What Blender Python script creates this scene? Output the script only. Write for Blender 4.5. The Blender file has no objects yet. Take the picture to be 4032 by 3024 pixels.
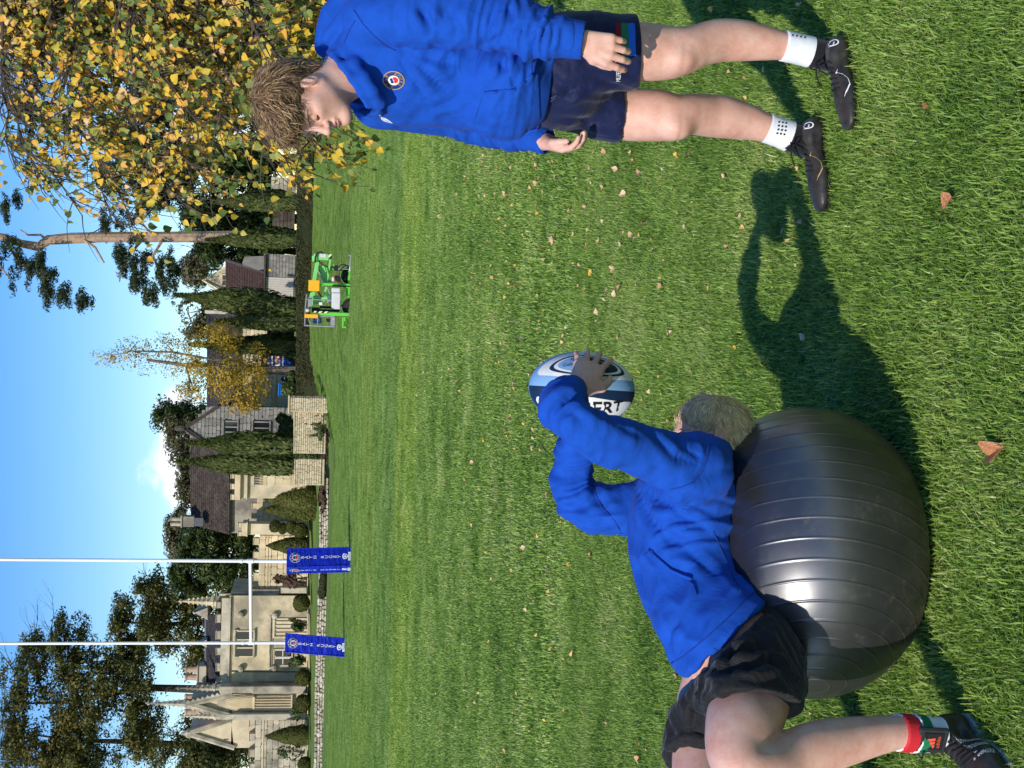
import bpy, bmesh, math, random
import numpy as np
from mathutils import Vector, Matrix, noise as mnoise

S = bpy.context.scene
COL = S.collection
R = math.radians
rnd = random.Random(7)

# ------------------------------------------------------------------ camera
FPX, CAMH = 5400.0, 1.6                       # focal length in photo pixels, eye height
ROLL = R(1.5); PITCH = math.atan((2016-1183)/FPX)
_F = np.array([0, math.cos(PITCH), -math.sin(PITCH)])
_u0 = np.array([0, math.sin(PITCH), math.cos(PITCH)]); _r0 = np.array([1., 0, 0])
_R = _r0*math.cos(ROLL)+_u0*math.sin(ROLL); _U = -_r0*math.sin(ROLL)+_u0*math.cos(ROLL)
_C = np.array([0, 0, CAMH])
cd = bpy.data.cameras.new('camera'); cam = bpy.data.objects.new('camera', cd); COL.objects.link(cam)
cd.sensor_width = 36.0; cd.lens = 36.0*FPX/4032.0; cd.clip_start = 0.05; cd.clip_end = 3000
X_, Y_, Z_ = -_U, _R, -_F                     # the phone was held sideways: its right edge points down
cam.matrix_world = Matrix(((X_[0],Y_[0],Z_[0],_C[0]),(X_[1],Y_[1],Z_[1],_C[1]),(X_[2],Y_[2],Z_[2],_C[2]),(0,0,0,1)))
S.camera = cam
S.render.resolution_x, S.render.resolution_y = 1024, 768

def ray(x, y): return _F*FPX-_U*(x-2016)+_R*(1512-y)
def P(x, y, d):
    v = ray(x, y); return _C+v*(d/v[1])
def G(x, y, z=0.0):
    v = ray(x, y); return _C+v*((z-CAMH)/v[2])
def pxm(p): return FPX/float((np.asarray(p, float)-_C)@_F)   # pixels per metre at a point

# ------------------------------------------------------------------ sky, sun, exposure
SUN_EL, SUN_AZ = R(35), R(212)                # azimuth measured clockwise from +Y (view direction)
w = bpy.data.worlds.new('World'); S.world = w; w.use_nodes = True
nt = w.node_tree; nt.nodes.clear()
def N(nt, t, **k):
    n = nt.nodes.new(t)
    for a, b in k.items():
        if a.startswith('i_'): n.inputs[a[2:].replace('_', ' ')].default_value = b
        else: setattr(n, a, b)
    return n
out = N(nt, 'ShaderNodeOutputWorld'); bg = N(nt, 'ShaderNodeBackground')
sky = N(nt, 'ShaderNodeTexSky', sky_type='NISHITA', sun_disc=False, sun_elevation=SUN_EL, sun_rotation=SUN_AZ)
sky.air_density = 1.0; sky.dust_density = 0.25; sky.ozone_density = 2.5
hs = N(nt, 'ShaderNodeHueSaturation'); hs.inputs['Saturation'].default_value = 1.42; hs.inputs['Value'].default_value = .94; hs.inputs['Hue'].default_value = .512
nt.links.new(sky.outputs[0], hs.inputs['Color'])
tc = N(nt, 'ShaderNodeTexCoord'); sep = N(nt, 'ShaderNodeSeparateXYZ'); nt.links.new(tc.outputs['Generated'], sep.inputs[0])
mp = N(nt, 'ShaderNodeMapping'); mp.inputs['Scale'].default_value = (1, 1, 1.6); mp.inputs['Location'].default_value = (0.37, 0.11, 0.2)
nt.links.new(tc.outputs['Generated'], mp.inputs[0])
nz = N(nt, 'ShaderNodeTexNoise'); nz.inputs['Scale'].default_value = 9.0; nz.inputs['Detail'].default_value = 8; nz.inputs['Roughness'].default_value = 0.55
nt.links.new(mp.outputs[0], nz.inputs['Vector'])
lowband = N(nt, 'ShaderNodeMapRange'); lowband.inputs[1].default_value = 0.05; lowband.inputs[2].default_value = 0.17
lowband.inputs[3].default_value = 0.0; lowband.inputs[4].default_value = -0.20
nt.links.new(sep.outputs['Z'], lowband.inputs[0])
def M2(op, a, b):
    n = N(nt, 'ShaderNodeMath', operation=op)
    for k, q in enumerate((a, b)):
        if isinstance(q, (int, float)): n.inputs[k].default_value = q
        else: nt.links.new(q, n.inputs[k])
    return n.outputs[0]
cov = M2('ADD', nz.outputs['Fac'], lowband.outputs[0])
for (cx_, cz_, wx_, wz_, a_) in ((-.050, .090, .056, .026, .285), (.55, .10, .12, .03, .25), (-.60, .12, .10, .035, .25)):   # banks of low cumulus
    ex = M2('ADD', M2('POWER', M2('DIVIDE', M2('SUBTRACT', sep.outputs['X'], cx_), wx_), 2.0), M2('POWER', M2('DIVIDE', M2('SUBTRACT', sep.outputs['Z'], cz_), wz_), 2.0))
    cov = M2('ADD', cov, M2('MULTIPLY', M2('POWER', 2.718, M2('MULTIPLY', ex, -1.0)), a_))
add = None
cr = N(nt, 'ShaderNodeMapRange', interpolation_type='SMOOTHSTEP'); cr.inputs[1].default_value = 0.57; cr.inputs[2].default_value = 0.69
nt.links.new(cov, cr.inputs[0])
mx = N(nt, 'ShaderNodeMixRGB'); mx.inputs[2].default_value = (7.0, 7.3, 7.8, 1)
nt.links.new(cr.outputs[0], mx.inputs[0]); nt.links.new(hs.outputs[0], mx.inputs[1])
nt.links.new(mx.outputs[0], bg.inputs[0]); bg.inputs[1].default_value = 0.15
nt.links.new(bg.outputs[0], out.inputs[0])
sl = bpy.data.lights.new('sun', 'SUN'); sl.energy = 3.8; sl.angle = R(0.53); sl.color = (1.0, 0.94, 0.84)
sun = bpy.data.objects.new('sun', sl); COL.objects.link(sun)
SUNV = Vector((math.sin(SUN_AZ)*math.cos(SUN_EL), math.cos(SUN_AZ)*math.cos(SUN_EL), math.sin(SUN_EL)))
sun.rotation_euler = SUNV.to_track_quat('Z', 'Y').to_euler(); sun.location = SUNV*60
vs = S.view_settings; vs.view_transform = 'Standard'; vs.look = 'None'; vs.exposure = 0.24; vs.gamma = 1.0; vs.use_curve_mapping = False
S.display_settings.display_device = 'sRGB'
S.cycles.max_bounces = 8; S.cycles.transparent_max_bounces = 8

# ------------------------------------------------------------------ naming and linking
def tag(o, label=None, cat=None, group=None, kind=None):
    if label: o['label'] = label
    if cat: o['category'] = cat
    if group: o['group'] = group
    if kind: o['kind'] = kind
    return o
def thing(name, loc, label, cat, group=None):
    o = bpy.data.objects.new(name, None); COL.objects.link(o); o.location = Vector(loc); o.empty_display_size = 0.2
    return tag(o, label, cat, group)
def link(name, me, parent=None, kind=None):
    o = bpy.data.objects.new(name, me); COL.objects.link(o)
    if parent is not None:
        o.parent = parent                        # parts are modelled in place: only a root that stands somewhere needs undoing
        if parent.parent is None: o.matrix_parent_inverse = Matrix.Translation(-Vector(parent.location))
    if kind: o['kind'] = kind
    return o
def mesh(name, verts, faces, mats, smooth=False, mi=None):
    me = bpy.data.meshes.new(name)
    if isinstance(faces, np.ndarray) and len(faces):
        k = faces.shape[1]; v = np.asarray(verts, np.float32)
        me.vertices.add(len(v)); me.vertices.foreach_set('co', v.ravel())
        me.loops.add(faces.size); me.loops.foreach_set('vertex_index', faces.astype(np.int32).ravel())
        me.polygons.add(len(faces)); me.polygons.foreach_set('loop_start', np.arange(0, faces.size, k, dtype=np.int32))
        me.update(calc_edges=True)
    else:
        me.from_pydata([tuple(map(float, v)) for v in verts], [], [tuple(int(i) for i in f) for f in faces]); me.update()
    for m in (mats if isinstance(mats, (list, tuple)) else [mats]): me.materials.append(m)
    if mi is not None: me.polygons.foreach_set('material_index', np.asarray(mi, np.int32))
    if smooth: me.polygons.foreach_set('use_smooth', np.ones(len(me.polygons), bool))
    return me
def obj(name, verts, faces, mat, parent=None, smooth=False, kind=None, mi=None):
    return link(name, mesh(name, verts, faces, mat, smooth, mi), parent, kind)

class MB:
    """collects simple shapes into one mesh"""
    def __init__(s): s.v = []; s.f = []; s.m = []
    def add(s, v, f, m=0):
        b = len(s.v); s.v += [tuple(map(float, q)) for q in v]
        for q in f: s.f.append(tuple(i+b for i in q)); s.m.append(m)
        return s
    def box(s, c, d, rot=None, m=0, bev=0.0):
        hx, hy, hz = d[0]/2, d[1]/2, d[2]/2
        if bev > 0:
            b = min(bev, hx*.9, hy*.9, hz*.9); v = []; ids = {}
            def vid(p):
                k = tuple(round(a, 6) for a in p)
                if k not in ids: ids[k] = len(v); v.append(Vector(p))
                return ids[k]
            f = []
            H = (hx, hy, hz)
            for a in range(3):
                for sg in (-1, 1):
                    q = []
                    for (i, j) in ((-1,-1),(1,-1),(1,1),(-1,1)):
                        p = [0]*3; p[a] = sg*H[a]; p[(a+1)%3] = i*(H[(a+1)%3]-b); p[(a+2)%3] = j*(H[(a+2)%3]-b); q.append(vid(p))
                    f.append(q if sg > 0 else q[::-1])
            for a in range(3):
                e, g = (a+1)%3, (a+2)%3
                for se in (-1, 1):
                    for sg in (-1, 1):
                        q = []
                        for (sa, w_) in ((-1,0),(1,0),(1,1),(-1,1)):
                            p = [0]*3; p[a] = sa*(H[a]-b)
                            p[e] = se*(H[e] if w_ == 0 else H[e]-b); p[g] = sg*(H[g]-b if w_ == 0 else H[g]); q.append(vid(p))
                        f.append(q if se*sg > 0 else q[::-1])
            for sx in (-1, 1):
                for sy in (-1, 1):
                    for sz in (-1, 1):
                        q = [vid((sx*hx, sy*(hy-b), sz*(hz-b))), vid((sx*(hx-b), sy*hy, sz*(hz-b))), vid((sx*(hx-b), sy*(hy-b), sz*hz))]
                        f.append(q if sx*sy*sz > 0 else q[::-1])
        else:
            v = [Vector((sx*hx, sy*hy, sz*hz)) for sx in (-1,1) for sy in (-1,1) for sz in (-1,1)]
            f = [(0,1,3,2),(4,6,7,5),(0,4,5,1),(2,3,7,6),(0,2,6,4),(1,5,7,3)]
        if rot is not None: v = [rot @ q for q in v]
        return s.add([q+Vector(c) for q in v], f, m)
    def tube(s, pts, rad, n=8, m=0, caps=True):
        pts = [Vector(p) for p in pts]
        if not isinstance(rad, (list, tuple)): rad = [rad]*len(pts)
        v = []; f = []; ref = None
        for i, p in enumerate(pts):
            t = (pts[min(i+1, len(pts)-1)]-pts[max(i-1, 0)]).normalized()
            if ref is None: ref = t.orthogonal().normalized()
            a = (ref-t*ref.dot(t)); a = a.normalized() if a.length > 1e-6 else t.orthogonal().normalized(); ref = a
            b = t.cross(a)
            for k in range(n):
                g = 2*math.pi*k/n; v.append(p+(a*math.cos(g)+b*math.sin(g))*rad[i])
        for i in range(len(pts)-1):
            for k in range(n):
                f.append((i*n+k, i*n+(k+1)%n, (i+1)*n+(k+1)%n, (i+1)*n+k))
        if caps: f.append(tuple(range(n))[::-1]); f.append(tuple((len(pts)-1)*n+k for k in range(n)))
        return s.add(v, f, m)
    def lathe(s, c, prof, n=16, m=0, axis=None, sx=1.0, sy=1.0):
        """prof: (radius, height) pairs"""
        v = []; f = []
        for (r_, h) in prof:
            for k in range(n):
                g = 2*math.pi*k/n; v.append(Vector((r_*sx*math.cos(g), r_*sy*math.sin(g), h)))
        for i in range(len(prof)-1):
            for k in range(n): f.append((i*n+k, i*n+(k+1)%n, (i+1)*n+(k+1)%n, (i+1)*n+k))
        f.append(tuple(range(n))[::-1]); f.append(tuple((len(prof)-1)*n+k for k in range(n)))
        if axis is not None:
            q = Vector((0,0,1)).rotation_difference(Vector(axis)); v = [q @ p for p in v]
        return s.add([p+Vector(c) for p in v], f, m)
    def prism(s, poly, a, b, m=0):
        """extrude polygon (list of 3D points) by vector from a to b"""
        a = Vector(a); b = Vector(b); n = len(poly)
        v = [Vector(p)+a for p in poly]+[Vector(p)+b for p in poly]
        f = [tuple(range(n))[::-1], tuple(range(n, 2*n))]+[(i, (i+1)%n, n+(i+1)%n, n+i) for i in range(n)]
        return s.add(v, f, m)
    def build(s, name, mat, parent=None, smooth=False, kind=None):
        return obj(name, s.v, s.f, mat, parent, smooth, kind, mi=s.m)

# ------------------------------------------------------------------ materials
def ramp(nt, fac, stops, interp='LINEAR'):
    n = nt.nodes.new('ShaderNodeValToRGB'); e = n.color_ramp.elements; n.color_ramp.interpolation = interp
    while len(e) < len(stops): e.new(0.5)
    for i, (p_, c) in enumerate(stops): e[i].position = p_; e[i].color = (*c, 1) if len(c) == 3 else c
    if fac is not None: nt.links.new(fac, n.inputs[0])
    return n.outputs[0]
def newmat(name, rough=0.7, metal=0.0, spec=0.3):
    m = bpy.data.materials.new(name); m.use_nodes = True; b = m.node_tree.nodes['Principled BSDF']
    b.inputs['Roughness'].default_value = rough; b.inputs['Metallic'].default_value = metal
    b.inputs['Specular IOR Level'].default_value = spec
    return m, m.node_tree, b
def texco(nt, scale=1.0, kind='Object', stretch=None):
    t = nt.nodes.new('ShaderNodeTexCoord'); mpn = nt.nodes.new('ShaderNodeMapping')
    mpn.inputs['Scale'].default_value = stretch if stretch else (scale, scale, scale)
    nt.links.new(t.outputs[kind], mpn.inputs[0]); return mpn.outputs[0]
def noisetex(nt, vec, scale, detail=4, rough=0.55, dist=0.0):
    n = nt.nodes.new('ShaderNodeTexNoise'); n.inputs['Scale'].default_value = scale; n.inputs['Detail'].default_value = detail
    n.inputs['Roughness'].default_value = rough; n.inputs['Distortion'].default_value = dist
    if vec is not None: nt.links.new(vec, n.inputs['Vector'])
    return n.outputs['Fac']
def math_(nt, op, a, b=None, c=None):
    n = nt.nodes.new('ShaderNodeMath'); n.operation = op
    for i, q in enumerate((a, b, c)):
        if q is None: continue
        if isinstance(q, (int, float)): n.inputs[i].default_value = q
        else: nt.links.new(q, n.inputs[i])
    return n.outputs[0]
def mixc(nt, fac, a, b, mode='MIX'):
    n = nt.nodes.new('ShaderNodeMixRGB'); n.blend_type = mode
    for i, q in enumerate((fac, a, b)):
        if isinstance(q, (int, float)): n.inputs[i].default_value = q
        elif isinstance(q, tuple): n.inputs[i].default_value = (*q, 1)
        else: nt.links.new(q, n.inputs[i])
    return n.outputs[0]
def bump(nt, b, h, strength=0.3, dist=0.01):
    n = nt.nodes.new('ShaderNodeBump'); n.inputs['Strength'].default_value = strength; n.inputs['Distance'].default_value = dist
    nt.links.new(h, n.inputs['Height']); nt.links.new(n.outputs[0], b.inputs['Normal'])
def pieceid(nt):
    """a random value per piece, whether the piece is an object or an island of a joined mesh"""
    oi = nt.nodes.new('ShaderNodeObjectInfo'); ge = nt.nodes.new('ShaderNodeNewGeometry')
    s_ = math_(nt, 'ADD', oi.outputs['Random'], ge.outputs['Random Per Island'])
    return math_(nt, 'FRACT', s_)
def simple(name, c, rough=0.6, metal=0.0, spec=0.3, var=0.12, nscale=3.0, bumps=0.0, bscale=40.0, bdist=0.01):
    m, nt, b = newmat(name, rough, metal, spec)
    v = texco(nt); n = noisetex(nt, v, nscale, 5)
    c1 = tuple(max(0, q*(1-var)) for q in c); c2 = tuple(min(1, q*(1+var)) for q in c)
    nt.links.new(ramp(nt, n, [(0.3, c1), (0.7, c2)]), b.inputs['Base Color'])
    if bumps: bump(nt, b, noisetex(nt, v, bscale, 4), bumps, bdist)
    return m
def piecemat(name, cols, rough=0.85, nscale=6.0, lichen=0.0, bumps=0.4, bdist=0.01, spec=0.2, lcol=(0.08,0.08,0.07), con=0.55):
    """stone, tile or slate: each piece its own tone, grain and patches of lichen"""
    m, nt, b = newmat(name, rough, 0, spec)
    k = len(cols); pid = pieceid(nt)
    c = ramp(nt, pid, [(i/(k-1) if k > 1 else 0, q) for i, q in enumerate(cols)])
    v = texco(nt, kind='Object'); ge = nt.nodes.new('ShaderNodeNewGeometry')
    n1 = noisetex(nt, ge.outputs['Position'], nscale, 6, 0.6)
    c = mixc(nt, con, c, ramp(nt, n1, [(0.25, (0.55,0.55,0.55)), (0.75, (1.35,1.35,1.35))]), 'MULTIPLY')
    if lichen > 0:
        n2 = noisetex(nt, ge.outputs['Position'], nscale*0.35, 8, 0.65)
        f = ramp(nt, n2, [(0.62-0.25*lichen, (0,0,0)), (0.72-0.2*lichen, (1,1,1))])
        c = mixc(nt, math_(nt, 'MULTIPLY', f, 0.75), c, lcol)
    nt.links.new(c, b.inputs['Base Color'])
    bump(nt, b, noisetex(nt, ge.outputs['Position'], nscale*6, 5), bumps, bdist)
    return m
def leafmat(name, cols, rough=0.55, trans=0.35, nscale=0.7):
    m, nt, b = newmat(name, rough, 0, 0.25)
    ge = nt.nodes.new('ShaderNodeNewGeometry'); pid = pieceid(nt)
    n = noisetex(nt, ge.outputs['Position'], nscale, 3)
    f = math_(nt, 'ADD', math_(nt, 'MULTIPLY', pid, 0.65), math_(nt, 'MULTIPLY', math_(nt, 'SUBTRACT', n, 0.33), 1.05))
    k = len(cols); c = ramp(nt, f, [(i/(k-1), q) for i, q in enumerate(cols)])
    nt.links.new(c, b.inputs['Base Color'])
    if trans > 0:
        tr = nt.nodes.new('ShaderNodeBsdfTranslucent'); nt.links.new(c, tr.inputs[0])
        ms = nt.nodes.new('ShaderNodeMixShader'); ms.inputs[0].default_value = trans
        o = nt.nodes['Material Output']; nt.links.new(b.outputs[0], ms.inputs[1]); nt.links.new(tr.outputs[0], ms.inputs[2]); nt.links.new(ms.outputs[0], o.inputs[0])
    return m
# ------------------------------------------------------------------ lawn
def sstep(a, b, x): t = np.clip((x-a)/(b-a), 0, 1); return t*t*(3-2*t)
def gz(X, Y):
    """height of the ground: a flat pitch, a shallow dip beyond it, rising on the right, then the slope behind"""
    X = np.asarray(X, float); Y = np.asarray(Y, float)
    zl = -.20*sstep(46, 50, Y)-.35*sstep(52, 92, Y)+.6*sstep(130, 300, Y)
    zr = -.20*sstep(46, 50, Y)+.55*sstep(50, 64, Y)+.75*sstep(62, 80, Y)+1.0*sstep(81, 92, Y)+.6*sstep(130, 300, Y)
    s = sstep(-4.5, 2.5, X+.0*(Y-70)); return zl*(1-s)+zr*s
def gz1(x, y): return float(gz(x, y))
def build_lawn():
    ys = np.concatenate([[-30,-8,-2,0],np.arange(1,44,1.5),np.arange(44,100,1.),[105,115,130,150,180,220,260,300,400,600,1000]]); xs = np.concatenate([[-700,-300,-150,-80],np.arange(-50,51,2.5),[80,150,300,700]])
    V = np.array([(x, y, 0) for y in ys for x in xs], np.float64); V[:,2] = gz(V[:,0], V[:,1]); nx = len(xs)
    F = [(i*nx+k, i*nx+k+1, (i+1)*nx+k+1, (i+1)*nx+k) for i in range(len(ys)-1) for k in range(nx-1)]
    m, nt, b = newmat('lawn', .85, 0, .15); ge = nt.nodes.new('ShaderNodeNewGeometry'); sx = nt.nodes.new('ShaderNodeSeparateXYZ'); nt.links.new(ge.outputs['Position'], sx.inputs[0])
    mpn = nt.nodes.new('ShaderNodeMapping'); mpn.inputs['Scale'].default_value = (.28, 1, 1); nt.links.new(ge.outputs['Position'], mpn.inputs[0])
    n1 = noisetex(nt, mpn.outputs[0], .9, 6, .62); n2 = noisetex(nt, ge.outputs['Position'], .25, 4); n3 = noisetex(nt, ge.outputs['Position'], 26, 6, .7)
    c = ramp(nt, n3, [(.28,(.072,.125,.026)),(.5,(.140,.225,.050)),(.74,(.22,.315,.085))])
    c = mixc(nt, .8, c, ramp(nt, n1, [(.3,(.72,.75,.66)),(.7,(1.25,1.2,1.15))]), 'MULTIPLY'); c = mixc(nt, .5, c, ramp(nt, n2, [(.3,(.8,.85,.8)),(.7,(1.2,1.12,1.05))]), 'MULTIPLY')
    # mower lines: light and dark bands across the pitch
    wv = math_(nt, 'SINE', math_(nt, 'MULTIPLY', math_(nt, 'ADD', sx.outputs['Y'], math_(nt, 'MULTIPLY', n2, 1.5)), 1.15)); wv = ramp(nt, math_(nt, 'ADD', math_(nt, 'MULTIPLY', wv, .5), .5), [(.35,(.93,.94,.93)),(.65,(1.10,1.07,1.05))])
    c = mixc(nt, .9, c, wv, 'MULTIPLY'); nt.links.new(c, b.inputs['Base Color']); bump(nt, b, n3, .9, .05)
    return tag(obj('lawn', V, F, m, None, True), kind='structure')
build_lawn()
M_GRASS = leafmat('grass_blade', [(.048,.100,.016),(.135,.250,.036),(.235,.375,.062),(.37,.50,.115),(.60,.58,.27)], .38, .30, 1.2)
def mow_bands(m):
    # the nap left by the mower: a lighter yellow strip, then finer darker turf beyond it
    nt = m.node_tree; ge = nt.nodes.new('ShaderNodeNewGeometry'); sx = nt.nodes.new('ShaderNodeSeparateXYZ'); nt.links.new(ge.outputs['Position'], sx.inputs[0])
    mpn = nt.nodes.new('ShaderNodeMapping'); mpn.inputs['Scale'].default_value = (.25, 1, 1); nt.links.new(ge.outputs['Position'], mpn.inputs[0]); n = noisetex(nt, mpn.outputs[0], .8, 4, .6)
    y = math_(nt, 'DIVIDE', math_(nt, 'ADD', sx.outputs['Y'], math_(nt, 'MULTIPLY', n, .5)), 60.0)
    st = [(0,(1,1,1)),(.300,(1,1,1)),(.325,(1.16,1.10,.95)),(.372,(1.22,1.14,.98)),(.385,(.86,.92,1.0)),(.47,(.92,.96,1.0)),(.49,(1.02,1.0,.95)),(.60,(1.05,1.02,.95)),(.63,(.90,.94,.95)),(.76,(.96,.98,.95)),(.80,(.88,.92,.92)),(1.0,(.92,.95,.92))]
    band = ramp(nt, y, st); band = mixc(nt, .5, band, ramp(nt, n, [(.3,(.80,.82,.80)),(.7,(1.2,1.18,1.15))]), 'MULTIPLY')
    for l in list(nt.links):
        if l.to_socket.name in ('Base Color', 'Color') and l.to_node.type in ('BSDF_PRINCIPLED', 'BSDF_TRANSLUCENT'): src = l.from_socket
    c = mixc(nt, 1.0, src, band, 'MULTIPLY')
    for q in nt.nodes:
        if q.type == 'BSDF_PRINCIPLED': nt.links.new(c, q.inputs['Base Color'])
        if q.type == 'BSDF_TRANSLUCENT': nt.links.new(c, q.inputs[0])
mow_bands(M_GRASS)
def blade_patch(n, size, hmin, hmax, wmax, seed, lean=.8):
    rs = np.random.RandomState(seed); p = rs.uniform(-size/2, size/2, (n, 2)); az = rs.uniform(0, 2*math.pi, n); h = rs.uniform(hmin, hmax, n)*(1-.35*rs.rand(n)); w_ = rs.uniform(.45, 1, n)*wmax; ln = np.abs(rs.normal(lean*.6, lean*.5, n))
    d = np.c_[np.cos(az), np.sin(az)]; s_ = np.c_[-d[:,1], d[:,0]]; tw = rs.uniform(-.8, .8, n)[:,None]; s_ = s_*np.cos(tw)+d*np.sin(tw)
    b0 = np.c_[p, np.zeros(n)-.004]; m1 = np.c_[p+d*(h*ln*.30)[:,None], h*.62/np.sqrt(1+.3*ln**2)]; t1 = np.c_[p+d*(h*ln*.85)[:,None], h*.98/np.sqrt(1+.9*ln**2)]
    S3 = np.c_[s_, np.zeros(n)]*w_[:,None]/2
    V = np.stack([b0-S3, b0+S3, m1+S3*.85, m1-S3*.85, t1+S3*.12, t1-S3*.12], 1).reshape(-1, 3); o = np.arange(n)[:,None]*6
    return V, np.concatenate([o+np.array([0,1,2,3]), o+np.array([3,2,4,5])])
def build_grass():
    src = []
    for i in range(3): V, F = blade_patch(320, .15, .020, .052, .0046, 10+i, 1.25); src.append(bpy.data.objects.new('grass_tuft', mesh('grass_tuft', V, F, M_GRASS)))
    far = []
    for i in range(2): V, F = blade_patch(420, .42, .024, .050, .0085, 30+i, 1.2); far.append(bpy.data.objects.new('grass_tuft', mesh('grass_tuft', V, F, M_GRASS)))
    wide = []
    for i in range(2): V, F = blade_patch(1700, 1.0, .018, .034, .010, 50+i, 1.4); wide.append(bpy.data.objects.new('grass_tuft', mesh('grass_tuft', V, F, M_GRASS)))
    rs = np.random.RandomState(5)
    def field(name, y0, y1, step, wide, srcs, scale):
        pts = []
        for y in np.arange(y0, y1, step):
            hw_ = .300*y+wide
            for x in np.arange(-hw_, hw_, step): pts.append((x+rs.uniform(-.4,.4)*step, y+rs.uniform(-.4,.4)*step))
        pts = np.array(pts); z = gz(pts[:,0], pts[:,1]); me = bpy.data.meshes.new(name); me.vertices.add(len(pts)); me.vertices.foreach_set('co', np.c_[pts, z].astype(np.float32).ravel()); me.update()
        o = link(name, me, None, 'stuff'); g = bpy.data.node_groups.new(name, 'GeometryNodeTree')
        g.interface.new_socket('Geometry', in_out='INPUT', socket_type='NodeSocketGeometry'); g.interface.new_socket('Geometry', in_out='OUTPUT', socket_type='NodeSocketGeometry')
        gi = g.nodes.new('NodeGroupInput'); go = g.nodes.new('NodeGroupOutput'); jn = g.nodes.new('GeometryNodeJoinGeometry'); prev = None
        for k, s_ in enumerate(srcs):
            inf = g.nodes.new('GeometryNodeObjectInfo'); inf.inputs['Object'].default_value = s_; inf.inputs['As Instance'].default_value = True
            ip = g.nodes.new('GeometryNodeInstanceOnPoints'); ri = g.nodes.new('FunctionNodeRandomValue'); ri.data_type = 'INT'; ri.inputs['Min'].default_value = 0; ri.inputs['Max'].default_value = len(srcs)-1; ri.inputs['Seed'].default_value = 3
            cmp_ = g.nodes.new('FunctionNodeCompare'); cmp_.data_type = 'INT'; cmp_.operation = 'EQUAL'
            io = [q for q in ri.outputs if q.enabled][0] if any(q.enabled for q in ri.outputs) else ri.outputs[2]
            g.links.new(ri.outputs[2], cmp_.inputs[2]); cmp_.inputs[3].default_value = k
            rr = g.nodes.new('FunctionNodeRandomValue'); rr.data_type = 'FLOAT_VECTOR'; rr.inputs[0].default_value = (-.08,-.08,0); rr.inputs[1].default_value = (.08,.08,6.283); rr.inputs['Seed'].default_value = 11+k
            rsn = g.nodes.new('FunctionNodeRandomValue'); rsn.data_type = 'FLOAT'; rsn.inputs[2].default_value = .75*scale; rsn.inputs[3].default_value = 1.2*scale; rsn.inputs['Seed'].default_value = 17+k
            g.links.new(gi.outputs[0], ip.inputs['Points']); g.links.new(cmp_.outputs[0], ip.inputs['Selection']); g.links.new(inf.outputs['Geometry'], ip.inputs['Instance'])
            g.links.new(rr.outputs[0], ip.inputs['Rotation']); g.links.new(rsn.outputs[1], ip.inputs['Scale']); g.links.new(ip.outputs[0], jn.inputs[0])
        g.links.new(jn.outputs[0], go.inputs[0]); md = o.modifiers.new('blades', 'NODES'); md.node_group = g
        return o
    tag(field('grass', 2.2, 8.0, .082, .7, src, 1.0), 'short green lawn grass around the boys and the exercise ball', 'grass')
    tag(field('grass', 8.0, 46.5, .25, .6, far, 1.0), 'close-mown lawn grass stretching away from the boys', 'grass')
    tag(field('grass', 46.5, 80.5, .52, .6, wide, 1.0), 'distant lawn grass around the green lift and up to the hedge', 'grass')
build_grass()
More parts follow.
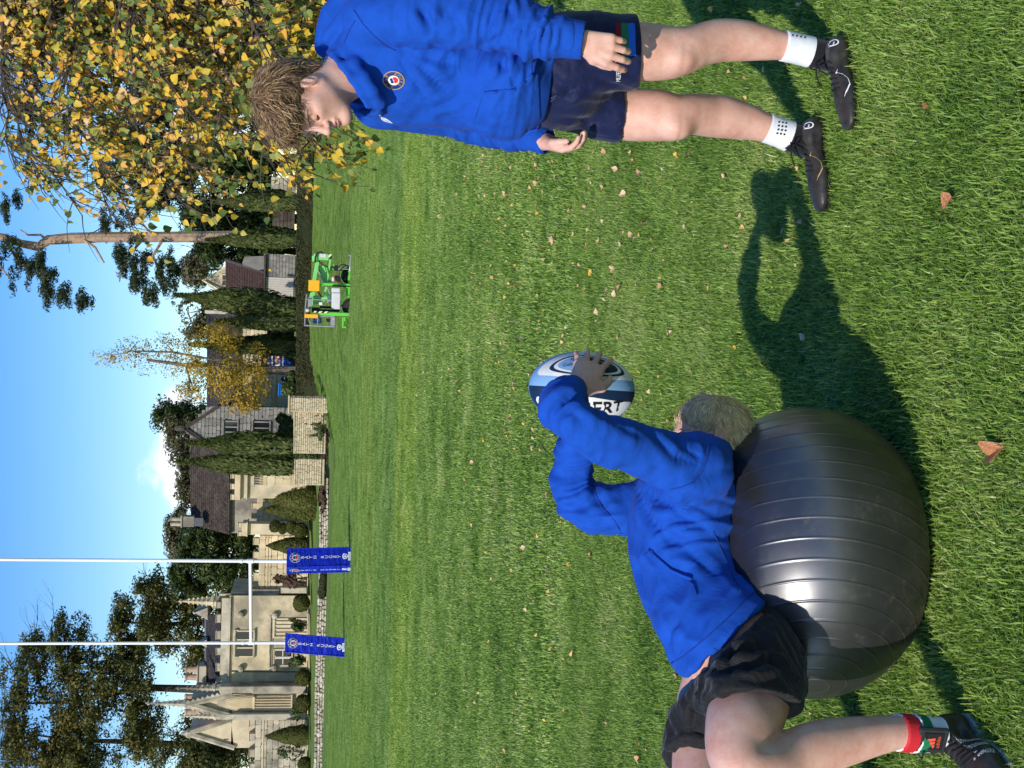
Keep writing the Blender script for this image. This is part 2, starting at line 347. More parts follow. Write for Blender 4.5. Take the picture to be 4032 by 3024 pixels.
# ------------------------------------------------------------------ smooth bodies: signed distance field -> one continuous mesh
class Field:
    def __init__(s, lo, hi, h):
        s.lo = np.array(lo, np.float32); s.h = h
        s.n = np.ceil((np.array(hi)-np.array(lo))/h).astype(int)+1
        s.D = np.full(tuple(s.n), 0.5, np.float32)
    def region(s, lo, hi):
        a = np.clip(np.floor((np.asarray(lo)-s.lo)/s.h).astype(int), 0, s.n-1); b = np.clip(np.ceil((np.asarray(hi)-s.lo)/s.h).astype(int)+1, 0, s.n)
        if np.any(b-a < 1): return None, None
        sl = tuple(slice(i, j) for i, j in zip(a, b))
        ax = [s.lo[i]+s.h*np.arange(a[i], b[i], dtype=np.float32) for i in range(3)]
        return sl, (ax[0][:,None,None], ax[1][None,:,None], ax[2][None,None,:])
    def merge(s, sl, d, k, sub=False):
        A = s.D[sl]
        if sub:
            d = -d
            if k <= 0: s.D[sl] = np.maximum(A, d); return
            h = np.clip(0.5-0.5*(A-d)/k, 0, 1); s.D[sl] = A*(1-h)+d*h+k*h*(1-h); return
        if k <= 0: s.D[sl] = np.minimum(A, d); return
        h = np.clip(0.5+0.5*(A-d)/k, 0, 1); s.D[sl] = A*(1-h)+d*h-k*h*(1-h)
    def cap(s, a, b, ra, rb, k=0.02, flat=None, sub=False):
        """tapered capsule; flat=(axis, factor) squeezes its section along an axis"""
        a = np.asarray(a, np.float32); b = np.asarray(b, np.float32); m = max(ra, rb)*1.05+k+2*s.h
        if flat is not None: m *= max(1, flat[1])
        sl, g = s.region(np.minimum(a, b)-m, np.maximum(a, b)+m)
        if sl is None: return s
        p = [g[i]-a[i] for i in range(3)]; ba = b-a
        if flat is not None:
            n = np.asarray(flat[0], np.float32); n = n/np.linalg.norm(n); kf = 1.0/flat[1]-1.0
            q = p[0]*n[0]+p[1]*n[1]+p[2]*n[2]; p = [p[i]+n[i]*q*kf for i in range(3)]; ba = ba+n*(ba@n)*kf
        L2 = float(ba@ba)+1e-12
        t = np.clip((p[0]*ba[0]+p[1]*ba[1]+p[2]*ba[2])/L2, 0, 1)
        d = np.sqrt((p[0]-ba[0]*t)**2+(p[1]-ba[1]*t)**2+(p[2]-ba[2]*t)**2)-(ra+(rb-ra)*t)
        if flat is not None and flat[1] < 1: d = d*flat[1]**0.5
        s.merge(sl, d, k, sub); return s
    def ell(s, c, M, rad, k=0.02, sub=False):
        """ellipsoid; M rows are its unit axes"""
        c = np.asarray(c, np.float32); rad = np.asarray(rad, np.float32); m = rad.max()+k+2*s.h
        sl, g = s.region(c-m, c+m)
        if sl is None: return s
        p = [g[i]-c[i] for i in range(3)]; M = np.asarray(M, np.float32)
        q = [p[0]*M[j,0]+p[1]*M[j,1]+p[2]*M[j,2] for j in range(3)]
        k0 = np.sqrt((q[0]/rad[0])**2+(q[1]/rad[1])**2+(q[2]/rad[2])**2); k1 = np.sqrt((q[0]/rad[0]**2)**2+(q[1]/rad[1]**2)**2+(q[2]/rad[2]**2)**2)
        s.merge(sl, k0*(k0-1)/np.maximum(k1, 1e-6), k, sub); return s
    def chain(s, pts, k=0.02, flat=None, fine=10):
        """pts: (point, radius) along a limb; passes smoothly through all of them"""
        Pn = np.array([p for p, _ in pts], np.float64); Rn = np.array([r_ for _, r_ in pts]); D = np.c_[Pn, Rn]
        E_ = np.vstack([2*D[0]-D[1], D, 2*D[-1]-D[-2]]); out = []
        for i in range(1, len(E_)-2):
            for t in np.arange(fine)/fine:
                a, b, c, d = E_[i-1:i+3]; out.append(.5*((2*b)+(-a+c)*t+(2*a-5*b+4*c-d)*t*t+(-a+3*b-3*c+d)*t**3))
        out.append(D[-1]); out = np.array(out)
        m = out[:,3].max()*1.1*(max(1, flat[1]) if flat is not None else 1)+k+3*s.h
        sl, g = s.region(out[:,:3].min(0)-m, out[:,:3].max(0)+m)
        if sl is None: return s
        keep = s.D; s.D = np.full_like(keep, .5)
        for a, b in zip(out[:-1], out[1:]): s.cap(a[:3], b[:3], a[3], b[3], .0015, flat)
        d = s.D[sl]; s.D = keep; s.merge(sl, d, k); return s
    def cut(s, c, n, k=0.004):
        """keep the side of a plane against n"""
        g = [s.lo[i]+s.h*np.arange(s.n[i], dtype=np.float32) for i in range(3)]
        d = (g[0][:,None,None]-c[0])*n[0]+(g[1][None,:,None]-c[1])*n[1]+(g[2][None,None,:]-c[2])*n[2]
        s.D = np.maximum(s.D, d.astype(np.float32)); return s
    def surface(s):
        D = s.D; D[0] = D[-1] = 0.5; D[:,0] = D[:,-1] = 0.5; D[:,:,0] = D[:,:,-1] = 0.5
        I = D < 0; c = np.zeros(tuple(s.n-1), np.int8)
        for i in (0,1):
            for j in (0,1):
                for k in (0,1): c += I[i:s.n[0]-1+i, j:s.n[1]-1+j, k:s.n[2]-1+k]
        act = np.argwhere((c > 0) & (c < 8)); idx = np.full(c.shape, -1, np.int32); idx[tuple(act.T)] = np.arange(len(act))
        acc = np.zeros((len(act), 3), np.float32); cnt = np.zeros(len(act), np.float32)
        for ax in range(3):
            o1, o2 = [a for a in range(3) if a != ax]
            for i in (0,1):
                for j in (0,1):
                    p = act.copy(); p[:,o1] += i; p[:,o2] += j; q = p.copy(); q[:,ax] += 1
                    a = D[tuple(p.T)]; b = D[tuple(q.T)]; m = (a < 0) != (b < 0)
                    t = np.where(m, a/np.where(a-b == 0, 1, a-b), 0)
                    e = np.zeros((len(act), 3), np.float32); e[:,ax] = t; e[:,o1] = i; e[:,o2] = j
                    acc[m] += e[m]; cnt[m] += 1
        V = s.lo+s.h*(act+acc/cnt[:,None])
        Q = []
        for ax in range(3):
            o1, o2 = (ax+1)%3, (ax+2)%3
            sa = [slice(None)]*3; sb = [slice(None)]*3; sa[ax] = slice(0,-1); sb[ax] = slice(1,None)
            A = I[tuple(sa)]; B = I[tuple(sb)]
            for flip, e in ((False, np.argwhere(A & ~B)), (True, np.argwhere(~A & B))):
                ok = (e[:,o1] > 0) & (e[:,o2] > 0) & (e[:,o1] < s.n[o1]-1) & (e[:,o2] < s.n[o2]-1); e = e[ok]
                def at(d1, d2):
                    q = e.copy(); q[:,o1] += d1; q[:,o2] += d2; return idx[tuple(q.T)]
                q = np.stack([at(-1,-1), at(0,-1), at(0,0), at(-1,0)], 1)
                Q.append(q[:, ::-1] if flip else q)
        return V, np.concatenate(Q)
def vnormals(V, Q):
    n = np.cross(V[Q[:,2]]-V[Q[:,0]], V[Q[:,3]]-V[Q[:,1]]); N_ = np.zeros_like(V)
    for i in range(4): np.add.at(N_, Q[:,i], n)
    return N_/np.maximum(np.linalg.norm(N_, axis=1, keepdims=True), 1e-9)
def smooth(V, Q, it=2, lam=0.5):
    E = np.concatenate([Q[:,[0,1]], Q[:,[1,2]], Q[:,[2,3]], Q[:,[3,0]]])
    for _ in range(it):
        A = np.zeros_like(V); c = np.zeros(len(V), np.float32)
        for i in (0,1): np.add.at(A, E[:,i], V[E[:,1-i]]); np.add.at(c, E[:,i], 1)
        V = V+lam*(A/np.maximum(c, 1)[:,None]-V)
    return V
def vnoise(Pn, seed=0, octaves=3):
    """smooth noise in -1..1 for an array of points"""
    rs = np.random.RandomState(seed); o = np.zeros(len(Pn), np.float32); amp = 1.0; fr = 1.0; tot = 0
    for _ in range(octaves):
        q = Pn*fr+rs.uniform(0, 100, 3); i = np.floor(q).astype(np.int64); f = q-i; f = f*f*(3-2*f); v = 0
        for dx in (0,1):
            for dy in (0,1):
                for dz in (0,1):
                    h = ((i[:,0]+dx)*73856093) ^ ((i[:,1]+dy)*19349663) ^ ((i[:,2]+dz)*83492791) ^ (seed*2654435)
                    h = (h ^ (h >> 13))*1274126177; h = ((h ^ (h >> 16)) & 0xffff)/32767.5-1
                    v = v+h*(f[:,0] if dx else 1-f[:,0])*(f[:,1] if dy else 1-f[:,1])*(f[:,2] if dz else 1-f[:,2])
        o += amp*v; tot += amp; amp *= 0.5; fr *= 2.0
    return o/tot
def axes(f, up=(0,0,1)):
    f = Vector(f).normalized(); l = Vector(up).cross(f).normalized(); t = f.cross(l); return np.array([f, l, t])   # forward, left, top
def pt(x, y, d, rp):
    """point seen at photo pixel (x, y), d metres away, with a radius measured in photo pixels"""
    p = P(x, y, d); return (p, rp/pxm(p))
def seg_t(V, a, b):
    a = np.asarray(a); b = np.asarray(b); d = b-a; return ((V-a)@d)/float(d@d)
# ------------------------------------------------------------------ materials of people
def skinmat(name, c=(0.50,0.27,0.18)):
    m, nt, b = newmat(name, 0.5, 0, 0.35); ge = nt.nodes.new('ShaderNodeNewGeometry')
    n = noisetex(nt, ge.outputs['Position'], 17, 6, 0.68); n2 = noisetex(nt, ge.outputs['Position'], 160, 3, 0.6)
    lo = (c[0]*0.90, c[1]*0.72, c[2]*0.68); hi = (min(1,c[0]*1.08), c[1]*1.14, c[2]*1.16)
    col = ramp(nt, n, [(0.3, lo), (0.7, hi)]); col = mixc(nt, 0.25, col, ramp(nt, n2, [(0.3, (0.8,0.75,0.72)), (0.7, (1.1,1.1,1.1))]), 'MULTIPLY')
    nt.links.new(col, b.inputs['Base Color'])
    b.inputs['Subsurface Weight'].default_value = 0.12; b.inputs['Subsurface Radius'].default_value = (0.012, 0.005, 0.003)
    bump(nt, b, n2, 0.12, 0.002); return m
def clothmat(name, c, rough=0.85, fold=0.25, weave=700, foldscale=9, sheen=0.2, stretch=None, fdist=0.02, light=1.12):
    m, nt, b = newmat(name, rough, 0, 0.15); v = texco(nt, stretch=stretch) if stretch else texco(nt)
    n = noisetex(nt, v, foldscale, 5, 0.55, 0.6); fine = noisetex(nt, texco(nt), weave, 2)
    col = ramp(nt, noisetex(nt, texco(nt), 30, 4), [(0.3, tuple(q*0.9 for q in c)), (0.7, tuple(min(1, q*light) for q in c))])
    nt.links.new(col, b.inputs['Base Color']); b.inputs['Sheen Weight'].default_value = sheen; b.inputs['Sheen Roughness'].default_value = 0.5
    h = math_(nt, 'ADD', n, math_(nt, 'MULTIPLY', fine, 0.03)); bump(nt, b, h, fold, fdist); return m
M_SKIN = skinmat('skin', (0.67,0.405,0.315)); M_SKIN2 = skinmat('skin_pale', (0.68,0.415,0.325))
M_LIP = simple('lip', (0.42,0.14,0.12), 0.4, var=0.1, nscale=60)
M_HOODIE = clothmat('royal_blue_fleece', (0.008,0.068,0.40), 0.9, 0.45, foldscale=8, sheen=0.02)
M_SEAM = simple('blue_seam', (.005,.035,.22), .9)
M_NAVY = clothmat('navy_shorts_cloth', (0.008,0.013,0.055), 0.6, 0.5, foldscale=11, sheen=0.1)
M_BLACKCLOTH = clothmat('black_shorts_cloth', (0.012,0.012,0.013), 0.65, 0.8, foldscale=16, sheen=0.1)
M_SOCK = clothmat('white_sock', (0.74,0.75,0.78), 0.9, 0.15, foldscale=20)
M_BSOCK = clothmat('black_sock', (0.012,0.012,0.014), 0.9, 0.15, foldscale=20)
M_BOOT = simple('black_boot', (0.028,0.025,0.021), 0.46, spec=0.45, var=0.6, nscale=30, bumps=0.35, bscale=190, bdist=0.002)
M_LACE = simple('lace', (0.012,0.012,0.013), 0.8); M_GOLD = simple('gold_print', (0.42,0.27,0.10), 0.4, spec=0.5)
M_WHITE = simple('white_print', (0.78,0.78,0.78), 0.6, var=0.04); M_RED = simple('red_print', (0.55,0.02,0.03), 0.6, var=0.05)
M_GREEN = simple('green_cloth', (0.012,0.17,0.07), 0.8, var=0.1); M_DARKRED = simple('dark_red_cloth', (0.20,0.008,0.014), 0.8, var=0.1)
M_BRIGHTBLUE = simple('bright_blue_cloth', (0.01,0.12,0.62), 0.7, var=0.1); M_BADGEBLUE = simple('badge_blue', (0.008,0.03,0.17), 0.6, var=0.1)
M_HAIRDARK = simple('hair_root', (0.030,0.018,0.010), 0.6, var=0.3, nscale=60)
def hairmat(name, cols):
    m, nt, b = newmat(name, 0.42, 0, 0.4); ge = nt.nodes.new('ShaderNodeNewGeometry')
    k = len(cols); c = ramp(nt, ge.outputs['Random Per Island'], [(i/(k-1), q) for i, q in enumerate(cols)])
    n = noisetex(nt, ge.outputs['Position'], 50, 3); c = mixc(nt, 0.5, c, ramp(nt, n, [(0.3, (0.45,0.45,0.45)), (0.7, (1.35,1.35,1.35))]), 'MULTIPLY')
    nt.links.new(c, b.inputs['Base Color']); return m
M_HAIR1 = hairmat('tousled_brown_hair', [(0.085,0.048,0.023), (0.16,0.092,0.042), (0.26,0.155,0.072), (0.38,0.24,0.115), (0.54,0.38,0.20)])
M_HAIR2 = hairmat('fair_hair', [(0.46,0.30,0.13), (0.70,0.50,0.24), (0.88,0.68,0.36), (0.95,0.82,0.54)])
M_HAIRCAP1 = simple('hair_under', (0.12,0.070,0.034), 0.6, var=0.5, nscale=45, bumps=0.8, bscale=120); M_HAIRCAP2 = simple('fair_hair_under', (0.62,0.44,0.21), 0.6, var=0.3, nscale=45, bumps=0.8, bscale=120)
M_BROW = simple('eyebrow_hair', (0.045,0.025,0.013), 0.7)

def head_field(F_, o, A, s=1.0, ears=True):
    """a head with jaw, brow, nose, lips, lids and ears; o = middle of the head, A = forward, left, top"""
    q = lambda f, l, t: np.asarray(o)+s*(A[0]*f+A[1]*l+A[2]*t)
    F_.ell(q(-.012,0,.035), A, np.array((.097,.074,.086))*s, .03)
    F_.ell(q(.030,0,-.040), A, np.array((.062,.058,.080))*s, .035)
    for g in (-1, 1):
        F_.cap(q(-.012,g*.056,-.048), q(.062,g*.016,-.096), .018*s, .015*s, .03)
        F_.ell(q(.058,g*.042,-.020), A, np.array((.026,.022,.020))*s, .022); F_.ell(q(.030,g*.040,-.050), A, np.array((.036,.022,.034))*s, .025)
        F_.cap(q(.083,g*.010,.016), q(.070,g*.046,.014), .011*s, .009*s, .014)
    F_.ell(q(.079,0,-.098), A, np.array((.019,.022,.016))*s, .022)
    for g in (-1, 1): F_.ell(q(.094,g*.031,-.003), A, np.array((.016,.020,.012))*s, .012, sub=True)
    for g in (-1, 1): F_.ell(q(.074,g*.031,-.004), A, np.array((.0135,.0145,.012))*s, .006)
    F_.cap(q(.086,0,.010), q(.112,0,-.031), .008*s, .0115*s, .010); F_.ell(q(.113,0,-.034), A, np.array((.012,.012,.0105))*s, .006)
    for g in (-1, 1): F_.ell(q(.099,g*.0125,-.037), A, np.array((.011,.0075,.008))*s, .006)
    F_.cap(q(.088,-.015,-.060), q(.088,.015,-.060), .007*s, .007*s, .006); F_.ell(q(.0925,0,-.059), A, np.array((.0085,.013,.0062))*s, .005)
    F_.ell(q(.0905,0,-.0715), A, np.array((.0085,.016,.0068))*s, .005)
    F_.cap(q(.101,-.018,-.0655), q(.101,.018,-.0655), .0022*s, .0022*s, .003, sub=True)
    if ears:
        for g in (-1, 1):
            e = q(-.012,g*.076,-.012); E_ = np.array([A[0]*.93-A[2]*.2+A[1]*g*-.30, A[1]*g+A[0]*-.2, A[2]])
            E_ = np.array([v/np.linalg.norm(v) for v in E_])
            F_.ell(e, E_, np.array((.019,.0075,.031))*s, .007); F_.ell(e+E_[1]*.008*s+E_[0]*.002*s, E_, np.array((.0115,.006,.022))*s, .003, sub=True)
            F_.cap(e+E_[1]*.004*s-E_[2]*.012*s, e+E_[1]*.004*s+E_[2]*.010*s-E_[0]*.006*s, .004*s, .0035*s, .003)
    return q
def hand_field(F_, wrist, d, n, side, L=0.185, curl=(0.5,0.6,0.4), spread=0.10, thumb=0.7, k=0.006, rw=0.027):
    """a hand with palm, four unequal bent fingers and a thumb. d: along the hand, n: out of the back of the hand, side: towards the thumb"""
    d = Vector(d).normalized(); n = Vector(n); n = (n-d*n.dot(d)).normalized(); sd = d.cross(n); sd = sd if sd.dot(Vector(side)) > 0 else -sd
    w0 = Vector(wrist); Lp = L*0.50
    F_.cap(w0, w0+d*Lp*0.5, rw*.93, rw, k*2, flat=(n, 0.72))
    for j, o in enumerate((0.036,0.012,-0.012,-0.033)):
        kn = w0+d*Lp*(0.98,1.03,1.0,0.92)[j]+sd*o*(L/.185)
        F_.cap(w0+d*Lp*0.25+sd*o*0.55, kn, .0155, .0125, k*2)
        fl = L*(0.40,0.455,0.42,0.33)[j]; dv = (d+sd*spread*(1.4,0.4,-0.5,-1.5)[j]).normalized(); a = kn; nn = n
        for s_, (q, r1, r2) in enumerate(((0.44,.0112,.0098),(0.32,.0098,.0088),(0.24,.0088,.0070))):
            c = curl[s_]*(0.85,1.0,1.05,1.15)[j] if isinstance(curl[0], (int, float)) else curl[j][s_]
            rot = Matrix.Rotation(c, 3, dv.cross(nn).normalized() if True else sd)
            # bend towards the palm (away from n)
            dv2 = (dv*math.cos(c)-nn*math.sin(c)).normalized(); nn = (nn*math.cos(c)+dv*math.sin(c)).normalized(); dv = dv2
            b = a+dv*fl*q; F_.cap(a, b, r1*(L/.185)*(1,1,1,.9)[j], r2*(L/.185)*(1,1,1,.9)[j], k*.35); a = b
    t0 = w0+d*Lp*0.22+sd*0.022; t1 = t0+(d*0.75+sd*thumb-n*0.25).normalized()*L*0.21; t2 = t1+(d*1.0+sd*thumb*.45-n*0.35).normalized()*L*0.17; t3 = t2+(d*1.0+sd*thumb*.1-n*.35).normalized()*L*0.13
    F_.cap(w0+d*Lp*.1, t1, .017, .014, k*2); F_.cap(t1, t2, .0128, .0112, k*.6); F_.cap(t2, t3, .0112, .0085, k*.4)
    return F_

def tuft(mb, p0, d, nrm, L, wd, curl, seg=6, seed=0, grav=0.0, wave=0.0):
    """one lock of hair: a tapered, curling ribbon with a raised middle"""
    p = Vector(p0); d = Vector(d).normalized(); nrm = Vector(nrm).normalized(); s_ = d.cross(nrm).normalized(); v = []; f = []
    ax = (s_*math.cos(seed*1.7)+nrm*math.sin(seed*1.7)).normalized()
    for i in range(seg+1):
        t = i/seg; ww = wd*(0.55+0.45*math.sin(min(1, t*1.6)*math.pi/2))*(1-t**2.2)+0.0003
        v += [p-s_*ww, p+nrm*ww*0.6, p+s_*ww]
        d = (Matrix.Rotation(curl/seg*(1.0 if wave == 0 else 1.6*math.cos(wave*t+seed*5)), 3, ax) @ d+Vector((0,0,-grav/seg))).normalized(); s_ = (s_-d*s_.dot(d)).normalized(); nrm = s_.cross(d) if s_.cross(d).dot(nrm) > 0 else d.cross(s_)
        p = p+d*(L/seg)
    for i in range(seg):
        for j in (0, 1): f.append((i*3+j, i*3+j+1, i*3+3+j+1, i*3+3+j))
    mb.add(v, f)
def ring_pts(c, A, r1, r2, n=24): return [Vector(c)+Vector(A[0])*r1*math.cos(2*math.pi*i/n)+Vector(A[1])*r2*math.sin(2*math.pi*i/n) for i in range(n)]


from mathutils.bvhtree import BVHTree
def bvh_of(V, Q): return BVHTree.FromPolygons([tuple(map(float, v)) for v in V], [tuple(map(int, q)) for q in Q])
def text2d(s_, size=1.0, spacing=1.0, bold=0.0):
    """letters as flat triangles, laid out along x"""
    c = bpy.data.curves.new('lettering', 'FONT'); c.body = s_; c.size = size; c.space_character = spacing; c.align_x = 'CENTER'; c.align_y = 'CENTER'; c.resolution_u = 3; c.offset = bold
    o = bpy.data.objects.new('lettering', c); me = bpy.data.meshes.new_from_object(o)
    v = [(q.co.x, q.co.y) for q in me.vertices]; f = [tuple(p_.vertices) for p_ in me.polygons]
    bpy.data.objects.remove(o); bpy.data.curves.remove(c); bpy.data.meshes.remove(me); return v, f
def poly2d(pts, cuts=3):
    """a filled outline, cut finely enough to follow a curved surface"""
    bm = bmesh.new(); vs_ = [bm.verts.new((x, y, 0)) for x, y in pts]; bm.faces.new(vs_)
    bmesh.ops.triangulate(bm, faces=bm.faces[:])
    for _ in range(cuts): bmesh.ops.subdivide_edges(bm, edges=bm.edges[:], cuts=1, use_grid_fill=True)
    bmesh.ops.triangulate(bm, faces=bm.faces[:]); bm.verts.index_update()
    v = [(q.co.x, q.co.y) for q in bm.verts]; f = [tuple(a.index for a in q.verts) for q in bm.faces]; bm.free(); return v, f
def disc2d(r0_, r1_, n=28, rings=3, c=(0,0)):
    v = []; f = []
    for i in range(rings+1):
        r_ = r0_+(r1_-r0_)*i/rings
        for k in range(n): v.append((c[0]+r_*math.cos(2*math.pi*k/n), c[1]+r_*math.sin(2*math.pi*k/n)))
    for i in range(rings):
        for k in range(n): f.append((i*n+k, i*n+(k+1)%n, (i+1)*n+(k+1)%n, (i+1)*n+k))
    return v, f
def lay(name, vf, fr, tree, mat, parent, lift=0.002, reach=0.25):
    """lay a flat print on a curved surface: fr = (origin, x axis, y axis) in space; dropped along -(x cross y)"""
    o, ax, ay = (Vector(q) for q in fr); n = ax.cross(ay).normalized(); V = []
    for (x, y) in vf[0]:
        q = o+ax*x+ay*y; h = tree.ray_cast(q+n*reach, -n, reach*2.2)
        if h[0] is None: h = tree.find_nearest(q)
        V.append(h[0]+n*lift)
    return obj(name, V, vf[1], mat, parent, True)
def lay_px(name, vf, tree, mat, parent, lift=0.002, org=None, ax=None, ay=None, smooth_=True):
    """the same for a mark whose place on the surface was measured in the photograph"""
    V = []; last = None
    for q in vf[0]:
        x, y = q if org is None else (org[0]+ax[0]*q[0]+ay[0]*q[1], org[1]+ax[1]*q[0]+ay[1]*q[1])
        d = Vector(ray(x, y)).normalized(); h = tree.ray_cast(Vector(_C), d)
        if h[0] is None: h = tree.find_nearest(last if last is not None else Vector(_C)+d*4)
        last = h[0]; V.append(h[0]-d*lift)
    return obj(name, V, vf[1], mat, parent, smooth_)
def seam(name, pts, tree, mat, parent, r_=.0019):
    """a stitched seam lying in the cloth"""
    ww = []
    for (a, b) in zip(pts, pts[1:]):
        for t in np.linspace(0, 1, 5, endpoint=False):
            x, y = a[0]+(b[0]-a[0])*t, a[1]+(b[1]-a[1])*t; h = tree.ray_cast(Vector(_C), Vector(ray(x, y)).normalized())
            if h[0] is not None and (not ww or (h[0]-ww[-1]).length < .08): ww.append(h[0])
    if len(ww) > 2: mb = MB(); mb.tube(ww, r_, 5); mb.build(name, mat, parent, True)
def creases(V, Q, paths, depth=.008, w=.011):
    """sharp single creases running where the photograph shows them"""
    t = bvh_of(V, Q); Nn = vnormals(V, Q); off = np.zeros(len(V), np.float32)
    for pth in paths:
        k = 1.0
        if isinstance(pth[0], (int, float)): k, pth = pth[0], pth[1]
        pp = []
        for a, b in zip(pth, pth[1:]):
            for u in np.linspace(0, 1, 7, endpoint=False):
                h = t.ray_cast(Vector(_C), Vector(ray(a[0]+(b[0]-a[0])*u, a[1]+(b[1]-a[1])*u)).normalized())
                if h[0] is not None: pp.append(tuple(h[0]))
        if len(pp) < 3: continue
        pp = np.array(pp, np.float32); lo = pp.min(0)-.06; hi = pp.max(0)+.06; ids = np.where(np.all((V > lo) & (V < hi), 1))[0]
        dd = np.linalg.norm(V[ids][:,None,:]-pp[None], axis=2); j = dd.argmin(1); d = dd.min(1); e = np.minimum(1, np.minimum(j, len(pp)-1-j)/(len(pp)*.25)+.15)
        off[ids] += k*e*depth*(-np.exp(-(d/(w*.8))**2)+.65*np.exp(-((d-2.3*w)/(1.1*w))**2))
    return V+Nn*off[:,None]
def folds(V, Nn, a, b, amp, fr_al=40, fr_ac=7, seed=1, lo=-0.2, hi=1.2, rad=None):
    """cloth creases that run round a sleeve or trouser leg from a to b"""
    a = np.asarray(a); b = np.asarray(b); L = np.linalg.norm(b-a); d = (b-a)/L; t = (V-a)@d/L
    al = (V-a)@d; ac = V-np.outer(al, d)
    n = vnoise(np.c_[al*fr_al, ac[:,0]*fr_ac, ac[:,1]*fr_ac]+ac[:,[2,2,2]]*fr_ac*0.7, seed, 2)
    n = 1-np.abs(n)*2.2
    w = np.clip((t-lo)/0.12, 0, 1)*np.clip((hi-t)/0.12, 0, 1)
    if rad is not None:
        dist = np.linalg.norm(V-(a+np.outer(np.clip(t, 0, 1)*L, d)), axis=1); w = w*np.clip((rad*1.25-dist)/(rad*.25), 0, 1)
    return V+Nn*(n*w*amp)[:,None]
def boot_field(F_, heel, toe, h=0.075, w=0.047, up=(0,0,1)):
    heel = Vector(heel); toe = Vector(toe); f = (toe-heel); L = f.length; f.normalize(); u_ = Vector(up); l = u_.cross(f).normalized(); u_ = f.cross(l); A = np.array([f, l, u_])
    q = lambda a, b, c: np.array(heel+f*a*L+l*b*w+u_*c*h)
    F_.ell(q(.125,0,.42), A, (L*.120, w*.64, h*.42), .015); F_.ell(q(.150,0,.58), A, (L*.110, w*.58, h*.30), .02)
    F_.cap(q(.14,0,.30), q(.55,0,.30), w*.56, w*.62, .02, flat=(u_, .5)); F_.ell(q(.66,.02,.33), A, (L*.23, w*.93, h*.33), .025)
    F_.ell(q(.85,.0,.30), A, (L*.15, w*.76, h*.28), .02); F_.cap(q(.25,0,.70), q(.66,0,.46), w*.50, w*.54, .025, flat=(u_, .6))
    return A, q
def boot_sole(name, q, parent, mat, studs=True):
    mb = MB(); n = 22; out = []
    prof = [(0,.0),(.02,.45),(.08,.68),(.2,.72),(.38,.62),(.55,.82),(.68,.98),(.8,.95),(.92,.68),(.98,.35),(1.0,.0)]
    pts = [(a, b*.93) for a, b in prof]+[(a, -b*.93) for a, b in prof[-2:0:-1]]
    bot = [q(a, b, .02) for a, b in pts]; top = [q(a, b*.98, .14) for a, b in pts]; k = len(pts)
    mb.add(bot+top, [tuple(range(k))[::-1], tuple(range(k, 2*k))]+[(i, (i+1)%k, k+(i+1)%k, k+i) for i in range(k)])
    if studs:
        for a, b in ((.08,.4),(.08,-.4),(.22,.4),(.22,-.4),(.55,.55),(.55,-.5),(.7,.7),(.7,-.65),(.86,.45),(.86,-.4)):
            mb.tube([q(a, b, .05), q(a, b, -.13)], [.007, .0045], 7)
    return mb.build(name, mat, parent)
def tube_loft(rings, n=28, closed=False):
    """rings: (centre, radius, axis) -> verts, quads with an open end"""
    V = []; ref = None
    for c, r_, ax in rings:
        ax = Vector(ax).normalized(); ref = ax.orthogonal() if ref is None else ref; e = (ref-ax*ref.dot(ax)).normalized(); ref = e; g = ax.cross(e)
        for k in range(n):
            a = 2*math.pi*k/n; V.append(Vector(c)+(e*math.cos(a)+g*math.sin(a))*r_)
    m = len(rings); F = [(i*n+k, i*n+(k+1)%n, (i+1)*n+(k+1)%n, (i+1)*n+k) for i in range(m-1) for k in range(n)]
    return V, F
def sock(name, pts, parent, mat, rib=0.0006, n=48):
    """a ribbed tube of knitted cloth over a chain of (point, radius)"""
    rings = []
    for i in range(len(pts)-1):
        a, ra = pts[i]; b, rb = pts[i+1]
        for t in np.linspace(0, 1, 6, endpoint=(i == len(pts)-2)): rings.append((np.asarray(a)*(1-t)+np.asarray(b)*t, ra*(1-t)+rb*t, np.asarray(b)-np.asarray(a)))
    rings = [(rings[0][0], rings[0][1]*.90, rings[0][2])]+rings
    V, F = tube_loft(rings, n); V = [v+(v-Vector(rings[i//n][0])).normalized()*(rib if (i % n) % 2 else -rib) for i, v in enumerate(V)]
    return obj(name, V, F, mat, parent, True)
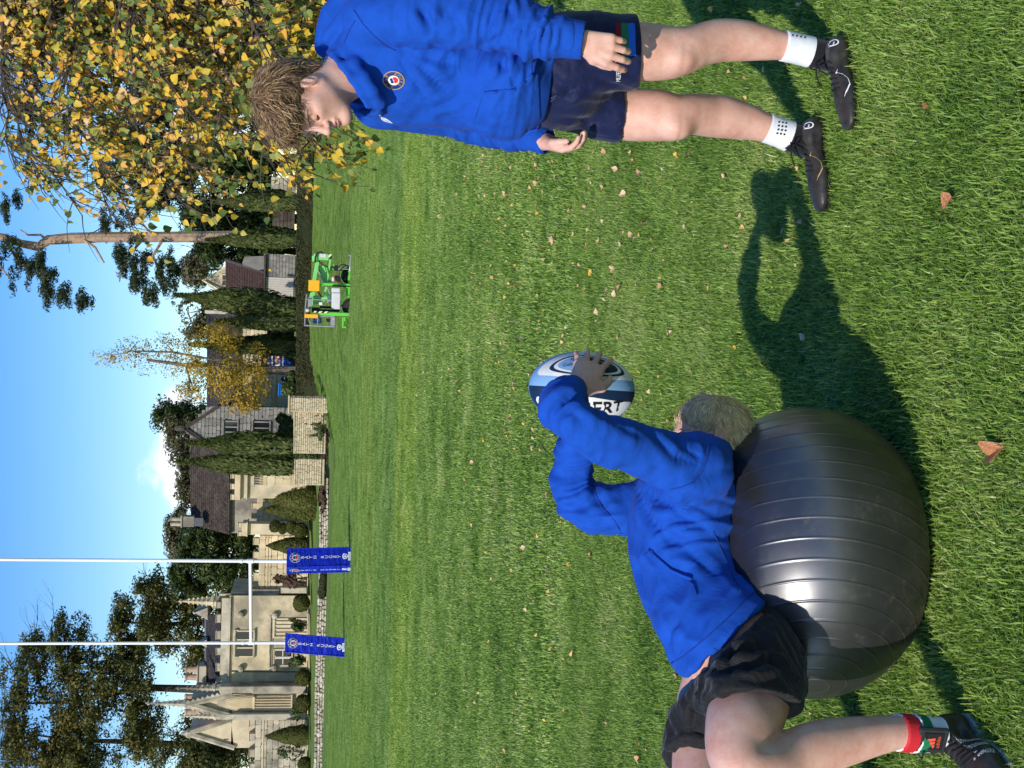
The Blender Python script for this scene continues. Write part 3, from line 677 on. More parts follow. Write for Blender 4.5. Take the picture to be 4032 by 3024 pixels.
# ------------------------------------------------------------------ the standing boy
def build_standing_boy():
    ft = (G(3330,140)+G(3225,480))/2
    T = thing('person', (ft[0]-.1, ft[1], 0), 'standing boy in blue hoodie and navy shorts looking down, hands by his sides', 'person')
    fac = Vector((-.80,-.60,0)).normalized(); lft = Vector((0,0,1)).cross(fac)           # chest direction and his left
    # ---------------- body
    B = Field((.36,3.62,-.0), (1.42,4.50,1.80), .0036)
    hl = [pt(2180,215,3.97,100), pt(2420,205,3.95,104), pt(2520,203,3.94,112), pt(2620,208,3.94,104), pt(2690,200,3.93,91), pt(2750,180,3.94,83), pt(2830,160,3.96,83), pt(2920,160,3.97,79), pt(3010,170,3.97,66), pt(3090,182,3.97,54), pt(3200,207,3.97,49), pt(3290,210,3.95,46)]
    hr = [pt(2180,380,4.09,88), pt(2380,435,4.10,92), pt(2470,449,4.095,101), pt(2500,452,4.09,102), pt(2590,455,4.07,100), pt(2660,462,4.06,88), pt(2715,450,4.07,79), pt(2790,455,4.10,82), pt(2850,461,4.11,82), pt(2930,477,4.12,71), pt(3010,502,4.12,56), pt(3090,528,4.12,50), pt(3190,555,4.12,46)]
    B.chain(hl, .015); B.chain(hr, .015)
    for (x,y,d,g) in ((2672,235,3.885,40),(2660,505,4.02,40)):                             # kneecaps
        c, r_ = pt(x,y,d,g); B.cap(c, c+np.array((0,0,-.012)), r_, r_*.85, .035)
    core = [pt(2190,295,4.03,105), pt(1950,280,4.03,105), pt(1650,270,4.03,110), pt(1480,262,4.02,95)]
    B.chain(core, .03)
    la = [pt(1450,95,3.88,62), pt(1640,60,3.83,58), pt(1890,70,3.80,50), pt(2100,120,3.75,42), pt(2275,158,3.72,38)]
    ra = [pt(1480,400,4.20,62), pt(1740,440,4.26,55), pt(1965,500,4.27,46), pt(2140,556,4.10,36)]
    B.cap(pt(1500,240,4.02,70)[0], la[0][0], .06, .05, .03); B.cap(pt(1500,300,4.05,70)[0], ra[0][0], .06, .05, .03); B.chain(la, .02); B.chain(ra, .02)
    hand_field(B, la[-1][0], (P(2420,205,3.70)-la[-1][0]), (-.30,-.93,-.1), (-1,-.2,0), L=.19, curl=(.42,.55,.40), spread=.02, thumb=.36)
    hand_field(B, ra[-1][0], (P(2330,605,4.00)-ra[-1][0]), (-.9,.35,0), (-.2,-.95,0), L=.182, curl=(.45,.60,.45), spread=.02, thumb=.35)
    # head, turned three-quarters away and bowed
    psi, th, s = R(27), R(18), 0.98
    f = Vector((-math.cos(psi)*math.cos(th), -math.sin(psi)*math.cos(th), -math.sin(th))); rollv = Vector((.06, .0, 1))
    A = axes(f, rollv); ear = P(1216,318,3.885)
    o = ear-s*(A[0]*-.012+A[1]*.080+A[2]*-.012)
    q = head_field(B, o, A, s)
    nk = P(1425,262,4.01)
    B.cap(q(-.035,0,-.055), nk, .058, .064, .03); B.cap(q(-.010,0,-.075), P(1405,300,3.98), .045, .05, .03)
    B.cap(P(1345,235,4.03), P(1450,120,3.93), .045, .05, .05); B.cap(P(1380,300,4.05), P(1500,380,4.16), .035, .035, .05)
    V, Q = B.surface(); V = smooth(V, Q, 1, .4)
    obj('body', V, Q, M_SKIN, T, True)
    # face details
    for g in (-1, 1):
        mb = MB(); lid = [q(.0885-.012*abs(a)**2, g*(.031+.0155*a), -.0085-.0025*(1-a*a)) for a in np.linspace(-1,1,7)]
        mb.tube(lid, [.0006,.0016,.0019,.0019,.0020,.0018,.0008], 5); mb.build('eyelashes', M_BROW, T)
        mb = MB()
        for i in range(34):
            a = i/33.; p0 = Vector(q(.0965-.026*a*a, g*(.014+.040*a), .0125+.006*math.sin(a*2.2)))
            tuft(mb, p0, Vector(A[1])*g*.9+Vector(A[2])*(.25-.7*a)-Vector(A[0])*.1, A[0], .006 if g > 0 else .003, .0010, .2, 3, i)
        mb.build('eyebrow', M_BROW, T)
    mb = MB()
    for (t, f0, r_) in ((-.0605,.0985,.0042), (-.0715,.0965,.0052)):
        mb.tube([q(f0-.010*a*a, .0185*a, t-(.0015*a*a if t > -.065 else -.002*a*a)) for a in np.linspace(-1,1,9)], [r_*x for x in (.15,.55,.8,.95,.9,.95,.8,.55,.15)], 7)
    mb.build('lips', M_LIP, T, True)
    # hair: a dark cap close to the skull and several hundred curling locks
    H = Field(o-.19, o+.19, .005); H.ell(q(-.022,0,.054), A, np.array((.108,.088,.088))*s, .01); H.ell(q(-.078,0,-.005), A, np.array((.060,.072,.078))*s, .03); H.ell(q(.060,.0,.078), A, np.array((.055,.066,.042))*s, .03)
    H.ell(q(.122,0,-.040), A, np.array((.090,.13,.090))*s, .01, sub=True)
    for g in (-1,1): H.ell(q(.012,g*.095,-.040), A, np.array((.062,.050,.050))*s, .01, sub=True)
    HV, HQ = H.surface(); HN = vnormals(HV, HQ); HV = HV+HN*(.010*vnoise(HV*38, 5, 2))[:,None]; hair = obj('hair', HV, HQ, M_HAIRCAP1, T, True)
    rs = random.Random(3); mb = MB(); loc = (HV-o)@A.T/s; hw = vnoise(HV*24, 9, 2); hw2 = vnoise(HV*24, 19, 2)
    ids = list(range(len(HV))); rs.shuffle(ids); cnt = 0; crown = np.array((-.045,.01,.13))
    for i in ids:
        if cnt >= 6000: break
        lo = loc[i]; n = Vector(HN[i])
        flow = lo-crown; flow[2] -= .02+max(0,-lo[0])*.5; fl = Vector(A.T@flow).normalized()
        if lo[0] > -.01 and lo[2] > .01: fl = (fl*.6+Vector(A[0])*.9+Vector(A[1])*.35*(1 if lo[1] > 0 else .2)-Vector(A[2])*.25).normalized()
        fl = (fl+Vector(A[1])*hw[i]*1.3+Vector(A[2])*hw2[i]*1.0).normalized(); fl = (fl-n*fl.dot(n)).normalized()
        d = fl+n*rs.uniform(-.05,.20)+Vector((rs.gauss(0,1), rs.gauss(0,1), rs.gauss(0,1)))*.12; L = rs.uniform(.026,.052)*(1.15 if lo[2] > .04 else .7)
        if abs(lo[1]) > .055 and lo[2] < .03 and lo[0] > -.06: L *= .45
        tuft(mb, Vector(HV[i])-n*.004, d, n, L, rs.uniform(.0006,.0014), rs.uniform(.9,2.9)*rs.choice((-1,1)), 7, int(hw[i]*9), .10, 6.5); cnt += 1
    mb.build('lock', M_HAIR1, hair, True, kind='stuff')
    # ---------------- hoodie
    Hd = Field((.40,3.55,.88), (1.50,4.60,1.72), .0046)
    tor = [pt(1415,262,4.03,120), pt(1490,262,4.03,190), pt(1620,268,4.03,238), pt(1780,275,4.03,240), pt(1950,284,4.03,238), pt(2075,292,4.02,232), pt(2150,294,4.02,216)]
    Hd.chain([(c, r_*1.04) for c, r_ in tor], .03, flat=(fac, .74))
    Hd.ell(P(1990,385,3.93), axes(fac), (.07,.15,.12), .06)                           # pouch pocket standing out
    ls = [pt(1455,80,3.90,95), pt(1560,65,3.86,112), pt(1720,60,3.83,112), pt(1890,70,3.80,102), pt(2030,100,3.77,93), pt(2150,132,3.74,86), pt(2232,150,3.73,76)]
    rsv = [pt(1490,400,4.19,95), pt(1620,420,4.23,100), pt(1800,450,4.27,92), pt(1960,494,4.25,78), pt(2060,522,4.17,66), pt(2100,537,4.14,56)]
    Hd.chain(ls, .008); Hd.chain(rsv, .012); Hd.cap(P(1480,190,3.98), ls[0][0], .075, .07, .04); Hd.cap(P(1490,300,4.10), rsv[0][0], .07, .07, .04)
    cuff = [pt(2236,152,3.73,74), pt(2300,160,3.72,70)]; Hd.chain(cuff, .006)
    cf2 = [pt(2098,537,4.14,54), pt(2155,558,4.105,50)]; Hd.chain(cf2, .006)
    # collar ring and the hood lying on the back
    Nc = P(1352,262,4.00)
    ring = [(1282,205,4.05),(1310,215,3.95),(1345,258,3.90),(1385,312,3.88),(1420,368,3.885),(1446,415,3.92),(1440,446,4.00),(1408,440,4.09),(1360,380,4.14),(1315,300,4.16),(1284,235,4.13)]
    for a, b in zip(ring, ring[1:]+ring[:1]): Hd.cap(P(*a), P(*b), .009, .009, .012)
    for a, b in zip(ring, ring[1:]+ring[:1]): Hd.cap(P(a[0]+50,a[1]-8,a[2]), P(b[0]+50,b[1]-8,b[2]), .010, .010, .03)
    Hd.cap(P(1275,185,4.08), P(1300,60,4.06), .028, .030, .015); Hd.cap(P(1320,130,4.08), P(1400,0,4.06), .045, .065, .03); Hd.cap(P(1290,150,4.00), P(1390,40,3.94), .020, .030, .012); Hd.cap(P(1400,40,4.08), P(1500,110,4.12), .07, .08, .04)
    Hd.cap(q(-.02,0,-.055), P(1400,325,4.0), .056, .066, .006, sub=True); Hd.cap(P(1370,315,4.0), P(1425,390,3.96), .062, .052, .006, sub=True)                # neck opening
    Hd.cut(P(2150,294,4.02), (0,0,-1)) if False else None
    lowz = P(2143,300,4.0)[2]
    g = Hd.lo[2]+Hd.h*np.arange(Hd.n[2]); m = np.clip(lowz-g, -1, 1).astype(np.float32)
    hd2 = Field((.40,3.55,.88), (1.50,4.60,1.72), .0046); hd2.chain(ls[3:], .02); hd2.chain(rsv[3:], .02); hd2.chain(cuff, .006); hd2.chain(cf2, .006)
    Hd.D = np.minimum(np.maximum(Hd.D, m[None,None,:]), hd2.D)
    # trim the cuffs at the wrists
    for a, b in ((cuff[0][0], P(2303,161,3.72)), (cf2[0][0], P(2157,559,4.104))):
        ax = (b-a)/np.linalg.norm(b-a); L_ = Field.__new__(Field); sl, gg = Hd.region(b-.1, b+.1)
        dd = (gg[0]-b[0])*ax[0]+(gg[1]-b[1])*ax[1]+(gg[2]-b[2])*ax[2]; Hd.D[sl] = np.maximum(Hd.D[sl], dd)
    V, Q = Hd.surface(); V = smooth(V, Q, 2, .5); Nn = vnormals(V, Q)
    V = folds(V, Nn, ls[3][0], ls[6][0], .016, 34, 6, 3, -.05, .97, .13); V = folds(V, Nn, ls[0][0], ls[3][0], .009, 22, 8, 4, .2, 1.05, .14)
    V = folds(V, Nn, rsv[2][0], rsv[5][0], .014, 34, 6, 5, 0, 1.0, .11)
    V = folds(V, Nn, P(1560,230,3.86), P(2050,470,3.9), .009, 15, 5, 6, .05, .95, .30)
    V = folds(V, Nn, P(1950,250,3.86), P(2130,250,3.86), .008, 30, 4, 8, .1, .8, .25)
    V = creases(V, Q, [[(1560,212),(1620,300),(1690,400)],[(1580,206),(1680,290),(1790,380)],(.8,[(1600,204),(1720,240),(1850,260)]),[(1640,20),(1690,80),(1720,140)],(.8,[(1760,30),(1800,110),(1790,170)]),[(1900,185),(1960,150),(2015,150)],[(2000,20),(2030,90),(2010,150)],[(2070,30),(2085,110),(2070,180)],[(2120,45),(2140,120),(2120,200)],[(2165,60),(2180,140),(2170,205)],(.8,[(2205,70),(2215,150),(2210,215)]),[(1960,230),(2010,300),(2030,350)],(.7,[(1700,430),(1780,400),(1850,330)]),(.7,[(1460,240),(1520,330),(1600,420)])], .0075, .012)
    V = smooth(V, Q, 1, .25)
    hood = obj('hoodie', V, Q, M_HOODIE, T, True); tree = bvh_of(V, Q)
    # waistband, cuffs, pocket and prints
    lay_px('pocket', poly2d([(1860,512),(1905,366),(1960,362),(2034,352),(2072,318),(2095,292),(2118,292),(2126,470),(2085,500),(1960,520)], 4), tree, M_HOODIE, hood, .007)
    mbs = MB(); pts = [(1905,366),(1960,361),(2034,351),(2072,317),(2095,291)]
    for a, b in zip(pts, pts[1:]):
        ends = []
        for x, y in (a, b):
            d = Vector(ray(x, y)).normalized(); h = tree.ray_cast(Vector(_C), d); ends.append(h[0]-d*.006)
        mbs.tube(ends, .004, 6)
    mbs.build('pocket_edge', M_HOODIE, hood, True)
    bx, by = (75,26), (-13,74)                                                          # club badge on the chest: px axes along and across
    cx, cy = 1550, 317
    c = lambda vf, s_: lay_px
    e1, e2 = (13.5,35), (-40,9)                                                        # the badge's right and up directions in the photo
    lay_px('badge', disc2d(0.02, 1, 32, 4), tree, M_BADGEBLUE, hood, .0022, (cx,cy), (e1[0],-e1[1]*-1), e2)
    lay_px('badge_rim', disc2d(.93, 1.03, 32, 1), tree, M_GOLD, hood, .0034, (cx,cy), e1, e2)
    lay_px('badge_rim', disc2d(.50, .56, 32, 1), tree, M_GOLD, hood, .0034, (cx,cy), e1, e2)
    lay_px('badge_field', disc2d(.02, .50, 24, 2), tree, M_WHITE, hood, .0034, (cx,cy), e1, e2)
    lay_px('badge_shield', poly2d([(-.36,-.02),(-.30,-.30),(0,-.46),(.30,-.30),(.36,-.02),(.1,.02),(0,-.06),(-.1,.02)], 1), tree, M_RED, hood, .0042, (cx,cy), e1, e2)
    lay_px('badge_tower', poly2d([(-.28,.06),(-.28,.26),(-.14,.36),(0,.28),(.14,.36),(.28,.26),(.28,.06)], 1), tree, M_BADGEBLUE, hood, .0042, (cx,cy), e1, e2)
    for wd, a0, flip in (('BATH', 90, 1), ('RUGBY', -90, -1)):
        for i, ch in enumerate(wd):
            a = R(a0-flip*(i-(len(wd)-1)/2)*(34 if flip > 0 else 28)); v, f_ = text2d(ch, .40); t_ = a-R(90)*flip
            v = [(.745*math.cos(a)+x*math.cos(t_)-y*math.sin(t_), .745*math.sin(a)+x*math.sin(t_)+y*math.cos(t_)) for x, y in v]
            lay_px('badge_letter', (v, f_), tree, M_GOLD, hood, .0036, (cx,cy), e1, e2)
    lay_px('chest_logo', poly2d([(1491,452),(1500,455),(1505,462),(1520,466),(1532,474),(1547,486),(1528,483),(1512,478),(1500,470),(1508,468),(1498,461)], 1), tree, M_WHITE, hood, .003)
    for pth in ([(1395,40),(1430,95),(1475,142),(1520,180),(1569,204)], [(1355,170),(1375,120),(1405,70)], [(1907,366),(1880,440),(1862,512)], [(2092,215),(2096,290),(2096,380),(2092,470)]):
        seam('seam', pth, tree, M_SEAM, hood)
    for a_, b_ in ((cuff, 1.04), (cf2, 1.05)):
        Rc = Field(np.minimum(a_[0][0], a_[1][0])-.09, np.maximum(a_[0][0], a_[1][0])+.09, .004); ax = (a_[1][0]-a_[0][0])/np.linalg.norm(a_[1][0]-a_[0][0]); Rc.chain([(c_, r_*b_) for c_, r_ in a_], .004); Rc.cut(a_[1][0], tuple(ax)); Rc.cut(a_[0][0], tuple(-ax)); Rc.cap(a_[1][0]-ax*.01, a_[1][0]+ax*.06, a_[1][1]*.88, a_[1][1]*.88, .003, sub=True)
        cv, cq = Rc.surface(); cv = smooth(cv, cq, 1, .5); obj('cuff', cv, cq, M_HOODIE, hood, True)
    # ---------------- shorts
    lo_, hi_ = (.45,3.6,.50), (1.40,4.5,1.08)
    S1 = Field(lo_, hi_, .0058); S2 = Field(lo_, hi_, .0058); S3 = Field(lo_, hi_, .0058)
    S3.chain([pt(2100,292,4.02,212), pt(2200,288,4.02,222)], .03, flat=(fac,.80)); S3.ell(P(2235,300,4.02), axes(fac), (.13,.152,.075), .04)
    S1.chain([pt(2170,225,3.98,150), pt(2320,207,3.96,152), pt(2440,205,3.95,146), pt(2560,204,3.945,142)], .03); S1.cut(P(2507,204,3.945), (.06,-.10,-1)/np.linalg.norm((.06,-.10,1)))
    S2.chain([pt(2170,360,4.08,132), pt(2300,408,4.10,122), pt(2400,440,4.10,114), pt(2520,450,4.09,108)], .03); S2.cut(P(2447,449,4.09), (0,-.12,-.993))
    for S_, c0 in ((S1, P(2600,206,3.94)), (S2, P(2560,455,4.08))):
        c1 = P(2440,205,3.95) if S_ is S1 else P(2390,444,4.10); S_.cap(c0, c1, .088 if S_ is S1 else .081, .075, .004, sub=True)
    h = np.clip(.5+.5*(S1.D-S3.D)/.03, 0, 1); D = S1.D*(1-h)+S3.D*h-.03*h*(1-h); h = np.clip(.5+.5*(D-S2.D)/.02, 0, 1); S3.D = D*(1-h)+S2.D*h-.02*h*(1-h)
    V, Q = S3.surface(); V = smooth(V, Q, 2, .5); Nn = vnormals(V, Q)
    V = folds(V, Nn, P(2200,430,3.95), P(2480,250,3.8), .006, 17, 6, 12, 0, .9); V = folds(V, Nn, P(2150,250,3.86), P(2520,250,3.86), .003, 25, 9, 14, 0, 1); V = creases(V, Q, [[(2180,420),(2280,330),(2400,300)],[(2170,300),(2250,360),(2400,340)],[(2200,470),(2300,470),(2420,500)],[(2330,300),(2400,330),(2440,345)]], .006, .013); V = smooth(V, Q, 1, .3)
    sh = obj('shorts', V, Q, M_NAVY, T, True); st = bvh_of(V, Q)
    for col, x0, x1 in ((M_DARKRED,2424,2447), (M_GREEN,2447,2474), (M_BRIGHTBLUE,2474,2500)):
        lay_px('hem_stripe', poly2d([(x0,90),(x0+1,150),(x0+4,221),(x1+4,221),(x1+2,150),(x1,92)], 3), st, col, sh, .003)
    v, f_ = text2d('MILLFIELD', 1.0, .82); lay_px('shorts_lettering', (v, f_), st, M_WHITE, sh, .003, (2436,295), (.6,-14.5), (-25,-1))
    mb = MB(); 
    for pts in (((2140,395),(2165,388),(2195,375)), ((2140,400),(2170,398),(2188,384))):
        ww = []
        for x, y in pts:
            d = Vector(ray(x, y)).normalized(); hh = st.ray_cast(Vector(_C), d); ww.append((hh[0] if hh[0] else Vector(P(x,y,3.8)))-d*.006)
        mb.tube(ww, .003, 6)
    mb.build('drawstring', simple('navy_cord', (.03,.04,.10), .8), sh, True)
    # ---------------- socks and boots
    wl = [pt(3084,180,3.97,60), pt(3140,192,3.97,59), pt(3192,205,3.97,60)]; wr = [pt(3018,503,4.12,58), pt(3070,522,4.12,58), pt(3108,536,4.12,61)]
    bl = [pt(3188,204,3.97,58), pt(3270,222,3.96,60), pt(3310,228,3.95,66)]; br = [pt(3104,535,4.12,60), pt(3170,556,4.12,62), pt(3215,562,4.12,66)]
    for a, b_, dots in ((wl, bl, [(3142+i*17,140+i*4-(j*-13)*0) for i in range(4) for j in range(1)]), (wr, br, [(3078+i*14,528-24+j*-22+i*3) for i in range(4) for j in (0,-1,-2)][:12])):
        so = sock('sock', a, T, M_SOCK); sock('under_sock', b_, T, M_BSOCK, .0003)
    tv = []; 
    sv, sf = tube_loft([(c, r_*1.0, (0,0,-1)) for c, r_ in wr], 32); trr = bvh_of(sv, sf); sv, sf = tube_loft([(c, r_*1.0, (0,0,-1)) for c, r_ in wl], 32); trl = bvh_of(sv, sf)
    for i in range(3):
        for j in range(4): 
            x, y = 3068+i*14-j*1.5+(2-j)*.0, 480+j*15+i*2
            if j == 3 : x -= 3
            lay_px('grip_dot', disc2d(.05,1,8,1), trr, M_BSOCK, T, .0025, (x,y), (4.5,0), (0,-4))
    for i in range(4): lay_px('grip_dot', disc2d(.05,1,8,1), trl, M_BSOCK, T, .0025, (3122+i*16,138+i*3), (4.5,0), (0,-4))
    for (hx,hy,tx,ty,dh,dt,nm) in ((3338,150,3368,432,3.95,3.86,'L'), (3240,468,3262,838,4.14,4.06,'R')):
        hp = G(hx,hy,.014); tp = G(tx,ty,.014); hp[2] = tp[2] = .014; fd = (tp-hp)/np.linalg.norm(tp-hp); tp = hp+fd*.305
        Fb = Field(np.minimum(hp,tp)-.09, np.maximum(hp,tp)+np.array((.09,.09,.16)), .0042); A_, qq = boot_field(Fb, hp, tp, .076, .052)
        V, Q = Fb.surface(); V = smooth(V, Q, 1, .5); bo = obj('boot', V, Q, M_BOOT, T, True); tb = bvh_of(V, Q)
        boot_sole('sole', qq, bo, simple('boot_plate', (.02,.018,.015), .35, spec=.5))
        mb = MB()
        for k in range(6):
            a = .30+.055*k; z = 1.22-.115*k
            l0 = [tb.find_nearest(Vector(qq(a+.03*t, (.42+.05*k/6)*t, z+.25-.28*abs(t)))) for t in (-1,-.5,0,.5,1)]
            mb.tube([h_[0]+h_[1]*.002 for h_ in l0], .0026, 6)
        for sgn in (-1, 1):
            p0 = Vector(qq(.31,0,1.42)); mb.tube([p0, p0+Vector(A_[1])*sgn*.022+Vector((0,0,.010)), p0+Vector(A_[1])*sgn*.034+Vector((0,0,-.006)), p0+Vector(A_[1])*sgn*.012+Vector(A_[0])*.012], .0026, 6)
            mb.tube([p0, p0+Vector(A_[1])*sgn*.014+Vector(A_[0])*.03+Vector((0,0,-.004)), p0+Vector(A_[1])*sgn*.032+Vector(A_[0])*.055+Vector((0,0,-.02))], .0024, 6)
        mb.build('lace', M_LACE, bo, True)
        # the curved tick on the outer side
        sd = 1 if nm == 'L' else -1
        sd = 1
        sw = [(-.62,.62),(-.25,-.10),(.05,-.42),(.42,-.50),(.98,-.02),(.45,-.24),(.10,-.22),(-.22,.05)]
        fr = (Vector(qq(.52,.9*sd,.62)), Vector(A_[0])*.062*(1), Vector(A_[2])*.034)
        if Vector(A_[1]).dot(Vector((0,-1,0))) < 0: fr = (Vector(qq(.50,-.9,.55)), Vector(A_[0])*.058, Vector(A_[2])*.034)
        def lay_side(nm_, vf, mat, lift):
            V_ = []; n_ = Vector(A_[1])*(1 if Vector(A_[1]).dot(Vector((0,-1,0))) > 0 else -1)
            for x, y in vf[0]:
                pq = fr[0]+fr[1]*x+fr[2]*y; hh = tb.ray_cast(pq+n_*.06, -n_, .2); V_.append((hh[0] if hh[0] else tb.find_nearest(pq)[0])+n_*lift)
            obj(nm_, V_, vf[1], mat, bo, True)
        lay_side('tick_edge', poly2d(sw, 1), M_GOLD if nm == 'R' else M_WHITE, .0012)
        lay_side('tick', poly2d([(x*.86+.01, y*.80-.01) for x, y in sw], 1), M_BOOT, .0022)
        fr = (Vector(qq(.12,.9 if Vector(A_[1]).dot(Vector((0,-1,0))) > 0 else -.9,.78)), Vector(A_[0])*.012, Vector(A_[2])*.014)
        lay_side('heel_ring', disc2d(.72,1,20,1), M_WHITE, .0016)
    return T
build_standing_boy()
# ------------------------------------------------------------------ exercise ball
def build_gym_ball():
    c = np.array(P(3232,2172,3.46)); c[2] = .268
    a, b_, hh = .380, .362, .318                      # squashed by the weight lying on it
    ax = Vector((-.83,-.54,.14)).normalized()         # the axis its moulded rings run round
    e1 = ax.orthogonal().normalized(); e2 = ax.cross(e1); nr, nk = 800, 96
    V = []
    lat = np.linspace(.0001, math.pi-.0001, nr)
    groove = [.115+.133*i for i in range(23)]
    for th in lat:
        for k in range(nk):
            ph = 2*math.pi*k/nk
            d = ax*math.cos(th)+(e1*math.cos(ph)+e2*math.sin(ph))*math.sin(th)
            g = min(abs(th-q) for q in groove); r_ = 1+.0036*math.exp(-(g/.0060)**2)
            p = Vector((d.x*a, d.y*b_, d.z*hh))*r_
            if p.z > hh*.70: p.z = hh*.70+(p.z-hh*.70)*.44            # flattened under the back
            if p.z < -hh*.70: p.z = -hh*.70+(p.z+hh*.70)*.33          # and where it sits on the grass
            V.append(p+Vector(c))
    F = [(i*nk+k, (i+1)*nk+k, (i+1)*nk+(k+1)%nk, i*nk+(k+1)%nk) for i in range(nr-1) for k in range(nk)]
    m, nt, bs = newmat('grey_ball_vinyl', .36, .85, .5); ge = nt.nodes.new('ShaderNodeNewGeometry'); sx = nt.nodes.new('ShaderNodeSeparateXYZ'); nt.links.new(ge.outputs['Position'], sx.inputs[0])
    n1 = noisetex(nt, ge.outputs['Position'], 30, 8, .7); n2 = noisetex(nt, ge.outputs['Position'], 5, 5, .6); n3 = noisetex(nt, ge.outputs['Position'], 130, 6, .7)
    low = nt.nodes.new('ShaderNodeMapRange'); nt.links.new(sx.outputs['Z'], low.inputs[0]); low.inputs[1].default_value = .02; low.inputs[2].default_value = .22; low.inputs[3].default_value = .16; low.inputs[4].default_value = -.06
    f = ramp(nt, math_(nt, 'ADD', math_(nt, 'ADD', math_(nt, 'MULTIPLY', n1, .5), math_(nt, 'MULTIPLY', n2, .5)), low.outputs[0]), [(.47,(0,0,0)),(.62,(1,1,1))])
    f = math_(nt, 'MULTIPLY', f, ramp(nt, n3, [(.42,(0,0,0)),(.62,(1,1,1))]))
    base = ramp(nt, n2, [(.3,(.105,.105,.108)),(.7,(.150,.150,.154))])
    nt.links.new(mixc(nt, math_(nt, 'MULTIPLY', f, .75), base, (.16,.115,.062)), bs.inputs['Base Color'])
    nt.links.new(math_(nt, 'ADD', math_(nt, 'MULTIPLY', f, .4), math_(nt, 'ADD', .31, math_(nt, 'MULTIPLY', n1, .10))), bs.inputs['Roughness'])
    bump(nt, bs, noisetex(nt, ge.outputs['Position'], 500, 2, .5), .06, .002)
    o = obj('exercise_ball', V, F, m, None, True)
    tag(o, 'big dark grey ribbed exercise ball with dried mud, squashed under the boy on his back', 'exercise ball'); return c
BALLC = build_gym_ball()

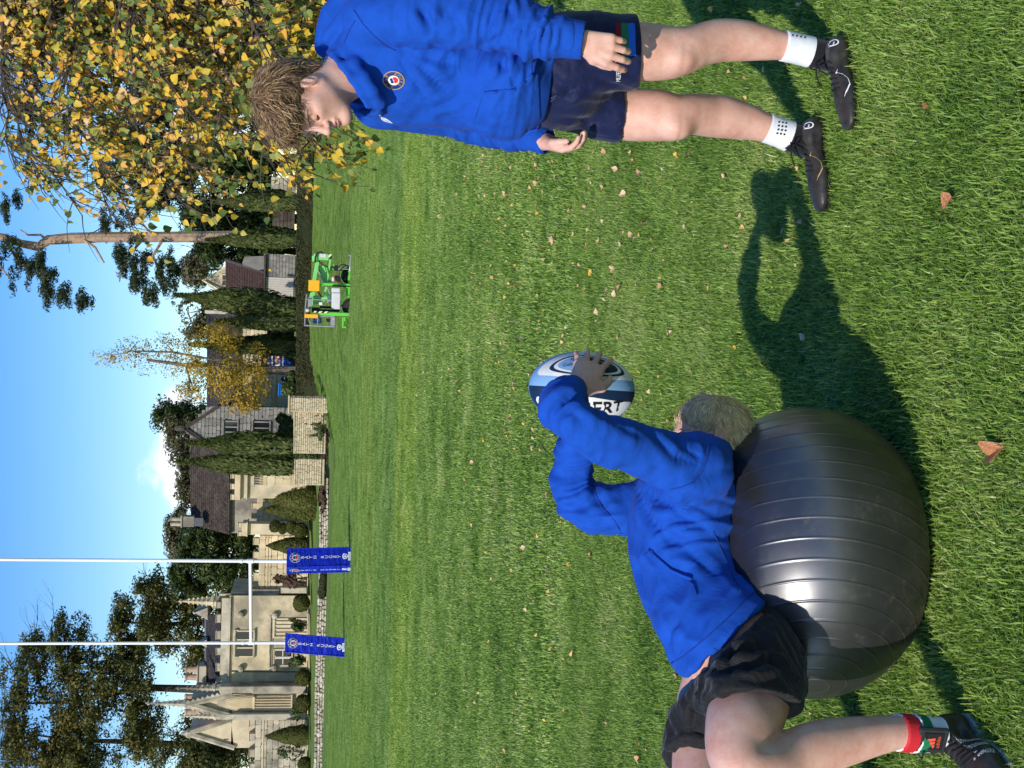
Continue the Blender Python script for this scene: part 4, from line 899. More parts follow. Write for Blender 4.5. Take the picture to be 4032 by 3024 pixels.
# ------------------------------------------------------------------ the boy lying back over the ball
def build_lying_boy():
    T = thing('person', (float(P(3850,2980,3.02)[0])+.1, 3.25, 0), 'fair-haired boy in blue hoodie and black shorts lying back over the exercise ball, arms raised', 'person')
    lo_, hi_ = (-1.35,2.62,-.0), (.12,4.05,1.08)
    B = Field(lo_, hi_, .0042)
    # near (left) leg: hip, knee, ankle, then the far leg running out of the picture
    ln = [pt(2945,2590,3.21,150), pt(2958,2720,3.10,156), pt(2925,2860,2.99,146), pt(2905,2960,2.93,122), pt(2935,3025,2.895,106), pt(3010,3030,2.90,104), pt(3100,2990,2.935,104), pt(3220,2945,2.96,104), pt(3350,2915,2.98,90), pt(3460,2895,2.99,73), pt(3540,2885,3.00,64), pt(3640,2890,3.01,58)]
    lf = [pt(2860,2560,3.42,128), pt(2790,2760,3.55,122), pt(2760,2950,3.45,112), pt(2745,3120,3.36,92), pt(2780,3200,3.32,86), pt(2950,3230,3.34,82), pt(3150,3240,3.38,80), pt(3380,3250,3.42,55), pt(3500,3255,3.44,46)]
    B.chain(ln, .015); B.chain(lf, .015)
    B.chain([pt(2925,2600,3.28,165), pt(2860,2510,3.28,190), pt(2790,2430,3.33,172), pt(2700,2200,3.44,160), pt(2700,1950,3.46,150), pt(2760,1800,3.46,90)], .03, flat=((.1,1,0), 1.0))
    # arms and hands
    al = [pt(2750,1820,3.26,72), pt(2600,1795,3.22,66), pt(2430,1740,3.17,61), pt(2255,1672,3.13,56), pt(2215,1600,3.18,50), pt(2250,1560,3.31,46), pt(2283,1540,3.362,40)]
    ar = [pt(2700,1900,3.66,64), pt(2520,1990,3.70,60), pt(2340,1990,3.74,56), pt(2240,1900,3.76,51), pt(2250,1770,3.72,45), pt(2270,1640,3.64,37), pt(2280,1600,3.62,34)]
    B.chain(al, .02); B.chain(ar, .02)
    hd = P(2325,1425,3.40)-al[-1][0]
    hand_field(B, al[-1][0], hd, (.05,-.98,.15), (.3,0,-1), L=.157, curl=(.20,.32,.25), spread=.24, thumb=1.05, rw=.022)
    hand_field(B, ar[-1][0], P(2330,1500,3.60)-ar[-1][0], (0,.98,.1), (.3,0,-1), L=.150, curl=(.2,.4,.3), spread=.15, thumb=.9)
    # head: face to the sky, crown away from the shoulders and dropped back
    fwd = Vector((-.03,-.05,1)); top = Vector((1,.14,.03)); A = axes(fwd, top)
    o = P(2785,1722,3.47); s = .93
    q = head_field(B, o, A, s)
    B.cap(q(-.02,0,-.07), P(2770,1850,3.46), .052, .06, .03)
    V, Q = B.surface(); V = smooth(V, Q, 1, .4); obj('body', V, Q, M_SKIN2, T, True)
    for g in (-1, 1):
        mb = MB()
        for i in range(26):
            a = i/25.; tuft(mb, q(.0965-.026*a*a, g*(.014+.040*a), .0125+.006*math.sin(a*2.2)), Vector(A[1])*g-Vector(A[0])*.1, A[0], .009, .001, .2, 3, i)
        mb.build('eyebrow', M_HAIR2, T)
    H = Field(o-.19, o+.19, .005); H.ell(q(-.022,0,.040), A, np.array((.106,.084,.080))*s, .01); H.ell(q(-.070,0,.0), A, np.array((.055,.068,.070))*s, .03)
    H.ell(q(.118,0,-.042), A, np.array((.090,.13,.085))*s, .01, sub=True)
    for g in (-1,1): H.ell(q(.012,g*.095,-.035), A, np.array((.050,.050,.042))*s, .01, sub=True)
    HV, HQ = H.surface(); HN = vnormals(HV, HQ); HV = HV+HN*(.005*vnoise(HV*42, 5, 2))[:,None]; hair = obj('hair', HV, HQ, M_HAIRCAP2, T, True)
    rs = random.Random(5); mb = MB(); loc = (HV-o)@A.T/s; hw = vnoise(HV*24, 9, 2); hw2 = vnoise(HV*24, 19, 2); ids = list(range(len(HV))); rs.shuffle(ids); cnt = 0; crown = np.array((-.05,0,.12))
    for i in ids:
        if cnt >= 4200: break
        n = Vector(HN[i]); flow = loc[i]-crown; fl = Vector(A.T@flow).normalized()
        if loc[i][0] > 0: fl = (fl*.2+Vector(A[2])*.5+Vector(A[1])*.2).normalized()
        fl = (fl+Vector(A[1])*hw[i]*.7+Vector(A[2])*hw2[i]*.5+Vector((0,0,-.25))).normalized(); fl = (fl-n*fl.dot(n)).normalized()
        d = fl+n*rs.uniform(-.02,.28)+Vector((rs.gauss(0,1), rs.gauss(0,1), rs.gauss(0,1)))*.12
        tuft(mb, Vector(HV[i])-n*.004, d, n, rs.uniform(.018,.036), rs.uniform(.0006,.0013), rs.uniform(.5,1.8)*rs.choice((-1,1)), 6, int(hw[i]*9), .10, 5.5); cnt += 1
    mb.build('lock', M_HAIR2, hair, True, kind='stuff')
    # ---------------- hoodie
    Hd = Field((-.95,2.95,.30), (.12,4.05,1.08), .0046)
    tor = [pt(2770,1815,3.46,100), pt(2725,1890,3.46,165), pt(2690,2010,3.46,190), pt(2690,2150,3.46,200), pt(2725,2290,3.42,198), pt(2790,2410,3.35,208), pt(2850,2500,3.29,218)]
    Hd.chain([(c, r_) for c, r_ in tor], .03, flat=((.1,1,0), 1.28))
    sl_ = [pt(2740,1835,3.27,109), pt(2660,1825,3.24,109), pt(2540,1780,3.20,98), pt(2400,1730,3.16,90), pt(2275,1675,3.13,85), pt(2215,1610,3.17,81), pt(2228,1545,3.27,68)]
    sr_ = [pt(2690,1930,3.66,102), pt(2560,1990,3.69,95), pt(2420,2010,3.72,87), pt(2300,1985,3.75,84), pt(2245,1900,3.76,76), pt(2265,1780,3.72,67), pt(2275,1690,3.66,58)]
    Hd.chain(sl_, .010); Hd.chain(sr_, .010); Hd.cap(P(2720,1880,3.40), sl_[0][0], .10, .075, .04); Hd.cap(P(2720,1900,3.55), sr_[0][0], .10, .07, .04)
    cf = [pt(2228,1548,3.27,68), pt(2255,1535,3.325,60)]; cf2 = [pt(2275,1690,3.66,58), pt(2278,1640,3.64,52)]
    Hd.chain(cf, .005); Hd.chain(cf2, .005)
    for a, b in ((cf[0][0], cf[1][0]), (cf2[0][0], cf2[1][0])):
        ax = (b-a)/np.linalg.norm(b-a); e = b+ax*.004; sl, gg = Hd.region(b-.075, b+.075)
        dd = (gg[0]-e[0])*ax[0]+(gg[1]-e[1])*ax[1]+(gg[2]-e[2])*ax[2]; Hd.D[sl] = np.maximum(Hd.D[sl], np.where(dd < .075, dd, -1))
    # hem: cut square across the hips
    hn = Vector(P(2950,2607,3.28)-P(2750,2393,3.28)); vr = Vector(ray(2852,2502)).normalized(); hn = hn-vr*hn.dot(vr); hn.normalize()
    hem = [pt(2800,2435,3.33,219), pt(2850,2500,3.29,222), pt(2910,2565,3.25,218)]
    Hd.chain(hem, .006, flat=((.1,1,0), 1.02))
    far = P(2862,2512,3.28)
    sl, gg = Hd.region((-.95,2.95,.30), (-.30,4.05,1.08)); dd = (gg[0]-far[0])*hn[0]+(gg[1]-far[1])*hn[1]+(gg[2]-far[2])*hn[2]; Hd.D[sl] = np.maximum(Hd.D[sl], dd)
    Hd.cap(P(2980,2640,3.22), P(2815,2462,3.30), .120, .120, .006, flat=((.1,1,0), 1.05), sub=True)
    rb = Field((-.95,2.95,.30), (.12,4.05,1.08), .0046); rb.chain([(c_, r_*1.012) for c_, r_ in hem], .006, flat=((.1,1,0), 1.02)); rb.cut(far+np.array(hn)*.003, tuple(hn)); rb.cut(far-np.array(hn)*.052, tuple(-np.array(hn)))
    rb.cap(P(2980,2640,3.22), P(2815,2462,3.30), .126, .126, .004, flat=((.1,1,0), 1.05), sub=True)
    # hood bunched behind the neck
    Hd.cap(P(2790,1800,3.34), P(2815,1790,3.56), .045, .045, .02); Hd.cap(P(2760,1790,3.36), P(2750,1790,3.52), .028, .028, .015)
    Hd.cap(q(-.01,0,-.06), P(2765,1850,3.46), .055, .06, .005, sub=True)
    # what rests on the ball follows it
    g = [Hd.lo[i]+Hd.h*np.arange(Hd.n[i], dtype=np.float32) for i in range(3)]
    zz = (g[2][None,None,:]-BALLC[2]); zz = np.where(zz > .318*.70, .318*.70+(zz-.318*.70)/.44, zz)
    bd = np.sqrt(((g[0][:,None,None]-BALLC[0])/.380)**2+((g[1][None,:,None]-BALLC[1])/.362)**2+(zz/.318)**2)-1
    Hd.D = np.maximum(Hd.D, -(bd*.25)+.004)
    V, Q = Hd.surface(); V = smooth(V, Q, 2, .5); Nn = vnormals(V, Q)
    V = folds(V, Nn, sl_[4][0], sl_[6][0], .013, 30, 6, 3, -.3, 1.0, .13); V = folds(V, Nn, sl_[0][0], sl_[4][0], .0055, 18, 9, 4, -.1, 1.05, .14)
    V = folds(V, Nn, sr_[3][0], sr_[6][0], .014, 30, 6, 5, -.4, 1.0, .12); V = folds(V, Nn, sr_[0][0], sr_[3][0], .0055, 18, 9, 6, 0, 1.0, .12)
    V = folds(V, Nn, P(2560,2000,3.3), P(2900,2350,3.3), .010, 9, 16, 7, -.1, 1.2); V = folds(V, Nn, P(2780,1900,3.25), P(2840,2100,3.2), .009, 38, 5, 8, -.1, 1.1, .16); V = creases(V, Q, [[(2555,1690),(2650,1790),(2780,1850)],[(2620,1705),(2710,1775),(2785,1815)],[(2510,1905),(2640,2000),(2760,2070),(2830,2120)],[(2560,1960),(2680,1990),(2800,2000)],(.8,[(2640,1925),(2740,1960),(2830,1970)]),(.8,[(2680,1950),(2770,2010),(2830,2050)]),[(2500,1900),(2560,2040),(2680,2180)],(.8,[(2600,2060),(2720,2180),(2850,2290)]),[(2620,2560),(2640,2480),(2690,2430)],[(2300,1660),(2250,1620),(2215,1640)],[(2280,1580),(2240,1570),(2200,1600)],[(2390,1620),(2330,1600),(2310,1560)],(.8,[(2420,1660),(2370,1640),(2330,1590)]),[(2330,1870),(2350,1960),(2420,2050)],[(2345,1950),(2300,1990),(2240,2000)],(.8,[(2400,1860),(2440,1880),(2470,1900)]),[(2960,2340),(2900,2280),(2870,2250)]], .0065, .012); V = smooth(V, Q, 1, .25)
    hood = obj('hoodie', V, Q, M_HOODIE, T, True); tree = bvh_of(V, Q)
    rv_, rq_ = rb.surface(); rv_ = smooth(rv_, rq_, 2, .5); ra_ = (rv_-far)@np.array(E3 := np.array(Vector(hn).cross(Vector(vr)))); rv_ = rv_+vnormals(rv_, rq_)*(np.sin(ra_*900)*.0006)[:,None]; obj('rib_hem', rv_, rq_, M_HOODIE, hood, True)
    lay_px('pocket', poly2d([(2565,2165),(2590,2200),(2640,2245),(2700,2275),(2730,2300),(2745,2345),(2690,2420),(2610,2440),(2545,2350),(2520,2250),(2530,2190)], 4), tree, M_HOODIE, hood, .007)
    mbs = MB(); pts = [(2555,2165),(2590,2200),(2640,2245),(2690,2268),(2722,2280)]; ww = []
    for x, y in pts:
        h = tree.ray_cast(Vector(_C), Vector(ray(x, y)).normalized()); ww.append(h[0]-Vector(ray(x, y)).normalized()*.006)
    mbs.tube(ww, .0045, 6); mbs.build('pocket_edge', M_HOODIE, hood, True)
    for pth in ([(2796,1750),(2785,1800),(2762,1862),(2729,1900),(2680,1918),(2633,1927)], [(2808,2090),(2850,2190),(2890,2275),(2925,2345)], [(2632,2618),(2690,2585),(2770,2520),(2860,2440),(2930,2370),(2975,2325)], [(2325,1867),(2338,1930),(2370,1995),(2422,2053),(2464,2132)]):
        seam('seam', pth, tree, M_SEAM, hood)
    # ---------------- shorts
    S1 = Field((-1.35,2.75,.25), (-.35,4.0,.90), .005)
    wa = [pt(2866,2516,3.28,204), pt(2905,2560,3.25,210), pt(2945,2620,3.22,212)]
    S1.chain(wa, .03, flat=((.1,1,0), 1.02))
    W1 = P(2882,2535,3.28); wn = np.array(hn); S1.cut(W1+wn*.012, tuple(-wn))
    Ln = Field((-1.35,2.75,.25), (-.35,4.0,.90), .005); Lf = Field((-1.35,2.75,.25), (-.35,4.0,.90), .005)
    Ln.chain([pt(2945,2590,3.20,196), pt(2960,2670,3.13,202), pt(2962,2740,3.08,202), pt(2940,2870,2.98,196)], .02)
    kn = np.array((-.84,-.46,.10)); kn /= np.linalg.norm(kn); Ln.cut(P(2962,2790,3.06), tuple(kn))
    Ln.cap(P(2950,2900,2.975), P(2935,3010,2.91), .112, .112, .004, sub=True)
    Lf.chain([pt(2850,2580,3.40,150), pt(2790,2740,3.44,148), pt(2765,2900,3.46,142), pt(2755,3020,3.40,142)], .02)
    kf = np.array(P(2755,3060,3.39))-np.array(P(2790,2760,3.55)); kf /= np.linalg.norm(kf); Lf.cut(P(2762,2990,3.42), tuple(kf))
    for D in (Ln.D, Lf.D):
        h = np.clip(.5+.5*(S1.D-D)/.025, 0, 1); S1.D = S1.D*(1-h)+D*h-.025*h*(1-h)
    S1.cut(W1+wn*.012, tuple(-wn))
    V, Q = S1.surface(); V = smooth(V, Q, 2, .5); Nn = vnormals(V, Q)
    V = folds(V, Nn, P(2860,2560,3.2), P(2960,2760,3.1), .009, 7, 26, 12, -.3, 1.3); V = folds(V, Nn, P(2790,2480,3.3), P(3050,2560,3.2), .006, 22, 8, 13, -.2, 1.3); V = creases(V, Q, [[(2800,2560),(2860,2520),(2960,2480)],[(2830,2600),(2920,2560),(3040,2560)],[(2780,2640),(2870,2640),(3000,2620)],[(2860,2660),(2880,2560),(2850,2500)],[(2930,2640),(3020,2600),(3090,2640)],(.8,[(2760,2700),(2740,2800),(2720,2900)])], .009, .011); V = smooth(V, Q, 1, .3)
    sh = obj('shorts', V, Q, M_BLACKCLOTH, T, True); st = bvh_of(V, Q)
    wb = Field((-1.35,2.75,.25), (-.35,4.0,.90), .005); wb.chain([(c_, r_*.985) for c_, r_ in wa], .03, flat=((.1,1,0), 1.02)); wb.cut(W1+wn*.003, tuple(-wn)); wb.cut(W1+wn*.03, tuple(wn)); VV, QQ = wb.surface(); obj('waistband', VV, QQ, M_RED, sh, True)
    # ---------------- sock and boot on the near foot
    so = [pt(3535,2884,3.00,74), pt(3580,2887,3.003,73), pt(3600,2889,3.005,77)]
    bands = ((M_WHITE, (3532,3541,72,73)), (M_RED, (3541,3588,73,74)), (M_WHITE, (3588,3600,76,76)), (M_GREEN, (3600,3634,74,75)), (M_WHITE, (3634,3650,72,72)), (M_SOCK, (3650,3700,64,70)))
    root = None
    for i, (m_, (x0,x1,r0,r1)) in enumerate(bands):
        o_ = sock('sock' if root is None else 'sock_band', [pt(x0,2884+(x0-3535)*.06,3.0,r0), pt(x1,2884+(x1-3535)*.06,3.003,r1)], T if root is None else root, m_, .0010 if m_ is M_RED else .0004)
        root = root or o_
    hp = np.array(G(3795,2835,.016)); tp = np.array(G(3990,3085,.016)); print('boot', hp, tp); fd = (tp-hp)/np.linalg.norm(tp-hp); tp = hp+fd*.30
    Fb = Field(np.minimum(hp,tp)-.09, np.maximum(hp,tp)+np.array((.09,.09,.2)), .004); A_, qq = boot_field(Fb, hp, tp, .112, .055)
    V, Q = Fb.surface(); V = smooth(V, Q, 1, .5); bo = obj('boot', V, Q, M_BOOT, T, True); tb = bvh_of(V, Q)
    boot_sole('sole', qq, bo, simple('pale_plate', (.45,.42,.36), .5))
    mb = MB()
    for k in range(7):
        a = .28+.052*k; z = 1.05-.10*k
        l0 = [tb.find_nearest(Vector(qq(a+.05*t, (.46+.05*k/6)*t, z+.25-.28*abs(t)))) for t in (-1,-.5,0,.5,1)]; mb.tube([h_[0]+h_[1]*.002 for h_ in l0], .003, 6)
    p0 = Vector(qq(.30,0,1.30))
    mb.build('lace', M_LACE, bo, True)
    for sg in (-1,1): mb = MB(); mb.tube([p0, p0+Vector(A_[1])*sg*.02+Vector((0,0,.012)), p0+Vector(A_[1])*sg*.034+Vector(A_[0])*.014, p0+Vector(A_[1])*sg*.010+Vector(A_[0])*.016], .003, 6); mb.build('lace', M_LACE, bo, True)
    # tongue with its mark
    tg = MB(); u = Vector(A_[2]); f = Vector(A_[0]); l = Vector(A_[1]); tc_ = Vector(P(3690,2915,2.965)); tu = (u*.95-f*.10).normalized(); tn = (f*.9-u*.25).normalized()
    tn = l.cross(tu) if l.cross(tu).dot(f) > 0 else tu.cross(l); rot = Matrix((l, tu, tn)).transposed()
    tg.box(tc_+tu*.012, (.066,.070,.011), rot, bev=.004); tongue = tg.build('tongue', simple('tongue_rubber', (.022,.022,.022), .6, bumps=.2), bo)
    tp_ = MB(); tp_.box(tc_+tu*.012+tn*.006, (.046,.048,.004), rot, bev=.002); tp_.build('tongue_panel', simple('tongue_patch', (.012,.012,.012), .5), bo)
    fo = tc_+tu*.012+tn*.0086; RED = simple('orange_red_print', (.75,.09,.045), .5, var=.03)
    if (l.cross(tu)).dot(tn) < 0: l = -l
    mark = MB()
    for (x0, x1, h0_) in ((-.013,-.0065,.008),(-.0045,.002,.014),(.004,.0105,.020)):
        mark.add([fo+l*x0+tu*-.004, fo+l*x1+tu*-.004, fo+l*(x1-.003)+tu*(h0_-.006), fo+l*(x0-.004)+tu*(h0_-.009)], [(0,1,2,3)])
    mark.build('tongue_mark', RED, bo)
    v, f_ = text2d('adidas', .0125); obj('tongue_lettering', [fo+l*x+tu*(y-.012) for x, y in v], f_, RED, bo)
    # three woven bands on the near side
    sd = 1 if Vector(A_[1]).dot(Vector((.8,-.6,0))) > 0 else -1
    wm, nt, bsdf = newmat('woven_band', .7); ck = nt.nodes.new('ShaderNodeTexChecker'); ck.inputs['Scale'].default_value = 260; ck.inputs[1].default_value = (.62,.60,.55,1); ck.inputs[2].default_value = (.03,.03,.03,1); nt.links.new(texco(nt), ck.inputs[0]); nt.links.new(ck.outputs[0], bsdf.inputs['Base Color'])
    for sd in (-1,1):
        for a in (.36,.47,.58):
            V_ = []; 
            for i in range(9):
                for j in range(4):
                    pq = Vector(qq(a+.045*j/3+.07*i/8, sd*1.25, .28+.75*(1-i/8))); h_ = tb.ray_cast(pq, Vector(A_[1])*-sd, .2); V_.append((h_[0] if h_[0] else tb.find_nearest(pq)[0])+Vector(A_[1])*sd*.0014)
            obj('side_band', V_, [(i*4+j, i*4+j+1, (i+1)*4+j+1, (i+1)*4+j) for i in range(8) for j in range(3)], wm, bo, True)
    return T
build_lying_boy()

# ------------------------------------------------------------------ rugby ball
def build_rugby_ball():
    c = Vector(P(2291,1530,3.50)); T = thing('rugby_ball', c, 'white rugby ball with pale and dark blue panels held up by the lying boy', 'rugby ball')
    a_, b_ = .140, .0965
    up = Vector((0,0,1)); n = Vector((0,-1,0)); rt = Vector((1,0,0))
    up = (Matrix.Rotation(R(2), 3, 'Y') @ up); rt = (Matrix.Rotation(R(2), 3, 'Y') @ rt)
    def bp(lon, lat, lift=0.0):
        d = (n*math.cos(lon)+rt*math.sin(lon)); return c+d*math.cos(lat)*(b_+lift)+up*math.sin(lat)*(a_+lift)
    W_ = simple('ball_white', (.74,.74,.72), .55, var=.06, nscale=25, bumps=.3, bscale=900, bdist=.001); PB = simple('ball_pale_blue', (.20,.38,.62), .5, var=.06, bumps=.3, bscale=900, bdist=.001); DB = simple('ball_dark_blue', (.010,.028,.070), .45, var=.1, bumps=.3, bscale=900, bdist=.001)
    nl, nb = 96, 64; V = []; F = []; mi = []
    for i in range(nb+1):
        la = -math.pi/2+math.pi*i/nb
        for k in range(nl): V.append(bp(2*math.pi*k/nl, la*.999))
    for i in range(nb):
        for k in range(nl):
            F.append((i*nl+k, i*nl+(k+1)%nl, (i+1)*nl+(k+1)%nl, (i+1)*nl+k))
            lon = (360*(k+.5)/nl) % 360; mi.append(1 if (lon < 90 or 180 <= lon < 270) else 2)
    obj('shell', V, F, [W_, PB, DB], T, True, mi=mi)
    tree = bvh_of(V, F)
    def mark(name, vf, lon0, mat, lift=.0012, sc=1.0, vert=False):
        V_ = []
        for x, y in vf[0]:
            x, y = x*sc, y*sc
            V_.append(bp(math.radians(lon0)+x/b_, y/a_, lift))
        obj(name, V_, vf[1], mat, T, True)
    for L0 in (45, 135, 225, 315):
        hw_ = [(math.radians(33)*b_*max(0, math.cos(t_))**.62*(1-.25*abs(math.sin(t_))), a_*1.08*math.sin(t_)) for t_ in np.linspace(-1.56, 1.56, 28)]
        pl = [(x, y) for x, y in hw_]+[(-x, y) for x, y in hw_[::-1]]
        v = []; f_ = []; m_ = 10
        for x, y in hw_:
            for k in range(m_+1): v.append((x*(2*k/m_-1), y))
        f_ = [(i*(m_+1)+k, i*(m_+1)+k+1, (i+1)*(m_+1)+k+1, (i+1)*(m_+1)+k) for i in range(len(hw_)-1) for k in range(m_)]
        mark('white_panel', (v, f_), L0, W_, .0007)
    # oval league mark on the panel to the right, big lettering on the panel to the left
    L0 = 41
    ov = lambda r0, r1: ([(x*.036, y*.108) for x, y in disc2d(r0, r1, 40, 6)[0]], disc2d(r0, r1, 40, 6)[1])
    mark('oval_rim', ov(.86,1.0), L0, DB, .0012); mark('oval_ring', ov(.76,.87), L0, W_, .0014)
    v, f_ = ov(.02,.76); top = [q for q in f_ if sum(v[i][1] for i in q)/len(q) > .004]; bot = [q for q in f_ if sum(v[i][1] for i in q)/len(q) <= .004]
    mark('oval_upper', (v, top), L0, PB, .0016); mark('oval_lower', (v, bot), L0, DB, .0016)
    for s_, p0, p1, z, m_ in (('G', -.040, .016, .017, DB), ('Gallagher', -.040, -.002, .0155, DB), ('PREMIERSHIP', .040, .010, .0105, PB), ('RUGBY', .040, -.002, .0105, PB)):
        v, f_ = text2d(s_, z); mark('oval_lettering', ([(p_[1]+p1, -p_[0]-p0) for p_ in v], f_), L0, m_, .0022)
    v, f_ = text2d('GILBERT', .056, 1.0, .0012); mark('big_lettering', ([(p_[1]*.95, -p_[0]) for p_ in v], f_), -32, simple('ball_black', (.012,.012,.014), .5), .0016)
build_rugby_ball()
# ------------------------------------------------------------------ materials of the place
LIME = piecemat('cream_limestone', [(.50,.40,.24),(.58,.48,.30),(.66,.56,.37),(.54,.45,.31)], .9, .9, .22, .4, .02, lcol=(.28,.245,.17), con=.75)
OLDLIME = piecemat('weathered_limestone', [(.52,.41,.25),(.65,.53,.33),(.58,.48,.30)], .92, .55, .55, .5, .03, lcol=(.20,.175,.135), con=1.0)
GREYST = piecemat('grey_lichened_stone', [(.36,.31,.23),(.46,.40,.30),(.53,.47,.35),(.40,.35,.27)], .95, 1.2, .55, .5, .02, lcol=(.12,.11,.09))
DRYST = piecemat('dry_wall_stone', [(.40,.35,.26),(.54,.48,.37),(.33,.28,.20),(.62,.57,.46),(.27,.24,.19)], .95, 3.0, .25, .6, .02, lcol=(.20,.18,.14))
BRICKST = piecemat('coursed_cream_stone', [(.46,.38,.24),(.56,.47,.30),(.52,.42,.25),(.62,.54,.37),(.42,.34,.22)], .9, 2.0, .22, .5, .01, lcol=(.30,.25,.17))
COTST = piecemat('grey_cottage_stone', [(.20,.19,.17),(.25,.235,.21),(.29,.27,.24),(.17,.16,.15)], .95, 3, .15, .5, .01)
MORTAR = simple('mortar', (.46,.39,.26), .95, var=.2, nscale=2); DARKMORTAR = simple('dark_joint', (.07,.06,.05), 1.0, var=.3); GREYMORTAR = simple('grey_joint', (.19,.18,.16), .95)
SLATE = piecemat('dark_roof_slate', [(.040,.036,.036),(.060,.052,.050),(.050,.044,.046),(.075,.062,.055)], .8, 2.0, .2, .4, .01, lcol=(.10,.095,.07))
BROWNTILE = piecemat('brown_roof_tile', [(.070,.042,.034),(.085,.052,.042),(.060,.038,.032)], .85, 2.0, .1, .4, .01, lcol=(.09,.07,.05))
STONETILE = piecemat('mossy_stone_tile', [(.055,.043,.034),(.075,.056,.044),(.095,.073,.055),(.045,.034,.028)], .9, 2.0, .3, .4, .02, lcol=(.12,.11,.08))
TERRA = simple('terracotta', (.40,.27,.18), .8, var=.15); GLASS = simple('dark_window_glass', (.010,.012,.014), .08, spec=.6, var=.2); PALEGLASS = simple('blind', (.30,.33,.35), .5)
WHITEP = simple('white_paint', (.78,.78,.77), .45, var=.03); LEAD = simple('lead', (.09,.095,.105), .6)
YEW = leafmat('yew_leaf', [(.018,.032,.008),(.038,.062,.013),(.066,.092,.020),(.10,.12,.032)], .6, .15, .5)
CYP = leafmat('cypress_leaf', [(.028,.040,.009),(.055,.074,.016),(.092,.112,.027),(.14,.155,.046)], .6, .15, .6)
CEDAR = leafmat('cedar_leaf', [(.028,.042,.015),(.056,.074,.020),(.098,.105,.026),(.165,.14,.034),(.22,.145,.044)], .65, .2, .18)
PINEL = leafmat('pine_needles', [(.012,.022,.012),(.024,.040,.018),(.045,.066,.026),(.07,.09,.035)], .6, .15, .4)
WOODL = leafmat('distant_leaf', [(.060,.060,.025),(.105,.10,.042),(.16,.145,.065),(.22,.19,.095)], .7, .2, .15)
YELL = leafmat('yellow_leaf', [(.11,.10,.02),(.28,.20,.02),(.46,.31,.03),(.58,.40,.05),(.40,.22,.03)], .6, .35, .25)
HEDGEL = leafmat('hedge_leaf', [(.016,.020,.007),(.030,.036,.011),(.048,.052,.016),(.085,.060,.024)], .7, .15, .4)
TOPI = leafmat('clipped_box_leaf', [(.030,.034,.006),(.055,.062,.010),(.085,.092,.016),(.12,.12,.026)], .7, .15, .6)
BURG = leafmat('burgundy_leaf', [(.055,.030,.026),(.10,.05,.038),(.13,.085,.05),(.09,.09,.045)], .7, .2, .8)
SHRUBL = leafmat('shrub_leaf', [(.020,.036,.010),(.040,.066,.016),(.075,.105,.028),(.12,.14,.05)], .6, .2, .6)
BARK = simple('grey_bark', (.13,.105,.075), .95, var=.35, nscale=4, bumps=.6, bscale=14, bdist=.05); PINEBARK = simple('pale_pine_bark', (.34,.235,.165), .95, var=.35, nscale=3, bumps=.7, bscale=10, bdist=.05)
DARKBARK = simple('dark_bark', (.045,.035,.026), .95, var=.35, nscale=4)

NPR = np.random.RandomState(21)
def ground_at(x, y, d):
    return P(x, y, d)
def bx(mb, x0, x1, y0, y1, d, dep, m=0, bev=0.0):
    """a block whose front was measured in the photograph: x0..x1 downwards, y0..y1 sideways, d metres off"""
    c = P((x0+x1)/2, (y0+y1)/2, d); s = pxm(c); return mb.box((c[0], d+dep/2, c[2]), (abs(y1-y0)/s, dep, abs(x1-x0)/s), None, m, bev)
def leaf_quads(C, Nrm, size, asp=1.0, up=None):
    n = len(C); Nrm = Nrm/np.maximum(np.linalg.norm(Nrm, axis=1, keepdims=True), 1e-6)
    a = NPR.normal(size=(n,3)) if up is None else up+NPR.normal(size=(n,3))*.35
    a = a-Nrm*np.sum(a*Nrm, 1, keepdims=True); a /= np.maximum(np.linalg.norm(a, axis=1, keepdims=True), 1e-6); b = np.cross(Nrm, a)
    s = (np.broadcast_to(size, (n,))*NPR.uniform(.6, 1.35, n))[:,None]; a = a*s*.5; b = b*s*.5*asp
    V = np.stack([C-a, C+b*.9-a*.1, C+a, C-b*.9-a*.1], 1).reshape(-1, 3); return V, np.arange(n*4).reshape(n, 4)
def crown_points(blobs, n, seed, gap=.0, gscale=.8, shell=.45):
    rs = np.random.RandomState(seed); w_ = np.array([r_[0]*r_[1]*r_[2] for _, r_ in blobs])**.75; w_ /= w_.sum(); k = rs.choice(len(blobs), n, p=w_)
    d = rs.normal(size=(n,3)); d /= np.linalg.norm(d, axis=1, keepdims=True); r_ = rs.uniform(0, 1, n)**shell
    c = np.array([b[0] for b in blobs])[k]; R_ = np.array([b[1] for b in blobs])[k]; C = c+d*R_*r_[:,None]; Nn = d/R_+rs.normal(size=(n,3))*.5/R_.mean(1, keepdims=True)
    if gap > 0:
        ok = vnoise(C*gscale, seed, 2) > gap-.5; C, Nn = C[ok], Nn[ok]
    return C, Nn
def crown(name, mat, parent, blobs, n, size, seed, gap=.3, gscale=.8, asp=.6, shell=.45, up=None):
    C, Nn = crown_points(blobs, n, seed, gap, gscale, shell); V, F = leaf_quads(C, Nn, size, asp, up); return obj(name, V, F, mat, parent, kind='stuff' if False else None)
